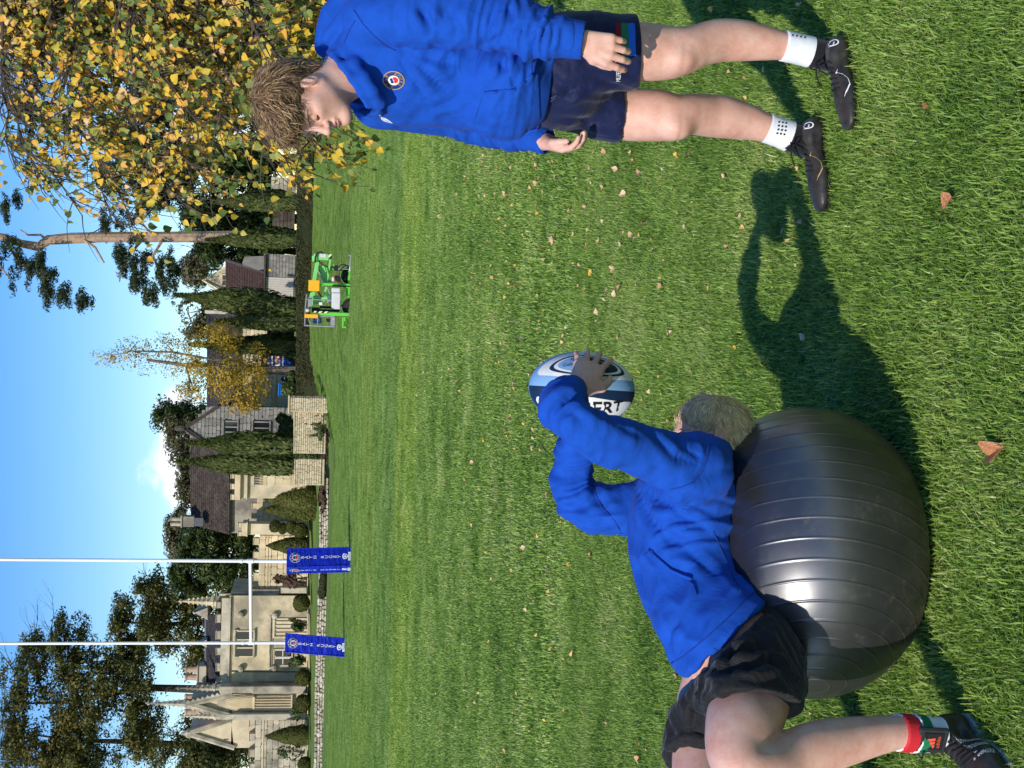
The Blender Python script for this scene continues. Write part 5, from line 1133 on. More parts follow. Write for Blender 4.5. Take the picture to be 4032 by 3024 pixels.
def limbs(mb, p, d, L, r_, depth, rs, spread=.6, up=.1, n=6, kids=(2,3), wob=.22):
    pts = [Vector(p)]; rad = [r_]; d = Vector(d).normalized()
    for i in range(n):
        d = (d+Vector((rs.gauss(0,1), rs.gauss(0,1), rs.gauss(0,1)))*wob/n*2+Vector((0,0,up/n))).normalized(); pts.append(pts[-1]+d*L/n); rad.append(r_*(1-.55*(i+1)/n))
    mb.tube(pts, rad, 7 if r_ > .06 else 5, caps=False)
    if depth > 0:
        for k in range(rs.randint(*kids)+1):
            i = rs.randint(max(1, n//3), n); dd = (d+Vector((rs.gauss(0,1), rs.gauss(0,1), rs.gauss(0,1)*.6))*spread).normalized(); limbs(mb, pts[i], dd, L*rs.uniform(.45,.7), rad[i]*.6, depth-1, rs, spread, up, n, kids, wob)
def tree(name, label, cat, base, H, blobs, mat, nleaf, size, bark, seed, group=None, gap=.3, gscale=.5, tr=.3, asp=.6, lean=(0,0), shell=.45, limb=3):
    T = thing(name, base, label, cat, group); rs = random.Random(seed); b = Vector(base); mb = MB()
    top = b+Vector((lean[0], lean[1], H)); pts = [b+(top-b)*t+Vector((rs.gauss(0,.12), rs.gauss(0,.12), 0))*(t*3) for t in (0,.2,.4,.6,.8)]; pts[0] = b-Vector((0,0,.3)); mb.tube(pts, [tr*(1-.7*t) for t in (0,.2,.4,.6,.9)], 8)
    for c, r_ in blobs:
        c = Vector(c); s_ = min(pts[1:], key=lambda q: (q-c).length); d = c-s_
        if d.length > .3: limbs(mb, s_, d, d.length*1.05, tr*.35, limb-1, rs, .55, .15)
    mb.build('trunk', bark, T); crown('crown', mat, T, [(np.array(c), np.array(r_)) for c, r_ in blobs], nleaf, size, seed, gap, gscale, asp, shell); return T
def blob(x, y, d, rx, ry, rd): c = P(x, y, d); s = pxm(c); return (c, (ry/s, rd, rx/s))

# ------------------------------------------------------------------ walls made of stones
UNIT = {}
def unit_stone(k, bev=.10, jit=.07):
    if k not in UNIT:
        mb = MB(); mb.box((0,0,0), (1,1,1), None, 0, bev); rs = random.Random(k); v = [(a+rs.uniform(-jit,jit), b+rs.uniform(-jit,jit)*.5, c+rs.uniform(-jit,jit)) for a, b, c in mb.v]
        UNIT[k] = (v, mb.f)
    return UNIT[k]
def coursed(parent, o, ux, uz, W, H, course, lens, mat, back, depth=.12, name='stone', limit=300, seed=1, joint=.012, kinds=6, jit=.03, rough=.0, inside=None, mortar_back=True):
    """courses of separate stones on the plane through o (lower left), along ux and up; the first `limit` are objects, the rest one part"""
    rs = random.Random(seed); ux = Vector(ux).normalized(); up = Vector((0,0,1)); n = ux.cross(up); rows = max(1, round(H/course)); ch = H/rows; items = []
    for r_ in range(rows):
        x = -rs.uniform(0, lens[0]); 
        while x < W:
            L = rs.uniform(*lens); a, b = max(0, x), min(W, x+L)
            if b-a > .04:
                zc = (r_+.5)*ch; xc = (a+b)/2
                if inside is None or inside(xc, zc): items.append((xc, zc+rs.uniform(-rough,rough)*ch, b-a-joint, ch-joint, rs.uniform(0,.02+rough*.08)))
            x += L
    items.sort(key=lambda q: -q[2]*q[3]); stuff = MB(); mes = {}
    for i, (xc, zc, w_, h_, pr_) in enumerate(items):
        k = rs.randrange(kinds); c = Vector(o)+ux*xc+up*zc+n*(pr_); key = (name, mat.name, k)
        if i < limit:
            if key not in UNIT: v, f = unit_stone(k+kinds*100, .12, jit); UNIT[key] = mesh(name, v, f, mat)
            s_ = link(name, UNIT[key], parent); s_.matrix_basis = Matrix.Translation(c) @ Matrix((ux, -n, up)).transposed().to_4x4() @ Matrix.Diagonal((w_, depth, h_, 1))
        else:
            v, f = unit_stone(k+kinds*100, .12, jit); M = Matrix((ux, -n, up)).transposed(); stuff.add([c+M @ Vector((a*w_, b*depth, e*h_)) for a, b, e in v], f)
    if stuff.v: stuff.build(name, mat, parent, kind='stuff')
def wallthing(name, label, cat, base, group=None): return thing(name, base, label, cat, group)
def merlons(mb, x0, x1, ys, d, dep, m=0, cap=True):
    for (a, b) in ys:
        bx(mb, x0, x1, a, b, d, dep, m, .03)
        if cap: bx(mb, x0-4, x0, a-2, b+2, d-.06, dep+.12, m, .02)
def window(parent, x0, x1, y0, y1, d, lights, frame_mat, glass=None, arch=True, sill=True, sash=False):
    mb = MB(); f = 5
    bx(mb, x0-f, x0, y0-f, y1+f, d-.10, .3, 0); bx(mb, x1, x1+f, y0-f-2, y1+f+2, d-.16, .35, 0); bx(mb, x0, x1, y0-f, y0, d-.10, .3, 0); bx(mb, x0, x1, y1, y1+f, d-.10, .3, 0)
    n = lights; w_ = (y1-y0)/n
    for i in range(1, n): bx(mb, x0, x1, y0+w_*i-2.5, y0+w_*i+2.5, d-.07, .2, 0)
    fr = mb.build('window', frame_mat, parent)
    for i in range(n):
        g = MB(); a, b = y0+w_*i+(2.5 if i else 0), y0+w_*(i+1)-(2.5 if i < n-1 else 0); bx(g, x0, x1, a, b, d-.02, .05, 0); g.build('pane', glass or GLASS, fr)
        if sash:
            g = MB(); xm = (x0+x1)/2; bx(g, xm-1.2, xm+1.2, a, b, d-.045, .03, 0); bx(g, x0, x1, a, a+1.5, d-.045, .03, 0); bx(g, x0, x1, b-1.5, b, d-.045, .03, 0); g.build('sash', WHITEP, fr)
        if arch:
            g = MB(); hh = (x1-x0)*.17
            for k in range(5):
                t = (k+.5)/5; bx(g, x0, x0+hh*(1-math.sqrt(max(0, 1-(2*t-1)**2))**1.0)+.6, a+(b-a)*k/5, a+(b-a)*(k+1)/5, d-.05, .06, 0)
            g.build('arch_head', frame_mat, fr)
    return fr
def pinnacle(mb, x0, x1, y, wpx, d, m=0):
    """a crocketed stone spirelet from base x1 up to tip x0"""
    c = P((x0+x1)/2, y, d); s = pxm(c); H = (x1-x0)/s; w_ = wpx/s; z0 = P(x1, y, d)[2]; X = c[0]
    prof = [(w_*.5,0),(w_*.5,H*.12),(w_*.62,H*.14),(w_*.55,H*.18),(w_*.42,H*.20),(w_*.08,H*.90),(w_*.2,H*.92),(w_*.22,H*.955),(w_*.05,H*.975),(w_*.02,H)]
    mb.lathe((X, d+w_*.5, z0), prof, 4, m)
    for i in range(1, 6):
        z = z0+H*(.2+.7*i/6.5); r_ = w_*(.42-.34*(i/6.5)); 
        for k in range(4):
            a = math.pi/2*k; mb.box((X+math.cos(a)*(r_+.02), d+w_*.5+math.sin(a)*(r_+.02), z), (w_*.16, w_*.16, w_*.14), Matrix.Rotation(.7, 3, 'Y'), m)
def gable(mb, apex, l, r_, d, dep, m=0):
    """a triangular gable wall: photo points of the apex and the two eaves"""
    pts = [P(*l, d), P(*r_, d), P(*apex, d)]; mb.prism(pts, (0,0,0), (0,dep,0), m)
def slope(name, parent, A, B, C_, D_, rows, cols, mat, under, limit=300, seed=3, lap=.25, th=.03, stagger=True):
    """a tiled roof slope with corners A,B (eaves) and D_,C_ (ridge)"""
    A, B, C_, D_ = (Vector(q) for q in (A, B, C_, D_)); n = (B-A).cross(D_-A).normalized(); n = n if n.z > 0 else -n; rs = random.Random(seed)
    base = MB(); base.add([A, B, C_, D_, A-n*.12, B-n*.12, C_-n*.12, D_-n*.12], [(0,1,2,3),(7,6,5,4),(0,4,5,1),(1,5,6,2),(2,6,7,3),(3,7,4,0)]); base.build(under[0], under[1], parent)
    st = MB(); cnt = 0; mes = []
    for i in range(rows):
        for j in range(cols+(1 if stagger and i % 2 else 0)):
            u0 = (j-(.5 if stagger and i % 2 else 0))/cols; u1 = u0+1/cols; u0 = max(0, u0); u1 = min(1, u1); v0 = i/rows; v1 = min(1, (i+1+lap)/rows); e = .06/cols
            q = lambda u, v: (A*(1-u)+B*u)*(1-v)+(D_*(1-u)+C_*u)*v
            a, b, c, d = q(u0+e, v0), q(u1-e, v0), q(u1-e, v1), q(u0+e, v1); z = th*rs.uniform(.7,1.4)
            vv = [a+n*z*1.6, b+n*z*1.6, c+n*z*.5, d+n*z*.5, a+n*z*.4, b+n*z*.4]; ff = [(0,1,2,3),(4,5,1,0),(0,3,4),(1,5,2)]
            if cnt < limit: obj(name, vv, ff, mat, parent)
            else: st.add(vv, ff)
            cnt += 1
    if st.v: st.build(name, mat, parent, kind='stuff')
# ------------------------------------------------------------------ the chapel house and its walls
DZ = 104.0
Z1 = lambda zx, zy: (600+zx*.6173, 2000+zy*.6173)          # enlargement of the left part of the photograph
Z2 = lambda zx, zy: (600+zx*.6173, 1200+zy*.6173)          # and of the middle
def zb(mb, Z, x0, x1, y0, y1, d, dep, m=0, bev=0.0):
    a = Z(x0, y0); b = Z(x1, y1); return bx(mb, a[0], b[0], a[1], b[1], d, dep, m, bev)
def gz_base(x, y, d): q = P(x, y, d); return (q[0], q[1], q[2])

def build_house():
    d = DZ; T = thing('stone_house', gz_base(1212, 2525, d), 'two-storey battlemented stone house with mullioned windows behind the left goalpost', 'house')
    mb = MB(); zb(mb, Z1, 490, 1010, 560, 1135, d, 9); mb.build('wall', OLDLIME, T)
    mb = MB(); zb(mb, Z1, 437, 486, 575, 1128, d-.05, .6, 0, .02); zb(mb, Z1, 486, 497, 570, 1132, d-.22, .9, 0, .04); zb(mb, Z1, 503, 508, 575, 1128, d-.06, .3); mb.build('parapet', GREYST, T)
    for a, b in ((600,640),(680,732),(785,838),(893,938),(990,1042),(1082,1122)):
        mb = MB(); zb(mb, Z1, 409, 437, a, b, d-.05, .6, 0, .03); zb(mb, Z1, 404, 409, a-3, b+3, d-.12, .75, 0, .02); mb.build('merlon', GREYST, T)
    # roof
    y0, y1 = Z1(0,676)[1], Z1(0,1118)[1]; A = P(Z1(437,0)[0], y1, d+.9); B = P(Z1(437,0)[0], y0, d+.9); C_ = P(Z1(342,0)[0], y0+6, d+4.6); D_ = P(Z1(342,0)[0], y1-4, d+4.6)
    slope('slate', T, A, B, C_, D_, 9, 26, SLATE, ('roof', SLATE), 240, 5, th=.03)
    mb = MB(); q0, q1 = Vector(D_), Vector(C_); mb.tube([q0, q1], .12, 8); mb.build('ridge', LEAD, T)
    mb = MB(); a = Z1(270,668); l = Z1(352,716); r_ = Z1(352,636); gable(mb, a, l, r_, d+1.0, 3.4); mb.build('gable', GREYST, T)
    mb = MB(); a = Z1(296,866); gable(mb, a, Z1(346,890), Z1(346,842), d+3.0, 1.5); mb.build('gable', GREYST, T)
    ch = MB(); zb(ch, Z1, 285, 345, 1008, 1112, d+4, 1.6, 0, .05); zb(ch, Z1, 283, 292, 1004, 1116, d+3.9, 1.8, 0, .03); c = ch.build('chimney', GREYST, T)
    for y in (1030, 1080):
        p = MB(); q0 = P(*Z1(285, y), d+4.8); s = pxm(q0); p.lathe(q0, [(.27,0),(.25,.1),(.21,.75),(.27,.78),(.27,.9),(.19,.92)], 12); p.build('chimney_pot', TERRA, c)
    # windows
    a = Z1(533,790); b = Z1(642,945); window(T, a[0], b[0], a[1], b[1], d, 3, LIME)
    mb = MB(); zb(mb, Z1, 521, 528, 778, 955, d-.24, .4); zb(mb, Z1, 528, 546, 778, 784, d-.2, .3); zb(mb, Z1, 528, 546, 949, 955, d-.2, .3); zb(mb, Z1, 646, 653, 774, 958, d-.22, .35); mb.build('hood_mould', GREYST, T)
    a = Z1(778,907); b = Z1(886,1003); window(T, a[0], b[0], a[1], b[1], d, 2, LIME, sash=True)
    mb = MB(); zb(mb, Z1, 745, 753, 692, 1020, d-.26, .4); zb(mb, Z1, 753, 782, 692, 699, d-.2, .3); zb(mb, Z1, 753, 776, 1012, 1019, d-.2, .3); zb(mb, Z1, 757, 766, 700, 1010, d-.12, .3); mb.build('hood_mould', GREYST, T)
    bt = MB(); zb(bt, Z1, 766, 985, 704, 832, d-.10, .2); t = bt.build('blind_tracery', LIME, T)
    for k in range(5):
        mb = MB(); y = 722+k*24; zb(mb, Z1, 785, 978, y, y+7, d-.22, .14, 0, .03); mb.build('mullion', LIME, t)
    mb = MB(); zb(mb, Z1, 769, 784, 710, 828, d-.24, .2, 0, .05); zb(mb, Z1, 838, 897, 841, 899, d-.06, .1); mb.build('tracery_head', LIME, t)
    for (x, y) in ((563,683),(563,1026),(780,688),(776,1022)):
        mb = MB(); q = P(*Z1(x, y), d-.18); mb.lathe(q-np.array((0,0,.25)), [(.05,0),(.22,.08),(.28,.25),(.2,.42),(.06,.48)], 8); mb.build('corbel', GREYST, T)
    mb = MB(); zb(mb, Z1, 430, 800, 548, 562, d+.3, .3); zb(mb, Z1, 620, 810, 520, 552, d+.5, 1.2, 0, .04); zb(mb, Z1, 820, 985, 508, 545, d+.2, 1.5, 0, .04); mb.build('buttress', GREYST, T)
    mb = MB(); a = Z1(168,600); b = Z1(425,600); pinnacle(mb, a[0], b[0], a[1], 42, d+.2); mb.build('pinnacle', LIME, T)
    mb = MB(); zb(mb, Z1, 1000, 1012, 560, 1135, d-.12, .3); mb.build('plinth', GREYST, T)
    mb = MB(); q0 = P(*Z1(500,1043), d-.06); q1 = P(*Z1(980,1046), d-.06); mb.tube([q0, q1], .05, 6); mb.build('drainpipe', LEAD, T)
build_house()

def build_chapel():
    d = DZ-1.0; T = thing('gothic_chapel', gz_base(1205, 2765, d), 'steep gabled gothic chapel front with pinnacles and a tall blind pointed arch', 'chapel')
    mb = MB(); zb(mb, Z1, 500, 985, 1186, 1330, d, 8); gable(mb, Z1(236,1252), Z1(505,1330), Z1(505,1184), d, 8); mb.build('wall', OLDLIME, T)
    for y in (1160, 1338):
        mb = MB(); zb(mb, Z1, 640 if y < 1200 else 520, 980, y-25, y+25 if y < 1200 else y+16, d-.7, 1.6, 0, .05); zb(mb, Z1, 430, 645, y-22, y+22 if y < 1200 else y+12, d-.45, 1.3, 0, .05); mb.build('buttress', GREYST, T)
        mb = MB(); a = Z1(150 if y < 1200 else 178, y-6); b = Z1(440, y-6); pinnacle(mb, a[0], b[0], a[1], 30, d-.2); mb.build('pinnacle', GREYST, T)
    mb = MB(); a = Z1(-40,1252); b = Z1(260,1252); pinnacle(mb, a[0], b[0], a[1], 34, d-.1); mb.build('pinnacle', GREYST, T)
    mb = MB()
    for y0, y1 in ((1330,1252),(1184,1252)):
        p0 = P(*Z1(510,y0), d-.25); p1 = P(*Z1(232,y1), d-.25); mb.tube([p0, p1], .22, 5)
        for k in range(9): q = p0+(p1-p0)*(k+.5)/9; mb.box(q+np.array((.12 if y0 < 1252 else -.12,0,.2)), (.26,.3,.26), Matrix.Rotation(.6,3,'Y'))
    mb.build('coping', GREYST, T)
    # pointed arch with moulded orders and ribs
    def arch(x_ap, x_sp, x_b, yc, hw, dd, dep, mat, name):
        ps = []; n = 10
        for k in range(n+1): t = k/n; ps.append((x_sp+(x_ap-x_sp)*math.sin(t*math.pi/2)**.8, yc-hw*(1-t**1.7)))
        out = [(x_b, yc-hw)]+ps+[(x, 2*yc-y) for x, y in ps[::-1][1:]]+[(x_b, yc+hw)]
        m_ = MB(); pts = [P(*Z1(x, y), dd) for x, y in out]; m_.prism([Vector(q) for q in pts], (0,0,0), (0,dep,0)); return m_.build(name, mat, T)
    arch(412, 650, 890, 1246, 52, d-.10, .5, GREYST, 'arch_moulding'); arch(432, 650, 888, 1246, 44, d-.16, .5, LIME, 'arch_moulding'); arch(470, 655, 886, 1243, 34, d-.20, .5, OLDLIME, 'arch_recess')
    for k in range(4):
        mb = MB(); y = 1217+k*17; zb(mb, Z1, 655, 886, y, y+6, d-.32, .2, 0, .03); mb.build('rib', LIME, T)
    mb = MB(); zb(mb, Z1, 640, 655, 1204, 1284, d-.34, .25, 0, .04); zb(mb, Z1, 884, 892, 1192, 1300, d-.34, .4); mb.build('string_course', LIME, T)
    for y in (1205, 1300):
        p = MB(); q0 = P(*Z1(300, y), d+3.4); p.lathe(q0, [(.27,0),(.25,.1),(.22,.9),(.28,.95),(.2,1.1)], 12); p.build('chimney_pot', TERRA, T)
    # the lower gabled block beside it
    d2 = DZ+1.5; B_ = thing('gabled_stone_block', gz_base(1205, 2885, d2), 'small plain gabled stone block left of the gothic chapel', 'building')
    mb = MB(); zb(mb, Z1, 505, 700, 1346, 1530, d2, 6); gable(mb, Z1(228,1440), Z1(520,1530), Z1(500,1346), d2, 6); mb.build('wall', LIME, B_)
    mb = MB()
    for y0, xe in ((1530,524),(1346,504)): mb.tube([P(*Z1(xe,y0), d2-.1), P(*Z1(226,1440), d2-.1)], .2, 5)
    mb.lathe(P(*Z1(250,1440), d2), [(.3,0),(.35,.3),(.15,.5),(.05,.8)], 6); zb(mb, Z1, 505, 520, 1515, 1545, d2-.2, .6, 0, .04); mb.build('coping', GREYST, B_)
    mb = MB(); zb(mb, Z1, 455, 485, 1474, 1480, d2-.03, .1); mb.build('slit', DARKMORTAR, B_)
build_chapel()

def low_wall(label, y0, y1, xt, xb, ms, d, mat, course_rows, seed, string=None):
    a = Z1(xb, (y0+y1)/2); T = thing('battlemented_wall', gz_base(a[0], a[1], d), label, 'wall', 'battlemented garden walls'); mb = MB(); zb(mb, Z1, xt, xb, y0, y1, d, .6); mb.build('wall_core', GREYMORTAR if mat is GREYST else MORTAR, T)
    for m0, m1 in ms:
        mb = MB(); zb(mb, Z1, xt-36, xt, m0, m1, d-.03, .66, 0, .03); zb(mb, Z1, xt-40, xt-36, m0-2, m1+2, d-.09, .78, 0, .02); mb.build('merlon', mat, T)
    o = P(*Z1(xb, y1), d); e = P(*Z1(xb, y0), d); W = e[0]-o[0]; H = (xb-xt)*.6173/pxm(o)
    coursed(T, (o[0], o[1]-.03, o[2]), (1,0,0), (0,0,1), W, H, H/course_rows, (.55,1.1), mat, None, .14, 'stone', 160, seed, .02, jit=.02)
    if string: mb = MB(); zb(mb, Z1, string, string+7, y0, y1, d-.16, .3); mb.build('string_course', LIME, T)
low_wall('lichened battlemented wall at the far left behind the tall clipped cone', 1346, 1760, 655, 985, ((1352,1398),(1440,1488),(1540,1588),(1632,1680),(1720,1760)), DZ+1, GREYST, 9, 4, 700)
low_wall('pale battlemented wall between the stone house and the slim square turret', 176, 548, 682, 985, ((192,236),(280,322),(414,466),(496,532)), DZ+1, OLDLIME, 8, 5, 730)
low_wall('short battlemented wall behind the clipped bushes, between the two turrets', -245, 100, 672, 980, ((-230,-196),(-160,-128),(-95,-62),(-30,4),(36,68)), DZ+1.5, OLDLIME, 8, 6, None)
def turret(name_label, y0, y1, xt, xb, d, mat, band):
    a = Z1(xb, (y0+y1)/2); T = thing('turret', gz_base(a[0], a[1], d), name_label, 'turret'); mb = MB(); zb(mb, Z1, xt+60, xb, y0+8, y1-8, d, 2.0); mb.build('shaft', mat, T)
    mb = MB(); zb(mb, Z1, xt+28, xt+62, y0, y1, d-.2, 2.4, 0, .05); zb(mb, Z1, xt+58, xt+66, y0-5, y1+5, d-.3, 2.6, 0, .04); mb.build('parapet', mat, T)
    w_ = (y1-y0)/band
    for k in range(0, band, 2):
        mb = MB(); zb(mb, Z1, xt+4, xt+28, y0+w_*k, y0+w_*(k+1), d-.2, .5, 0, .03); zb(mb, Z1, xt, xt+4, y0+w_*k-2, y0+w_*(k+1)+2, d-.26, .6, 0, .02); mb.build('merlon', mat, T)
    return T
turret('slim square battlemented turret behind the stacked ball topiary', 95, 180, 543, 985, DZ-1.0, LIME, 3)
T2 = turret('broad pale battlemented turret beside the cream garden wall', -222, -52, 498, 985, DZ-6, LIME, 5)
o = P(*Z1(905,-52), DZ-6); e = P(*Z1(905,-135), DZ-6)
coursed(T2, (P(*Z1(985,-138), DZ-6)[0], DZ-6.03, P(*Z1(985,-100), DZ-6)[2]), (1,0,0), (0,0,1), 82*.6173/pxm(o), 300*.6173/pxm(o), .55, (.5,1.0), LIME, None, .10, 'stone', 60, 8, .01, jit=.012)
mb = MB(); zb(mb, Z1, 640, 650, -220, -140, DZ-6.2, .3); zb(mb, Z1, 600, 606, -222, -52, DZ-6.25, .4)
for k in range(5): zb(mb, Z1, 650, 700, -212+k*15, -206+k*15, DZ-6.15, .25)
mb.build('machicolation', GREYST, T2)

# ------------------------------------------------------------------ terrace, its kerb and the dry stone wall
def build_terrace():
    d = DZ-8.5; pts = [(3060,1236),(2680,1240),(2370,1250),(2175,1256),(2010,1257),(1880,1252)]   # top of the dry wall (y, x)
    top = [P(x, y, d) for y, x in pts]; back = [P(1212, y, DZ+3) for y, x in pts]; V = [tuple(q) for q in top]+[tuple(q) for q in back]+[(q[0], q[1]-.02, q[2]-3) for q in top]; n = len(pts)
    F = [(i, i+1, n+i+1, n+i) for i in range(n-1)]+[(2*n+i, 2*n+i+1, i+1, i) for i in range(n-1)]
    tag(obj('terrace', V, F, bpy.data.materials['lawn']), kind='structure')
    kb = MB(); 
    for i in range(24):
        y = 3024-i*47; bx(kb, 1209.5, 1213.5, y-46, y-1, DZ-1.8, .25, 0, .02)
    tag(kb.build('kerb', LIME), kind='structure')
    T = thing('dry_stone_wall', P(1285, 2400, d), 'low dry stone retaining wall of rough pale blocks below the terrace lawn', 'wall')
    rs = random.Random(2); cnt = 0; st = MB(); keys = [unit_stone(500+k, .2, .12) for k in range(8)]; ms = [mesh('stone', v, f, DRYST) for v, f in keys]
    segs = [((3060,1236,1277),(2680,1240,1273)),((2680,1240,1273),(2370,1250,1282)),((2370,1250,1282),(2175,1256,1286)),((2175,1256,1286),(2010,1257,1288)),((2010,1257,1288),(1880,1252,1288))]
    for (ya, ta, ba), (yb, tb_, bb) in segs:
        A = P(ba+5, ya, d); B = P(bb+5, yb, d); At = P(ta, ya, d); Bt = P(tb_, yb, d); W = B[0]-A[0]
        for r_ in range(4):
            x = rs.uniform(-.1, 0)
            while x < W:
                L = rs.uniform(.20,.46); t = (x+L/2)/W; zb_, zt = A[2]+(B[2]-A[2])*t, At[2]+(Bt[2]-At[2])*t; h = (zt-zb_)/4; zc = zb_+(r_+.5)*h+rs.uniform(-.06,.06)*h
                if t < 1.02:
                    c = (A[0]+x+L/2, d-.12+rs.uniform(-.05,.05)+.03*r_, zc); k = rs.randrange(8); R_ = Matrix.Rotation(rs.uniform(-.10,.10), 4, 'Y') @ Matrix.Rotation(rs.uniform(-.2,.2), 4, 'Z'); sc = Matrix.Diagonal((L*1.0, .35, h*rs.uniform(.88,1.12), 1))
                    if cnt < 300: o_ = link('stone', ms[k], T); o_.matrix_basis = Matrix.Translation(c) @ R_ @ sc
                    else: M = Matrix.Translation(c) @ R_ @ sc; st.add([M @ Vector(q) for q in keys[k][0]], keys[k][1])
                    cnt += 1
                x += L+.012
    if st.v: st.build('stone', DRYST, T, kind='stuff')
build_terrace()

def build_cream_wall():
    # low walls of squared cream stone ending in a taller pier
    d = 72; rs = random.Random(4)
    for lab, y0, y1, xt, xb, lim in (('cream coursed stone wall running into the taller end pier', 1612, 1786, 1157, 1262, 300), ('short cream coursed stone wall beside the broad turret', 1808, 1910, 1160, 1256, 200)):
        T = thing('garden_wall', P(xb, (y0+y1)/2, d), lab, 'wall'); mb = MB(); bx(mb, xt+4, xb+20, y0, y1, d+.06, .5); mb.build('wall_core', MORTAR, T)
        mb = MB(); n = 5
        for k in range(n): bx(mb, xt-1, xt+4, y0+(y1-y0)*k/n+.3, y0+(y1-y0)*(k+1)/n, d-.06, .7, 0, .02)
        mb.build('coping', LIME, T)
        o = P(xb+8, y1, d); e = P(xb, y0, d); coursed(T, (o[0], d+.04, o[2]), (1,0,0), (0,0,1), e[0]-o[0], (xb+4-xt)/pxm(o), .115, (.16,.38), BRICKST, None, .10, 'stone', lim, 9, .014, jit=.03)
    T = thing('wall_pier', P(1276, 1598, d-.6), 'tall square end pier of the cream stone wall with a flat coping', 'pier'); d -= .6
    mb = MB(); bx(mb, 1142, 1290, 1568, 1624, d+.06, .9); mb.build('pier_core', MORTAR, T); mb = MB(); bx(mb, 1134, 1142, 1556, 1628, d-.08, 1.15, 0, .03); mb.build('coping', LIME, T)
    o = P(1290, 1624, d); e = P(1290, 1568, d); coursed(T, (o[0], d+.04, o[2]), (1,0,0), (0,0,1), e[0]-o[0], 146/pxm(o), .115, (.16,.36), BRICKST, None, .10, 'stone', 200, 12, .014, jit=.03)
    coursed(T, (e[0]+.02, d+.05, o[2]), (0,1,0), (0,0,1), .9, 146/pxm(o), .115, (.18,.36), GREYST, None, .10, 'stone', 80, 13, .014, jit=.03)  # shaded side of the pier: its shade is put in as greyer stone
build_cream_wall()

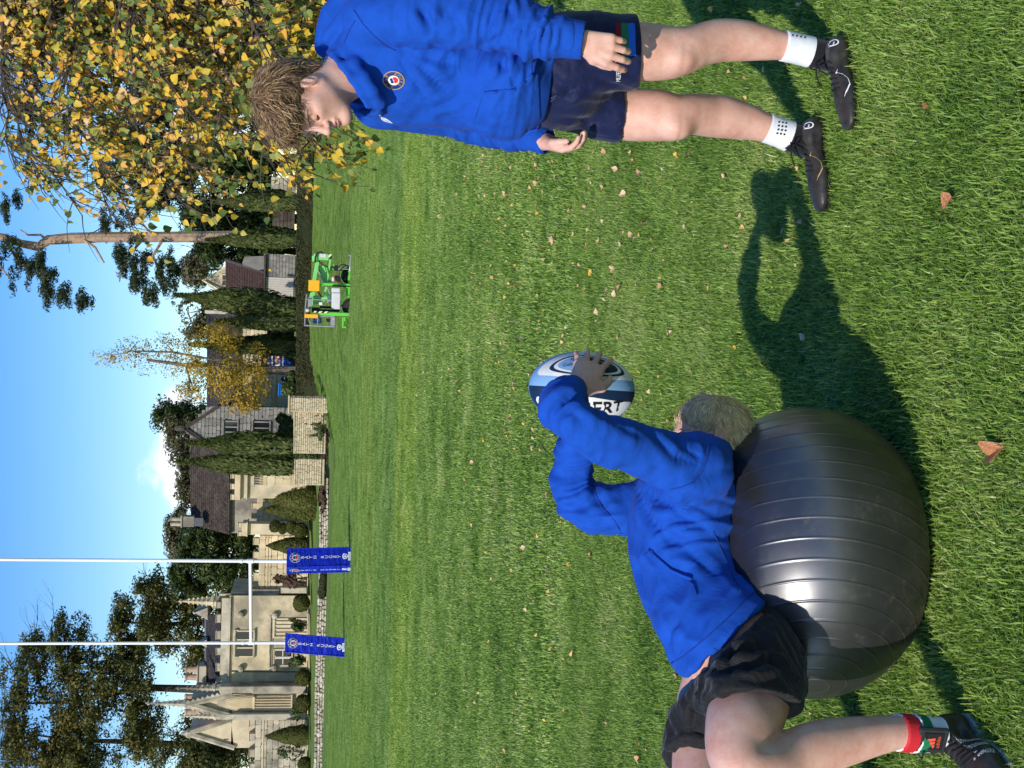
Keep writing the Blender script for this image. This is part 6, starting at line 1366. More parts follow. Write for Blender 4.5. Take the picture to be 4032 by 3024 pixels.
# ------------------------------------------------------------------ cottage, barns and garage
def build_cottage():
    d = 90; T = thing('stone_cottage', P(1160, 1668, d), 'grey stone gabled cottage with two mullioned windows in its shaded end', 'cottage')
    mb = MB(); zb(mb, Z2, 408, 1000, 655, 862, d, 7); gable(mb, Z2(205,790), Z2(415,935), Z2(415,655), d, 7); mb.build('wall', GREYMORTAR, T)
    L = P(*Z2(840,862), d); Rr = P(*Z2(840,655), d); W = Rr[0]-L[0]; s = pxm(L); Hh = 635*.6173/s; apx = P(*Z2(205,790), d)[0]-L[0]; zg = (840-415)*.6173/s
    def ins(x, z):
        for (a, b, c, e) in ((446,550,740,850),(630,755,740,862)):
            X0 = P(*Z2(a,e), d)[0]-L[0]; X1 = P(*Z2(a,c), d)[0]-L[0]; Z0 = (840-b)*.6173/s; Zt = (840-a)*.6173/s
            if X0-.1 < x < X1+.1 and Z0-.05 < z < Zt+.05: return False
        return z < zg-.1 or abs(x-apx) < (Hh-z)/(Hh-zg)*2.15-.12
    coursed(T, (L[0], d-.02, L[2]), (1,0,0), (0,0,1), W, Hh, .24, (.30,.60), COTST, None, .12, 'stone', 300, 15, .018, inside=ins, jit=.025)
    for (a, b, c, e, n) in ((462,540,748,845,3),(648,745,752,858,3)):
        p = Z2(a, c); q = Z2(b, e); window(T, p[0], q[0], p[1], q[1], d-.05, n, COTST, PALEGLASS if n == 2 else GLASS, arch=False)
        mb = MB(); zb(mb, Z2, a-14, a-8, c-8, e+6, d-.25, .4); mb.build('hood_mould', COTST, T)
    # roof falling away to the left and right of the ridge
    A = P(*Z2(418,648), d-.25); D_ = P(*Z2(200,790), d-.25); off = np.array((0,7.4,0)); rs = MB()
    slope('slate', T, A+off*0, A+off, D_+off, D_, 12, 14, STONETILE, ('roof', STONETILE), 170, 6, th=.04)
    A = P(*Z2(418,940), d-.25); slope('slate', T, A+off, A, D_, D_+off, 12, 14, STONETILE, ('roof', STONETILE), 120, 7, th=.04)
    mb = MB(); mb.tube([P(*Z2(420,646), d-.2), P(*Z2(198,790), d-.2), P(*Z2(420,942), d-.2)], .12, 5); mb.lathe(P(*Z2(205,787), d-.2), [(.18,0),(.22,.2),(.2,.5),(.1,.6)], 8); mb.build('verge', DARKMORTAR, T)
    # long stone-tiled roof to the left
    d3 = 112; B_ = thing('long_barn', P(1050, 1930, d3), 'long dark stone-tiled roof of the barn behind the broad turret', 'barn')
    A = P(905, 2105, d3); B = P(905, 1700, d3); C_ = P(748, 1700, d3+5); D_ = P(752, 2065, d3+5)
    slope('roof_tile', B_, A, B, C_, D_, 20, 50, STONETILE, ('roof', STONETILE), 300, 8, th=.05)
    mb = MB(); bx(mb, 900, 1150, 1700, 2100, d3+.4, 6); mb.build('wall', GREYST, B_)
    ch = MB(); bx(ch, 715, 765, 2033, 2075, d3+3, 1.3, 0, .05); bx(ch, 711, 718, 2030, 2078, d3+2.9, 1.5, 0, .03); c = ch.build('chimney', GREYST, B_)
    for y in (2044, 2064): p = MB(); p.lathe(P(714, y, d3+3.6), [(.2,0),(.17,.1),(.15,.75),(.2,.8),(.14,.85)], 10); p.build('chimney_pot', GREYST, c)
    mb = MB(); bx(mb, 765, 800, 2040, 2072, d3+2, .6); mb.build('flashing', LEAD, B_)
    # cream cottage beyond the yellow tree
    d4 = 94; Cc = thing('cream_stone_house', P(1160, 1450, d4), 'cream stone house half hidden behind the yellow-leaved tree', 'house')
    mb = MB(); bx(mb, 930, 1085, 1290, 1602, d4+.05, 6); mb.build('wall', LIME, Cc); mb = MB(); bx(mb, 1085, 1170, 1290, 1602, d4+.05, 6); mb.build('lower_wall', GREYST, Cc)
    a = P(1085,1602,d4); b = P(1085,1290,d4); coursed(Cc, (a[0], d4, a[2]), (1,0,0), (0,0,1), b[0]-a[0], 150/pxm(a), .26, (.3,.7), LIME, None, .1, 'stone', 250, 17, .015)
    slope('slate', Cc, P(940,1606,d4-.3), P(940,1230,d4-.3), P(815,1230,d4+4), P(815,1606,d4+4), 10, 28, SLATE, ('roof', SLATE), 280, 9)
    for (x0,x1,y0,y1) in ((1020,1075,1585,1600),(940,985,1470,1500)): window(Cc, x0, x1, y0, y1, d4, 1, LIME, arch=False)
    mb = MB(); bx(mb, 808, 940, 1222, 1236, d4+1, .9, 0, .05); mb.build('chimney', GREYST, Cc)
build_cottage()

Z3 = lambda zx, zy: (300+zx*.663, 500+zy*.663)
def build_garage():
    d = 92; T = thing('garage', P(1158, 1080, d), 'stone garage with a pale wooden door under a brown tiled roof', 'garage')
    mb = MB(); zb(mb, Z3, 1112, 1300, 760, 1060, d, 5); mb.build('wall', GREYMORTAR, T); zt = P(*Z3(1115,900), d)[2]
    a = P(*Z3(1300,895), d); b = P(*Z3(1300,760), d); coursed(T, (a[0], d-.02, a[2]), (1,0,0), (0,0,1), b[0]-a[0], 185*.663/pxm(a), .20, (.25,.5), COTST, None, .1, 'stone', 260, 19, .014)
    dr = MB(); n = 9
    g = MB(); zb(g, Z3, 1124, 1290, 893, 1016, d-.06, .1); dd = g.build('door', simple('pale_door_paint', (.50,.45,.40), .6, var=.05), T)
    for k in range(n):
        g = MB(); w_ = 123/n; zb(g, Z3, 1127, 1289, 893+w_*k+.8, 893+w_*(k+1)-.2, d-.085, .05, 0, .01); g.build('board', bpy.data.materials['pale_door_paint'], dd)
    for x in (1148, 1270):
        g = MB(); zb(g, Z3, x, x+4, 1000, 1012, d-.12, .04); g.build('hinge', DARKMORTAR, dd)
    mb = MB(); zb(mb, Z3, 1112, 1122, 760, 1060, d-.35, .4); mb.build('gutter', DARKMORTAR, T)
    A = P(*Z3(1112,1066), d-.3); B = P(*Z3(1112,868), d-.3); C_ = P(*Z3(888,793), d+4.2); D_ = P(*Z3(888,1000), d+4.2)
    slope('roof_tile', T, A, B, C_, D_, 15, 24, BROWNTILE, ('roof', BROWNTILE), 300, 11, th=.045)
    mb = MB(); mb.tube([P(*Z3(1120,866), d-.3), P(*Z3(890,790), d+4.2)], .14, 6); mb.build('verge', DARKMORTAR, T)
    g2 = MB(); pts = [P(*q, d+.1) for q in (Z3(1118,866), Z3(1118,766), Z3(1000,770), Z3(985,808))]; g2.prism(pts, (0,0,0), (0,3,0)); g2.build('side_wall', COTST, T)
    lt = MB(); zb(lt, Z3, 1140, 1158, 845, 856, d-.1, .1); lt.build('lamp', YEL, T)
    d2 = 104; H = thing('gabled_house', P(1040, 1095, d2), 'grey gabled house with a small arched window rising above the brown garage roof', 'house')
    mb = MB(); zb(mb, Z3, 890, 1180, 830, 1010, d2, 7); gable(mb, Z3(758,912), Z3(900,1010), Z3(900,830), d2, 7); mb.build('wall', GREYST, H)
    p = Z3(868,880); q = Z3(886,940); window(H, p[0], q[0], p[1], q[1], d2, 2, LIME)
    mb = MB(); mb.tube([P(*Z3(890,985), d2-.1), P(*Z3(756,912), d2-.1), P(*Z3(894,835), d2-.1)], .16, 5); mb.build('coping', LIME, H)
    mb = MB(); q0 = P(*Z3(760,905), d2); s = .03
    for dz, L in ((0,0),(.6,1.2),(1.1,.9)): mb.box(q0+np.array((0,0,.2+dz)), (L+.05,.03,.03))
    mb.box(q0+np.array((0,0,.7)), (.05,.05,1.6)); mb.build('aerial', LEAD, H)
    for lab, x0,x1,y0,y1, m_ in (('pale stone garden wall seen through the hanging leaves at the right',1096,1160,-30,175,GREYST), ('stretch of grey stone wall between two dark cypresses',1066,1150,700,800,GREYST), ('dark brown stone outbuilding wall behind the cypresses',1072,1146,822,915,STONETILE)):
        W = thing('garden_wall', P(x1, (y0+y1)/2, 95), lab, 'wall', 'garden walls behind the hedge'); mb = MB(); bx(mb, x0+2, x1+7, y0, y1, 95.05, .5); mb.build('wall_core', GREYMORTAR, W)
        a = P(x1+14, y1, 95); b = P(x1, y0, 95); coursed(W, (a[0], 95, a[2]), (1,0,0), (0,0,1), b[0]-a[0], (x1+13-x0)/pxm(a), .26, (.3,.65), m_, None, .12, 'stone', 150, 23+int(y0), .016)
YEL = simple('yellow_plastic', (.80,.50,.06), .5, var=.03)
build_garage()
# ------------------------------------------------------------------ trees, hedges and clipped shapes
def cypress(tip, base, y_c, halfw, d, label, seed, n=5200):
    b = P(base, y_c[1], d); t = P(tip, y_c[0], d); H = t[2]-b[2]; Rm = halfw/pxm(b); T = thing('cypress_tree', b, label, 'cypress', 'columnar cypresses behind the hedge'); rs = np.random.RandomState(seed)
    f = lambda u: Rm*np.clip(np.sin(np.pi*np.clip(.12+.88*u, 0, 1)**.72), .0, 1)**.75*(1-u**5)
    mb = MB(); mb.tube([b-np.array((0,0,.3)), b+np.array((0,0,H*.5)), t-np.array((0,0,.4))], [.16,.10,.02], 7); mb.build('trunk', DARKBARK, T)
    u = rs.uniform(0, 1, n)**.85; ph = rs.uniform(0, 2*np.pi, n); lob = 1+.30*vnoise(np.c_[np.cos(ph)*1.6, np.sin(ph)*1.6, u*H*.38], seed, 2)+.16*np.sin(ph*3+u*5)
    r_ = f(u)*lob*rs.uniform(.45, 1.0, n)**.5; ax = b+(t-b)*u[:,None]; o = np.c_[np.cos(ph), np.sin(ph), np.zeros(n)]; C = ax+o*r_[:,None]; C[:,2] += .05
    up = np.c_[o[:,0]*.28, o[:,1]*.28, np.ones(n)]; V, F = leaf_quads(C, o+rs.normal(size=(n,3))*.35, .46, .34, up); obj('crown', V, F, CYP, T)
for a in ((845,1172,(795,795),40,86,'slim cypress column beside the stretch of grey wall, partly behind hanging leaves',1), (822,1172,(945,942),40,86,'slim dark cypress standing just left of the tall bare pine trunk',2),
          (698,1182,(1160,1226),60,85,'tallest and broadest cypress, between the garage door and the green lift',3), (860,1180,(1264,1272),40,84.5,'short cypress leaning against the broad tallest cypress',4),
          (757,1172,(1357,1362),38,85,'narrow cypress just right of the player banner',5), (745,1156,(1743,1752),48,80,'bushy cypress covering the left edge of the cottage gable',6), (710,1160,(1817,1828),48,82,'pointed cypress next to the broad pale turret',7)): cypress(*a)

def topiary(kind, label, items, d, seed, group='clipped bushes on the terrace'):
    b = P(items[0][1], items[0][2], d); T = thing('topiary', b, label, 'topiary', group); Vs = []; Fs = []; o = 0; core = MB()
    for it in items:
        if it[0] == 'cone':
            _, xb, yc, xt, hw = it; B = P(xb, yc, d); Tp = P(xt, yc, d); H = Tp[2]-B[2]; R_ = hw/pxm(B); n = 2600; u = NPR.uniform(0,1,n); ph = NPR.uniform(0,2*np.pi,n); prof = R_*(1-u**2.1)**.95*(.84+.16*np.clip(u*8,0,1)); C = np.c_[B[0]+np.cos(ph)*prof, d+np.sin(ph)*prof, B[2]+u*H]; Nn = np.c_[np.cos(ph), np.sin(ph), .35+0*u]; core.lathe(B, [(R_*.8,0)]+[(float(R_*(1-q**2.1)**.95*.93), float(q*H)) for q in (.1,.3,.5,.7,.9)]+[(.01,float(H*.98))], 16)
        else:
            _, xc, yc, r_ = it; c = P(xc, yc, d); R_ = r_/pxm(c); n = 1500; q = NPR.normal(size=(n,3)); q /= np.linalg.norm(q,axis=1,keepdims=True); C = c+q*R_*np.array((1,1,.92)); Nn = q; core.lathe(c-np.array((0,0,R_*.88)), [(.05,0),(R_*.6,R_*.2),(R_*.92,R_*.75),(R_*.92,R_*1.0),(R_*.6,R_*1.55),(.05,R_*1.76)], 16)
        C = C+Nn*(vnoise(C*2.2, seed, 2)*.07)[:,None]; V, F = leaf_quads(C, Nn+NPR.normal(size=C.shape)*.5, .16, .7); Vs.append(V); Fs.append(F+o); o += len(V)
    core.build('stem', TOPI, T); obj('clipped_foliage', np.concatenate(Vs), np.concatenate(Fs), TOPI, T)
D1 = DZ-2.6
for i, (k, l, it, d) in enumerate((('c','tall clipped cone in front of the far left battlemented wall',[('cone',1212,2895,1046,40)],D1), ('c','clipped cone just right of the right goalpost pad',[('cone',1212,2150,1050,38)],D1),
        ('c','largest clipped cone, in front of the broad turret',[('cone',1246,1968,1040,60)],D1-3), ('c','clipped cone half hidden behind the largest one',[('cone',1240,2010,1034,42)],D1-2.2),
        ('b','topiary of four clipped balls stacked on each other',[('ball',1183,2089,31),('ball',1147,2076,24),('ball',1113,2080,20),('ball',1083,2072,23)],D1),
        ('b','clipped ball bush below the right corner of the stone house',[('ball',1187,2374,35)],D1), ('b','clipped ball bush below the left corner of the stone house',[('ball',1191,2667,34)],D1), ('b','clipped ball bush at the foot of the gothic arch',[('ball',1193,2769,35)],D1), ('b','low clipped ball at the far left edge under the wall',[('ball',1200,3010,30)],D1))): topiary(k, l, it, d, i)
def shrub(label, cat, pts, mat, d, n, size, seed, name='shrub', stems=True, group=None, gap=.35):
    b = P(pts[0][0]+pts[0][2], pts[0][1], d); T = thing(name, b, label, cat, group); rs = random.Random(seed)
    if stems:
        mb = MB()
        for x, y, rx, ry in pts:
            for _ in range(4): e = P(x+rs.uniform(-rx,rx)*.6, y+rs.uniform(-ry,ry)*.7, d); mb.tube([(b[0]+rs.uniform(-.3,.3), d, b[2]-.1), ((b[0]+e[0])/2+rs.uniform(-.2,.2), d, (b[2]+e[2])/2), e], [.04,.03,.01], 5)
        mb.build('stem', DARKBARK, T)
    crown('foliage', mat, T, [(P(x, y, d), (ry/pxm(P(x,y,d)), min(rx,ry)/pxm(P(x,y,d)), rx/pxm(P(x,y,d)))) for x, y, rx, ry in pts], n, size, seed, gap, 1.6, .7, .5)
shrub('sparse burgundy-leaved shrub trained on the pale battlemented wall','shrub',[(1150,2285,55,34),(1100,2280,25,22)],BURG,D1+1.4,1500,.24,1,gap=.5)
for lab, ps, s in (('thin wall shrub under the blind tracery panel',[(1175,2462,30,26),(1150,2440,14,10)],3), ('thin wall shrub below the white sash windows',[(1170,2600,30,26),(1148,2620,14,12)],4), ('tangled shrub growing below the chapel arch',[(1175,2800,40,40),(1190,2850,24,50)],5), ('pale climbing shrub on the far left wall',[(1140,2960,55,30),(1170,2985,30,24)],6)): shrub(lab, 'shrub', ps, SHRUBL, D1+1, 900, .22, s, gap=.45)
shrub('dark evergreen bush breaking through the dry stone wall','bush',[(1272,2300,16,60),(1262,2330,10,30)],HEDGEL,DZ-8.9,2200,.2,8,stems=False,gap=.15)
shrub('long low brown shrubs growing along the foot of the broad turret and cone','bush',[(1270,1960,18,60),(1268,1870,18,60),(1270,1790,20,50),(1278,1720,18,40)],BURG,DZ-22,4200,.2,9,stems=False,gap=.2)
shrub('young climbing plant with upright shoots on the cream coursed wall','climber',[(1230,1690,45,6),(1245,1715,40,5),(1240,1670,45,5),(1262,1700,14,40)],SHRUBL,71.3,500,.16,10,gap=.3)
shrub('round green bush behind the cream wall below the cottage windows','bush',[(1130,1690,34,50),(1110,1720,26,26),(1118,1650,30,24)],SHRUBL,82,2600,.25,11,gap=.2)
shrub('loose green bush beside the blue bin','bush',[(1140,1530,34,38),(1150,1480,24,26)],SHRUBL,82,1800,.22,12,gap=.25)
shrub('green bush under the narrow cypress by the player banner','bush',[(1150,1400,24,26)],SHRUBL,84,900,.22,13,gap=.25)

shrub('dark foliage added for the cypress shade in the gap between the two cream walls','bush',[(1200,1797,46,22),(1235,1797,26,22)],YEW,78,1800,.22,14,stems=False,gap=.05)  # added dark foliage standing in for the shade in the wall gap
def build_hedge():
    T = thing('hedge', P(1222, 700, 80), 'long low clipped hedge along the far edge of the lawn', 'hedge'); d = 80; A = P(1196, 1566, d); B = P(1196, -120, d); z0 = P(1228,1566,d)[2], P(1222,-120,d)[2]; z1 = P(1170,1566,d)[2], P(1172,-120,d)[2]
    L = B[0]-A[0]; dep = 1.4; core = MB(); V = [(A[0],d,z0[0]-.5),(B[0],d,z0[1]-.5),(B[0],d,z1[1]-.06),(A[0],d,z1[0]-.06)]; V += [(x, y+dep, z) for x, y, z in V]; core.add(V, [(0,1,2,3),(7,6,5,4),(3,2,6,7),(0,3,7,4),(1,5,6,2)]); core.build('stem', HEDGEL, T)
    n = 18000; u = NPR.uniform(0,1,n); fr = NPR.uniform(0,1,n) < .62; zt = z1[0]+(z1[1]-z1[0])*u; zb_ = z0[0]+(z0[1]-z0[0])*u-.1; z = np.where(fr, zb_+(zt-zb_)*NPR.uniform(0,1,n), zt); y = np.where(fr, d, d+NPR.uniform(0,dep,n)); C = np.c_[A[0]+L*u, y, z]; Nn = np.where(fr[:,None], np.array((0,-1.,.2)), np.array((0,-.2,1.)))
    C = C+Nn*(vnoise(C*np.array((1.2,1,2.5)), 4, 3)*.11)[:,None]+NPR.normal(size=C.shape)*.02; V, F = leaf_quads(C, Nn+NPR.normal(size=C.shape)*.6, .15, .7); obj('foliage', V, F, HEDGEL, T)
build_hedge()

# tall trees
tree('yellow_tree', 'tall tree with thinning yellow autumn leaves in front of the cream house', 'tree', P(1178,1452,82), 11., [blob(780,1420,82,90,110,2.4), blob(900,1480,82,110,120,2.6), blob(990,1520,82,80,100,2.2), blob(860,1330,82,100,70,1.8), blob(760,1540,82,80,50,1.6), blob(960,1600,82,70,45,1.4), blob(1010,1420,82,60,80,1.8)], YELL, 17000, .155, BARK, 31, gap=.47, gscale=1.1, tr=.2, limb=3)
tree('poplar_tree', 'bare-topped pale autumn tree rising above the yellow tree', 'tree', P(1160,1412,95), 13.5, [blob(560,1400,95,130,85,2.4), blob(430,1408,95,80,45,1.4), blob(680,1400,95,70,100,2.4), blob(640,1340,95,70,40,1.4)], YELL, 3000, .17, BARK, 32, gap=.45, gscale=1.2, tr=.11, limb=3)
def build_pine():
    d = 99; T = thing('pine_tree', P(1150, 940, d), 'tall old pine with a pale bare trunk and ragged dark foliage', 'tree'); mb = MB()
    path = [(1160,938,26),(900,932,24),(640,933,21),(400,934,21),(280,938,22),(190,945,20),(150,972,19),(80,958,15),(15,934,14),(-60,920,12)]; mb.tube([P(x,y,d) for x,y,r_ in path], [r_/55. for x,y,r_ in path], 10)
    for pth, r0 in (([(185,945),(160,925),(110,925),(80,905)],6),([(330,945),(375,975),(410,1035)],7),([(560,945),(520,990),(480,1040),(470,1110)],6),([(640,945),(600,1010),(640,1080),(660,1120)],6),([(150,972),(170,1000),(160,1030)],4),([(20,940),(60,1010),(110,1060),(180,1090)],7),([(-40,920),(-20,1020),(40,1100)],6),([(600,930),(560,880),(500,850)],6)):
        mb.tube([P(x,y,d-.3) for x,y in pth], [r0/55.*(1-.75*i/len(pth)) for i in range(len(pth))], 6)
    mb.build('trunk', PINEBARK, T)
    bl = [blob(x,y,d-.5,rx,ry,2.0) for x,y,rx,ry in ((500,1050,46,70),(560,1100,40,60),(620,1060,30,50),(600,1150,40,40),(480,1000,28,34),(660,1120,26,46),(540,1000,40,40),(680,1060,20,40), (30,820,36,60),(60,1010,50,90),(120,1080,44,70),(200,1120,36,50),(250,1170,26,36),(330,1180,24,26),(-10,1060,60,110),(170,1050,26,50),(480,860,60,60),(560,830,70,60),(420,880,26,30))]
    rs = random.Random(3); fine = []
    for c, r_ in bl:
        for _ in range(9): o = Vector((rs.gauss(0,1), rs.gauss(0,1), rs.gauss(0,1)))*.55; fine.append((np.array((c[0]+o.x*r_[0], c[1]+o.y*r_[1], c[2]+o.z*r_[2])), np.array((.72,.65,.34))*rs.uniform(.6,1.2)))
    crown('crown', PINEL, T, fine, 24000, .30, 6, .2, 1.2, .28, .5)
build_pine()
def woods(label, name, cat, base, blobs, mat, n, size, seed, bark=DARKBARK, group=None, gap=.3, gscale=.35, tr=.35, H=None, asp=.55, limb=3): 
    b = P(*base); top = max(c[2]+r_[2] for c, r_ in blobs); return tree(name, label, cat, b, (H or (top-b[2])*.95), blobs, mat, n, size, bark, seed, group, gap, gscale, tr, asp, limb=limb)
G1 = 'tall dark trees behind the buildings'
def ragged(bl, k, seed, f=.42):
    rs = random.Random(seed); o = []
    for c, r_ in bl:
        for _ in range(k):
            v = Vector((rs.gauss(0,1), rs.gauss(0,1), rs.gauss(0,1))); v = v.normalized()*rs.uniform(.25,.95); s = rs.uniform(.6,1.15)*f*1.62; o.append((np.array((c[0]+v.x*r_[0], c[1]+v.y*r_[1], c[2]+v.z*r_[2])), np.array((r_[0]*s*1.1, r_[1]*s, r_[2]*s*.72))))
    return o
def bigtree(label, base, bl, mat, n, size, seed, k=9, f=.42, gap=.22, gs=.5, tr=.5, name='conifer_tree', cat='tree', bark=DARKBARK, group=G1):
    b = P(*base); T = thing(name, b, label, cat, group); rs = random.Random(seed); mb = MB(); top = max((np.array(c) for c, r_ in bl), key=lambda q: q[2]); cx = np.mean([c[0] for c, _ in bl])
    pts = [Vector(b)-Vector((0,0,.5))]+[Vector(b)+(Vector((cx*.5+top[0]*.5, b[1], top[2]))-Vector(b))*t+Vector((rs.gauss(0,.3),rs.gauss(0,.3),0)) for t in (.3,.55,.8,1.0)]; mb.tube(pts, [tr, tr*.8, tr*.6, tr*.35, tr*.1], 8)
    for c, r_ in bl:
        s_ = min(pts[1:], key=lambda q: (q-Vector(c)).length+abs(q.z-c[2])); d = Vector(c)-s_
        if d.length > .5: limbs(mb, s_, d, d.length*1.15, tr*.30, 3, rs, .5, .1, kids=(2,3))
    mb.build('trunk', bark, T); crown('crown', mat, T, ragged(bl, int(k*2.4), seed, f), int(n*1.12), size*.95, seed, gap, gs, .5, .55)
B_ = lambda x, y, d, rx, ry, rd=3.0: blob(x, y, d, rx, ry, rd)
W_ = lambda l, k: [(c, (r_[0]*k, r_[1]*k, r_[2]*k)) for c, r_ in l]
d = 128
bigtree('tall dark cedar filling the top left behind the goalposts', (1150,2690,d), W_([B_(140,2560,d,60,60),B_(100,2700,d,80,90),B_(300,2600,d,90,110),B_(330,2750,d,90,130),B_(470,2680,d,90,120),B_(250,2880,d,70,90),B_(560,2760,d,70,110),B_(60,2820,d,50,70),B_(250,2500,d,40,60)], 1.42), CEDAR, 60000, .36, 41, 16, .30, .42, 1.3, .5)
bigtree('dark cedar at the far left edge of the picture', (1150,2960,d+6), W_([B_(60,2960,d,90,90),B_(330,2990,d,90,110),B_(560,2930,d,90,90),B_(760,2960,d,90,90),B_(200,2960,d,60,60),B_(900,2960,d,90,90)], 1.42), CEDAR, 50000, .36, 42, 16, .30, .42, 1.3, .5)
bigtree('dark cedar directly behind the stone house', (1150,2500,d), W_([B_(480,2430,d,50,60),B_(600,2330,d,60,70),B_(620,2480,d,80,100),B_(740,2380,d,80,100),B_(760,2560,d,70,90),B_(860,2430,d,80,100),B_(520,2560,d,60,60),B_(900,2300,d,80,60)], 1.42), CEDAR, 50000, .36, 43, 16, .30, .38, 1.3, .45)
bigtree('bushy dark thicket of trees behind the pale battlemented wall', (1150,2220,124), [B_(760,2180,124,70,90),B_(860,2120,124,80,110),B_(860,2240,124,80,80),B_(960,2180,124,70,120),B_(960,2060,124,60,80),B_(700,2260,124,50,60)], YEW, 26000, .40, 44, 10, .42, .15, .5, .4)
bigtree('olive leaved tree between the dark cedar and the thicket', (1150,2300,126), [B_(720,2290,125,45,40),B_(770,2320,125,40,36)], SHRUBL, 3600, .36, 45, 8, .45, .2, .6, .25)
bigtree('sunlit grey-green tree behind the barn chimney', (1100,2140,150), [B_(690,2130,150,55,80),B_(720,2190,150,60,60),B_(690,2070,150,40,50)], WOODL, 7000, .42, 46, 9, .42, .15, .5, .3, bark=BARK)
for i, (y, x, rx, ry) in enumerate(((2030,728,46,60),(1905,722,56,70),(1800,722,52,60),(1700,690,60,62),(1640,660,66,60))):
    bigtree(('hazy bronze-green tree above the right end of the barn roof','rounded hazy tree above the middle of the barn roof','hazy tree standing behind the pointed cypress','hazy grey-green tree above the cottage gable','soft green tree behind the yellow tree, left of its crown')[i], (1100,y,150+i*3), [B_(x,y,150+i*3,rx,ry),B_(x+60,y+14,150+i*3,rx,ry*1.1),B_(x+110,y,150+i*3,rx,ry)], WOODL if i != 4 else SHRUBL, 6500, .45, 50+i, 8, .45, .15, .5, .3, bark=BARK, group='hazy trees on the rise behind the cottages', name='broadleaf_tree')
bigtree('hazy tree between the broad cypress and the poplar', (1100,1215,150), [B_(740,1210,150,50,50),B_(800,1230,150,50,60),B_(770,1290,150,60,50)], WOODL, 6500, .45, 56, 8, .45, .15, .5, .3, bark=BARK, group='hazy trees on the rise behind the cottages', name='broadleaf_tree')
bigtree('hazy beige tree above the aerial of the gabled house', (1100,1080,160), [B_(760,1080,160,60,60),B_(800,1030,160,60,60)], WOODL, 6000, .45, 57, 8, .45, .15, .5, .3, bark=BARK, group='hazy trees on the rise behind the cottages', name='broadleaf_tree')
d = 108
bigtree('dense dark yew behind the slim cypresses', (1150,860,d), [B_(880,880,d,90,90),B_(1000,870,d,90,100),B_(780,840,d,80,70),B_(1080,870,d,60,90)], YEW, 26000, .36, 61, 10, .42, .1, .5, .4)
bigtree('dark bushy evergreen to the left of the pine trunk', (1150,990,d+4), [B_(860,1000,d,60,44),B_(960,1000,d,70,44),B_(1060,990,d,60,50),B_(800,960,d,50,40)], YEW, 13000, .36, 62, 10, .42, .12, .5, .3)
bigtree('huge dark conifer behind the hanging leaves, nearest the pine', (1150,640,d+3), [B_(560,640,d,90,120),B_(700,660,d,90,130),B_(860,640,d,100,130),B_(1010,640,d,90,130),B_(430,700,d,50,60),B_(470,560,d,70,80),B_(600,780,d,70,50)], YEW, 34000, .42, 63, 10, .40, .12, .4, .5)
bigtree('huge dark conifer behind the hanging leaves, right of the boy\'s head', (1150,330,d+5), [B_(720,360,d,100,140),B_(880,340,d,100,150),B_(1030,330,d,90,150),B_(600,420,d,60,80)], YEW, 30000, .42, 64, 10, .40, .12, .4, .5)
bigtree('dark conifer at the right edge behind the hanging leaves', (1150,60,d+2), [B_(420,60,d,90,120),B_(560,20,d,100,130),B_(760,80,d,100,130),B_(920,60,d,100,140),B_(1040,60,d,70,140),B_(300,20,d,70,80)], YEW, 34000, .42, 65, 10, .40, .12, .4, .5)
# ------------------------------------------------------------------ the leafy branches hanging in from the right
NEARLEAF = leafmat('lime_leaf', [(.035,.075,.014),(.075,.135,.028),(.13,.19,.045),(.22,.27,.075),(.58,.46,.07),(.78,.50,.04),(.78,.40,.06),(.80,.56,.27),(.72,.42,.19)], .5, .3, .55)
TWIG = simple('twig_bark', (.075,.060,.045), .9, var=.3, nscale=12)
def leaf_shape(seed):
    rs = random.Random(seed); c = rs.uniform(.05,.42); w_ = rs.uniform(.42,.52); b = rs.uniform(-.45,.45)
    v = [(0,0,0),(.18*w_*2,-.08,c*.5),(w_,.14,c),(w_*1.02,.38,c),(w_*.66,.66,c*.5+b*.12),(w_*.22,.92,b*.3),(0,1.08,b*.5)]+[(-x,y,z*rs.uniform(.6,1.3)) for x, y, z in [(.18*w_*2,-.08,c*.5),(w_,.14,c),(w_*1.02,.38,c),(w_*.66,.66,c*.5+b*.12),(w_*.22,.92,b*.3)]]+[(0,.38,-.03),(0,.68,b*.12)]
    f = [(0,1,2),(0,2,12),(2,3,12),(3,4,13,12),(4,5,13),(5,6,13),(0,8,7),(0,12,8),(8,12,9),(9,12,13,10),(10,13,11),(11,13,6)]
    return v, f
LEAVES = [leaf_shape(i) for i in range(8)]
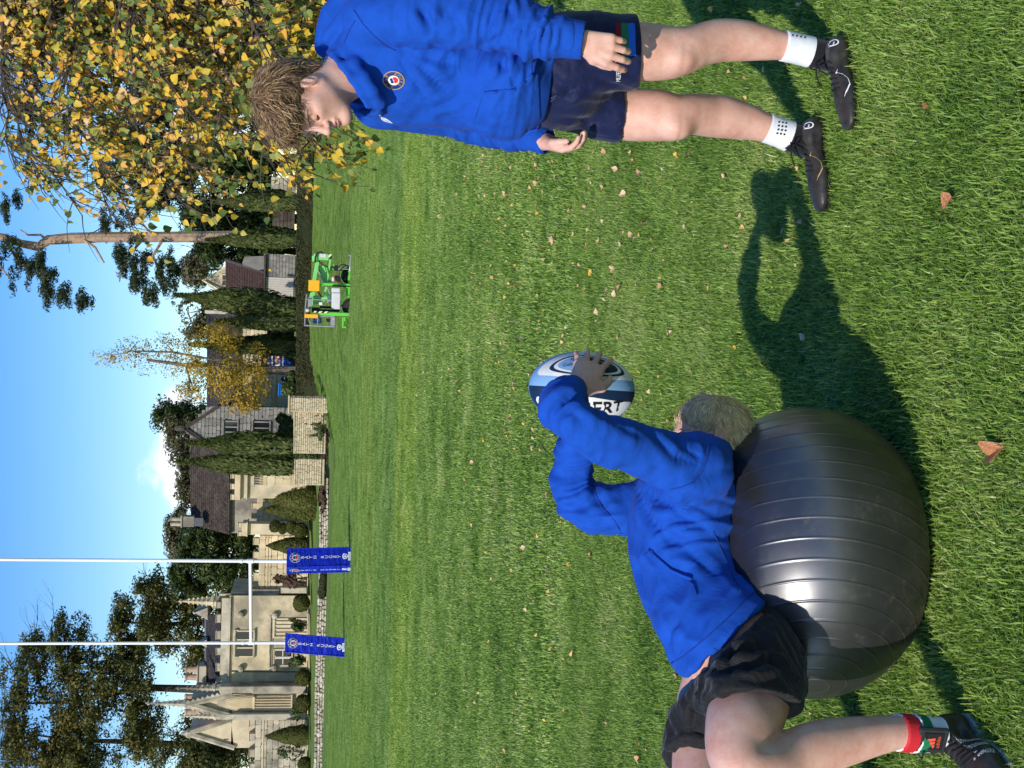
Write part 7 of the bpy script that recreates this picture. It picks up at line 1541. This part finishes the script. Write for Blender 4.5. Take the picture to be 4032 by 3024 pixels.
def build_near_tree():
    hub = [P(240,-420,8.6), P(560,-500,8.2), P(820,-440,7.8), P(1050,-380,7.4)]
    T = thing('lime_tree', (float(hub[1][0])+1.0, 8.4, 0), 'lime tree branches hanging into the picture with mixed green, yellow and orange leaves', 'tree'); rs = random.Random(12); mb = MB(); tw = MB(); spots = []
    tb = Vector((hub[1][0]+1.0, 8.4, -.1)); mb.tube([tb, tb+Vector((-.05,0,1.2)), tb+Vector((-.1,.1,2.6)), Vector(hub[0])+Vector((.2,0,.6))], [.24,.20,.16,.08], 10)
    ends = [(60,700,8.6),(160,790,8.8),(330,905,8.4),(430,930,8.7),(540,905,8.0),(700,865,7.8),(640,760,8.2),(820,790,7.6),(760,660,8.4),(900,600,7.6),(1000,490,7.8),(1080,640,7.4),(1170,720,7.0),(1120,560,7.8),(1230,590,7.0),(1340,500,6.9),(1000,180,8.0),(1130,100,7.6),(1180,260,7.4),(1230,40,7.2),(500,450,8.6),(300,320,9.0),(90,180,9.2),(80,480,9.0),(250,600,8.8),(850,330,8.0),(700,200,8.4),(560,100,8.8),(950,30,7.8),(420,170,8.8),(180,60,9.4),(620,560,8.0),(400,650,8.4),(780,480,7.9),(20,330,9.3),(900,420,8.2),(200,440,8.7),(560,330,8.3)]
    def limb(p0, p1, r_, droop):
        p0, p1 = Vector(p0), Vector(p1); n = 9; pts = []; k1 = Vector((rs.gauss(0,.12),rs.gauss(0,.2),rs.gauss(0,.12)))
        for i in range(n+1):
            t = i/n; pts.append(p0.lerp(p1, t*.96)+Vector((0,0,droop*4*t*(1-t)))+k1*math.sin(t*3.1)+Vector((rs.gauss(0,.025),rs.gauss(0,.03),rs.gauss(0,.025))))
        return pts
    for (x, y, d) in ends:
        p1 = P(x, y, d); h = min(hub, key=lambda q: abs(q[2]-p1[2]-.25)+rs.uniform(0,.4)); pts = limb(h, p1, .03, rs.uniform(.12,.34)); n = len(pts); mb.tube(pts, [.015*(1-.80*i/(n-1)) for i in range(n)], 6)
        for i in range(2, n):
            for _ in range(13 if i > 2 else 7):
                b = pts[i-1].lerp(pts[i], rs.random()); dr = (pts[i]-pts[i-1]).normalized()*.7+Vector((rs.gauss(0,.6),rs.gauss(0,.8),rs.gauss(-.15,.6))); dr.normalize(); L = rs.uniform(.18,.48); q = [b]; 
                for s_ in range(4): dr = (dr+Vector((rs.gauss(0,.2),rs.gauss(0,.2),-.14))).normalized(); q.append(q[-1]+dr*L/4)
                tw.tube(q, [.0045,.0036,.0028,.002,.0012], 4, caps=False)
                for s_ in range(rs.randint(4,6)):
                    t = rs.uniform(.25,1.0)*3.999; a = int(t); spots.append((q[a].lerp(q[a+1], t-a), dr.copy()))
            spots.append((pts[i].copy(), (pts[i]-pts[i-1]).normalized()))
    mb.build('branch', TWIG, T); tw.build('twig', TWIG, T)
    nv = vnoise(np.array([list(p) for p, _ in spots])*2.6, 77, 2); spots = [q for q, a in zip(spots, nv) if a > -.20+rs.gauss(0,.10) or q[0].z < 1.75]
    items = []
    for p, dr in spots:
        d = (dr*.35+Vector((rs.gauss(0,.5),rs.gauss(0,.5),rs.gauss(-.55,.45)))).normalized(); nn = (Vector((rs.gauss(-.25,.5),rs.gauss(-.75,.45),rs.gauss(.35,.5)))); nn = (nn-d*nn.dot(d)).normalized(); s_ = d.cross(nn); sz = rs.uniform(.022,.046)*(1 if rs.random() < .8 else 1.25); off = d*rs.uniform(.015,.045)
        M = Matrix((s_, d, nn)).transposed()*sz; items.append((p+off, M, sz, rs.randrange(8)))
    items.sort(key=lambda q: -q[2]/max(1.0, (q[0]-Vector(_C)).length)); ms = [mesh('leaf', v, f, NEARLEAF) for v, f in LEAVES]; big = items[:300]; rest = items[300:]; vis = []
    for c, M, s_, k in big: o = link('leaf', ms[k], T); o.matrix_basis = Matrix.Translation(c) @ M.to_4x4()
    VV = []; FF3 = []; base = 0; tv = []; tf = []
    for c, M, s_, k in rest:
        v, f = LEAVES[k]; Mn = np.array(M); VV.append(np.array(v) @ Mn.T+np.array(c)); 
        for q in f:
            for j in range(1, len(q)-1): FF3.append((q[0]+base, q[j]+base, q[j+1]+base))
        base += len(v)
    obj('leaf', np.concatenate(VV), np.array(FF3), NEARLEAF, T, False, 'stuff')
build_near_tree()

# ------------------------------------------------------------------ fallen leaves
DRYLEAF = leafmat('fallen_leaf', [(.26,.12,.055),(.46,.25,.12),(.64,.38,.20),(.74,.52,.33),(.74,.44,.07),(.70,.52,.34),(.40,.20,.10)], .7, .15, .4)
def build_fallen():
    rs = random.Random(8); ms = [mesh('fallen_leaf', [(x, y, z+.25*(x*x+(y-.4)**2)*rs.uniform(.4,1.8)+rs.uniform(-.06,.06)) for x, y, z in v], f, DRYLEAF) for v, f in LEAVES for _ in (0,)]
    ms2 = [m_.copy() for m_ in ms[:3]]
    for m_ in ms2: m_.materials[0] = simple('brown_leaf', (.40,.17,.075), .6, var=.35, nscale=9)
    def put(x, y, sz, label, group, flat=.5):
        g = G(x, y, 0.0) if y is not None else x; o = link('fallen_leaf', ms[rs.randrange(8)] if group else ms2[rs.randrange(3)]); n = Vector((rs.gauss(0,flat), rs.gauss(-.25,flat), 1)).normalized(); a = n.orthogonal().normalized(); a = Matrix.Rotation(rs.uniform(0,6.28), 3, n) @ a
        o.matrix_world = Matrix.Translation(Vector((g[0], g[1], .030+sz*.12))) @ (Matrix((a, n.cross(a), n)).transposed()*sz).to_4x4(); return tag(o, label, 'fallen leaf', group)
    G_ = 'small fallen leaves scattered over the lawn'; L_ = 'small curled autumn leaf fallen on the mown lawn'
    big = put(3955, 1795, .052, 'large curled brown leaf alone on the grass in front of the exercise ball', None, .3)
    put(3800, 780, .036, 'long brown curled leaf on the grass near the standing boy\'s right boot', None); put(3690, 405, .022, 'small rust leaf on the grass below the standing boy\'s left boot', None)
    pts = []
    while len(pts) < 297:
        y = rs.uniform(-60, 3080); x = rs.choice((rs.gauss(1950,170), rs.gauss(2200,280), rs.uniform(1500,3250))); x = x+.0*y
        if x < 1480 or x > 3300: continue
        k = math.exp(-((y-900)/900)**2)*.9+.18
        if rs.random() > k: continue
        pts.append((x, y))
    for x, y in pts:
        d = G(x, y)[1]; put(x, y, rs.uniform(.013,.028)*(1 if d < 6 else 1.35), L_, G_)
    V = []; F = []; b = 0
    for _ in range(420):                                            # the rest of the litter, too many and too small to pick apart
        while True:
            y = rs.uniform(-60, 3080); x = rs.choice((rs.gauss(1900,200), rs.gauss(2250,320), rs.uniform(1500,3200)))
            if 1480 < x < 3300 and rs.random() < math.exp(-((y-1000)/950)**2)*.9+.2: break
        g = G(x, y, 0); v, f = LEAVES[rs.randrange(8)]; sz = rs.uniform(.008,.018)*(1 if g[1] < 7 else 1.5); n = Vector((rs.gauss(0,.5), rs.gauss(-.2,.5), 1)).normalized(); a = n.orthogonal().normalized(); a = Matrix.Rotation(rs.uniform(0,6.28), 3, n) @ a
        M = np.array(Matrix((a, n.cross(a), n)).transposed())*sz; V.append(np.array(v) @ M.T+np.array((g[0], g[1], .028))); 
        for q in f:
            for j in range(1, len(q)-1): F.append((q[0]+b, q[j]+b, q[j+1]+b))
        b += len(v)
    tag(obj('leaf_litter', np.concatenate(V), np.array(F), DRYLEAF, None, False, 'stuff'), 'tiny brown and yellow scraps of fallen leaf sprinkled through the lawn grass', 'leaf litter')
build_fallen()
# ------------------------------------------------------------------ goalposts
PADBLUE = clothmat('pad_vinyl', (.006,.022,.42), .40, .9, weave=300, foldscale=2.6, sheen=0, stretch=(1,1,3.5), fdist=.12)
def decal(parent, name, vf, o, ax, ay, mat, lift=.006):
    n = ax.cross(ay).normalized(); return obj(name, [o+ax*x+ay*y+n*lift for x, y in vf[0]], vf[1], mat, parent)
def pad(base, rot, label, lean):
    T = thing('post_pad', base, label, 'post pad', 'padded covers round the goalposts'); s, H = .275, 1.86; mb = MB(); rs = random.Random(int(rot*100)); n = 14; V = []; F = []
    for i in range(n+1):
        z = H*i/n; k = 1+.025*math.sin(i*2.1)*rs.uniform(.3,1); lx = lean*(1-i/n)
        for (a, b) in ((-1,-1),(1,-1),(1,1),(-1,1)):
            for (e, g) in (((-1,-1),) if False else ((0,0),)):
                V.append(Vector((a*s*k+rs.uniform(-.008,.008), b*s*k+rs.uniform(-.008,.008), z)))
    R_ = Matrix.Rotation(rot, 3, 'Z'); b = Vector(base); W = lambda v: b+R_ @ v+Vector((lean*(1-v.z/H), 0, 0))
    V = [W(v) for v in V]
    for i in range(n):
        for k in range(4): F.append((i*4+k, i*4+(k+1)%4, (i+1)*4+(k+1)%4, (i+1)*4+k))
    F.append((0,3,2,1)); F.append(tuple(n*4+k for k in range(4))); obj('cover', V, F, PADBLUE, T)
    mb = MB()
    for k in range(4):
        a = R(45+90*k)+rot; mb.tube([b+Vector((math.cos(a)*s*1.415+lean*(1-z/H), math.sin(a)*s*1.415, z)) for z in (.02,.6,1.2,H)], .018, 6)
    mb.build('piping', PADBLUE, T)
    for f in (-1, 0, 1, 2):
        nrm = R_ @ (Matrix.Rotation(math.pi/2*f, 3, 'Z') @ Vector((0,-1,0))); ax = Vector((0,0,1)).cross(nrm)*-1; ax = nrm.cross(Vector((0,0,1)))*-1; up = Vector((0,0,1)); q = lambda z: b+nrm*(s*1.03)+Vector((lean*(1-z/H),0,z))
        if ax.cross(up).dot(nrm) < 0: ax = -ax
        o = q(1.62); decal(T, 'crest', disc2d(.01,.155,28,1), o, ax, up, WHITE_, .006); decal(T, 'crest_ring', disc2d(.085,.148,28,1), o, ax, up, M_BADGEBLUE, .010); decal(T, 'crest_shield', poly2d([(-.06,-.01),(-.05,-.05),(0,-.078),(.05,-.05),(.06,-.01)],0), o, ax, up, M_RED, .012); decal(T, 'crest_tower', poly2d([(-.05,.0),(-.05,.045),(0,.065),(.05,.045),(.05,.0)],0), o, ax, up, M_BADGEBLUE, .012)
        for wd, a0, fl in (('BATH',90,1),('RUGBY',-90,-1)):
            for i, ch in enumerate(wd):
                a = R(a0-fl*(i-(len(wd)-1)/2)*(36 if fl > 0 else 30)); t = a-R(90)*fl; v, f_ = text2d(ch, .066); v = [(.117*math.cos(a)+x*math.cos(t)-y*math.sin(t), .117*math.sin(a)+x*math.sin(t)+y*math.cos(t)) for x, y in v]; decal(T, 'crest_letter', (v, f_), o, ax, up, WHITE_, .014)
        for i, ch in enumerate('BATH RUGBY'):
            if ch == ' ': continue
            z = 1.40-i*.118+(0 if i < 5 else .02); v, f_ = text2d(ch, .135); decal(T, 'letter', (v, f_), q(z), ax, up, WHITE_, .007)
        decal(T, 'sponsor_shield', poly2d([(-.09,.17),(-.05,.20),(.0,.21),(.05,.20),(.09,.17),(.075,.09),(0,.04),(-.075,.09)],0), q(.06), ax, up, WHITE_, .008); decal(T, 'sponsor_shield_inner', poly2d([(-.06,.155),(0,.18),(.06,.155),(.05,.10),(0,.07),(-.05,.10)],0), q(.06), ax, up, PADBLUE, .010)
        decal(T, 'sponsor_dot', disc2d(.005,.035,12,1), q(.185), ax, up, WHITE_, .012); decal(T, 'sponsor_panel', ([(-.13,0),(.13,0),(.13,.085),(-.13,.085)],[(0,1,2,3)]), q(.015), ax, up, WHITE_, .012)
        v, f_ = text2d('DYSON', .055); decal(T, 'sponsor_word', (v, f_), q(.058), ax, up, PADBLUE, .014)
WHITE_ = simple('white_vinyl', (.78,.78,.80), .5, var=.03)
def build_goal():
    a = G(1384, 2216); b = G(1361, 2536); a = Vector((a[0], a[1]+.25, 0)); b = Vector((b[0], b[1]+.25, 0)); T = thing('goalposts', (a+b)/2, 'white rugby goalposts with a crossbar and two tall uprights', 'goalposts')
    mp_ = MB(); zc = P(985, 2226, a.y)[2]; zc2 = P(988, 2544, b.y)[2]
    for p in (a, b):
        mb = MB(); mb.tube([p, p+Vector((0,0,zc+.3)), p+Vector((0,0,11.0))], [.055,.050,.042], 12); mb.tube([p+Vector((0,0,zc+.22)), p+Vector((0,0,zc+.30))], [.064,.064], 12); mb.build('upright', WHITEP, T)
    mb = MB(); mb.tube([a+Vector((0,0,zc)), b+Vector((0,0,zc2))], .05, 12); mb.build('crossbar', WHITEP, T)
    for p, z in ((a, zc), (b, zc2)):
        mb = MB(); mb.tube([p+Vector((0,0,z-.09)), p+Vector((0,0,z+.09))], .068, 12); mb.build('bracket', WHITEP, T)
    pad(a, R(27), 'blue lettered post pad on the right upright, standing straight', 0.06); pad(b, R(12), 'blue lettered post pad on the left upright, leaning and creased', -.16)
build_goal()

# ------------------------------------------------------------------ the green towable lift on the far side of the lawn
LG = simple('lime_green_paint', (.13,.56,.05), .4, var=.06, spec=.5); LG2 = simple('pale_green_paint', (.20,.60,.16), .4, var=.06, spec=.5); ORG = simple('orange_plate', (.86,.42,.02), .5, var=.03); GREYM = simple('grey_steel', (.30,.31,.32), .45, metal=.2, var=.1); BLK = simple('black_rubber', (.014,.014,.014), .7); ALU = simple('pale_grey_box', (.60,.60,.58), .5, var=.04); ENG = simple('dark_red_engine', (.20,.012,.02), .45, var=.2)
def hazmat():
    m, nt, b = newmat('hazard_stripes', .5); ge = nt.nodes.new('ShaderNodeNewGeometry'); sx = nt.nodes.new('ShaderNodeSeparateXYZ'); nt.links.new(ge.outputs['Position'], sx.inputs[0]); s = math_(nt, 'FRACT', math_(nt, 'MULTIPLY', math_(nt, 'ADD', sx.outputs['X'], sx.outputs['Z']), 5.0)); nt.links.new(ramp(nt, s, [(.0,(.015,.015,.015)),(.5,(.75,.72,.45))], 'CONSTANT'), b.inputs['Base Color']); return m
def build_lift():
    d = 50.; M4 = lambda zx, zy: (1150+zx/3.859, 920+zy/3.859); T = thing('boom_lift', P(1385,1130,d), 'bright green towable boom lift with orange outrigger plates parked on the far lawn', 'boom lift')
    def part(name, mat, boxes, bev=.015):
        mb = MB()
        for (x0,x1,y0,y1,dd,dep) in boxes: a = M4(x0,y0); b = M4(x1,y1); bx(mb, a[0], b[0], a[1], b[1], d+dd, dep, 0, bev)
        return mb.build(name, mat, T)
    def beam(name, mat, p0, p1, w_, dd, dep, parent=None):
        a = Vector(P(*M4(*p0), d+dd)); b = Vector(P(*M4(*p1), d+dd)); mb = MB(); L = (b-a).length; rot = Vector((0,0,1)).rotation_difference((b-a).normalized()).to_matrix(); s = pxm(a); 
        x = (b-a).normalized(); y = Vector((0,1,0)); y = (y-x*y.dot(x)).normalized(); z = y.cross(x); rot = Matrix((z, y, x)).transposed(); mb.box((a+b)/2, (w_/3.859/s, dep, L), rot, 0, .012); return mb.build(name, mat, parent or T)
    part('chassis', LG, [(850,900,560,800,.2,.12),(820,915,820,935,0,.10),(850,920,930,1250,.0,.14),(880,930,560,1250,.9,.12)])
    for (cx, cy, dd) in ((900,1118,-.12),(880,640,1.3)):
        c = Vector(P(*M4(cx, cy), d+dd)); w_ = MB(); w_.lathe(c+Vector((0,-.10,0)), [(.17,0),(.285,.0),(.33,.04),(.33,.16),(.285,.20),(.17,.20)], 24, axis=(0,1,0)); wh = w_.build('wheel', BLK, T, True); r_ = MB(); r_.lathe(c+Vector((0,-.115,0)), [(.03,0),(.06,.0),(.07,.03),(.165,.03),(.18,.01),(.18,.2)], 20, axis=(0,1,0)); r_.build('rim', GREYM, wh, True)
        g = MB(); 
        for k in range(9): a = R(20+k*17.5); g.box(c+Vector((math.cos(a)*.40, .0, math.sin(a)*.40)), (.16,.26,.02), Matrix.Rotation(-a+math.pi/2, 3, 'Y'))
        g.build('mudguard', LG if dd < 0 else BLK, T)
    part('battery_box', ALU, [(603,738,895,1150,-.35,.45)], .03); part('box_lid', ALU, [(603,735,820,893,-.33,.42)], .03)
    part('turntable_post', LG, [(470,800,752,790,.0,.16),(420,470,764,800,-.02,.12),(780,905,760,822,-.05,.2)]); part('cylinder', BLK, [(600,880,792,806,-.1,.08)])
    p = part('outrigger_plate', ORG, [(250,417,705,872,-.12,.04)], .01); part('outrigger_leg', LG, [(355,905,1195,1245,-.55,.14)]); part('outrigger_plate', ORG, [(190,395,1222,1278,-.62,.34)], .01)
    b = beam('upper_boom', LG2, (385,430), (275,1080), 62, .35, .16); beam('boom_sleeve', LG2, (330,880), (285,1090), 66, .30, .2)
    v, f_ = text2d('120T', .30); o = Vector(P(*M4(350,590), d+.33)); dr = (Vector(P(*M4(275,1080), d+.33))-Vector(P(*M4(385,430), d+.33))).normalized(); up = Vector((0,-1,0)).cross(dr); up = up if up.z > 0 else -up; ax = up.cross(Vector((0,-1,0))); ax = ax if ax.cross(up).y < 0 else -ax; obj('boom_lettering', [o+ax*x*.8+up*y*.8+Vector((0,-.012,0)) for x, y in v], f_, simple('dark_green_print', (.015,.12,.03), .5), b)
    beam('lower_boom', LG2, (585,390), (495,960), 32, .30, .14); beam('boom_arm', LG2, (330,960), (345,1075), 60, .2, .2); beam('boom_arm', LG2, (500,960), (520,1010), 60, .2, .2)
    part('knuckle', LG2, [(330,560,305,400,.3,.22),(305,345,330,420,.32,.2),(410,520,960,1030,.2,.25),(330,420,940,1070,.2,.22)], .02); part('maker_plate', ALU, [(423,522,306,358,.27,.03)], .005)
    hz = hazmat(); part('hazard_end', hz, [(558,605,304,372,.22,.3)]); part('hazard_strip', hz, [(335,550,1178,1206,-.58,.03)], .004)
    beam('hydraulic_ram', GREYM, (395,560), (500,760), 22, .3, .09); beam('hydraulic_ram', BLK, (400,560), (590,740), 26, .5, .08); beam('hydraulic_ram', GREYM, (530,810), (585,935), 20, .15, .08); beam('hydraulic_ram', BLK, (385,865), (450,970), 24, .1, .1); beam('link_arm', LG2, (440,480), (530,740), 90, .5, .1); beam('link_arm', LG2, (500,730), (600,760), 60, .4, .12)
    beam('lower_link', LG, (560,560), (660,480), 40, .4, .12); beam('lower_link', LG, (520,510), (560,640), 20, .2, .06)
    mb = MB(); mb.tube([P(*M4(x,y), d+.2) for x, y in ((350,440),(355,350),(390,290),(435,275),(480,298))], .03, 8); mb.build('hose', BLK, T, True)
    mb = MB(); mb.tube([P(*M4(x,y), d+.3) for x, y in ((400,410),(460,470),(520,500),(600,510),(680,530),(760,560))], .022, 6); mb.tube([P(*M4(x,y), d+.1) for x, y in ((700,520),(740,470),(800,470),(860,500))], .02, 6); mb.build('hose', BLK, T, True)
    en = part('engine', ENG, [(648,700,630,712,-.1,.3),(690,732,640,738,-.12,.34),(640,665,640,700,-.15,.2)], .03); c = Vector(P(*M4(700,690), d-.14)); q = MB(); q.lathe(c+Vector((0,-.03,0)), [(.02,0),(.09,0),(.10,.03),(.10,.06)], 14, axis=(0,1,0)); q.build('engine_cover', BLK, en); part('fuel_tank', ALU, [(603,650,655,720,-.12,.28)], .03)
    part('tow_bar', GREYM, [(872,898,380,560,.1,.06),(850,905,318,335,.08,.08),(880,900,330,390,.1,.05)]); part('control_box', BLK, [(640,700,480,560,.15,.2),(770,830,585,700,.25,.3)]); part('jockey_wheel', GREYM, [(700,730,520,545,.05,.08),(770,890,455,470,.1,.05),(770,890,530,545,.1,.05)]); part('coupling', WHITEP, [(870,895,500,565,.0,.1)])
    part('manual_case', WHITEP, [(720,765,1075,1110,.1,.15),(410,462,1040,1085,-.1,.06)]); part('pump', simple('teal_plastic', (.02,.25,.22), .5), [(525,585,945,985,.1,.2)]); part('valve_block', GREYM, [(525,565,990,1060,.1,.2),(560,590,1010,1050,.05,.1)]); part('warning_label', YEL, [(310,340,1035,1070,.18,.02)])
    # basket
    mb = MB(); rail = lambda pts, r_=.022, dd=0: mb.tube([P(*M4(x,y), d+dd) for x, y in pts], r_, 6)
    for dd in (-.25, .45): rail(((222,925),(205,1100),(192,1395)), .024, dd); rail(((192,1395),(640,1412)), .026, dd); rail(((215,1000),(600,1010)), .02, dd); rail(((205,1250),(640,1255)), .022, dd); rail(((395,1260),(385,1400)), .018, dd); rail(((240,1250),(280,1390)), .018, dd)
    for x, y in ((222,925),(192,1395),(300,1400)): a = P(*M4(x,y), d-.25); b_ = P(*M4(x,y), d+.45); mb.tube([a, b_], .022, 6)
    mb.build('basket_rail', GREYM, T); part('basket_floor', GREYM, [(588,660,1255,1412,-.25,.75)], .02); part('basket_panel', GREYM, [(240,305,960,1130,-.2,.05)], .01); part('basket_support', BLK, [(420,600,1100,1135,-.05,.12),(420,720,1150,1185,-.2,.15),(300,420,1120,1190,-.1,.1)]); part('tool_bag', simple('blue_bag', (.03,.07,.22), .8, var=.2), [(310,450,1268,1362,-.05,.35)], .05); part('basket_foot_control', BLK, [(520,580,1290,1340,0,.2)], .02); part('warning_label', ORG, [(618,640,1285,1310,-.26,.02)])
    part('stabiliser', LG, [(760,790,1265,1420,-.3,.08),(760,825,1405,1432,-.32,.14),(790,815,1262,1330,-.3,.06)])
    c = Vector(P(*M4(240,1165), d-.3)); q = MB(); q.lathe(c, [(.05,-.06),(.07,-.03),(.07,.04),(.04,.08)], 10); q.build('beacon', simple('clear_lamp', (.6,.6,.4), .3), T)
build_lift()

# ------------------------------------------------------------------ things by the cream house
def standing(name, label, cat, x0, x1, y0, y1, d): return thing(name, P(x1, (y0+y1)/2, d), label, cat)
def build_yard():
    d = 86; K = simple('black_panel', (.012,.012,.016), .5)
    T = standing('banner', 'black banner printed with a player in a blue and white hooped shirt', 'banner', 1030, 1172, 1388, 1475, d); mb = MB(); bx(mb, 1028, 1172, 1388, 1476, d, .05); mb.build('board', K, T); blue = simple('shirt_blue', (.012,.06,.34), .7); fle = simple('print_skin', (.5,.26,.18), .7)
    def px_(name, m, pts, dd): v, f = poly2d(pts, 0); obj(name, [P(x, y, d-.012-dd) for x, y in v], f, m, T)
    px_('printed_head', fle, [(1037,1412),(1043,1406),(1055,1408),(1060,1416),(1056,1428),(1044,1430),(1037,1422)], 0); px_('printed_shirt', M_WHITE, [(1056,1404),(1066,1398),(1116,1402),(1116,1440),(1066,1442),(1054,1436)], .0)
    for x in (1060, 1074, 1102): px_('printed_hoop', blue, [(x,1399),(x+9,1399),(x+9,1441),(x,1441)], .006)
    px_('printed_shorts', blue, [(1116,1402),(1144,1404),(1144,1440),(1116,1440)], 0); px_('printed_ball', M_RED, [(1098,1394),(1110,1394),(1112,1412),(1100,1412)], .008); px_('printed_arm', fle, [(1080,1412),(1100,1408),(1102,1430),(1084,1436)], .008)
    T = standing('banner', 'black double door banner with a small round crest between two cypresses', 'banner', 1052, 1156, 1288, 1345, d); mb = MB(); bx(mb, 1052, 1158, 1288, 1345, d, .06); mb.build('board', K, T)
    for r0, m_, dd in ((12,M_WHITE,.0),(10,M_BADGEBLUE,.006),(5,M_WHITE,.012),(3.4,M_RED,.018)): v, f = disc2d(.1, r0, 20, 1); obj('crest', [P(1077+x, 1317+y, d-.012-dd) for x, y in v], f, m_, T)
    T = standing('wheeled_bin', 'blue wheeled bin beside the cream house', 'bin', 1096, 1150, 1508, 1558, d); BB = simple('blue_bin_plastic', (.012,.13,.46), .5, var=.06); mb = MB(); bx(mb, 1102, 1152, 1510, 1556, d, .6, 0, .04); mb.build('bin_body', BB, T); mb = MB(); bx(mb, 1095, 1102, 1506, 1560, d-.05, .75, 0, .03); mb.build('lid', BB, T)
    T = standing('kit_bag', 'dark navy kit bag on the wall by the blue bin', 'bag', 1106, 1134, 1482, 1504, d); mb = MB(); bx(mb, 1106, 1134, 1482, 1504, d, .35, 0, .12); mb.build('bag_body', M_NAVY, T); mb = MB(); bx(mb, 1118, 1122, 1484, 1494, d-.02, .04); mb.build('bag_print', M_WHITE, T)
build_yard()
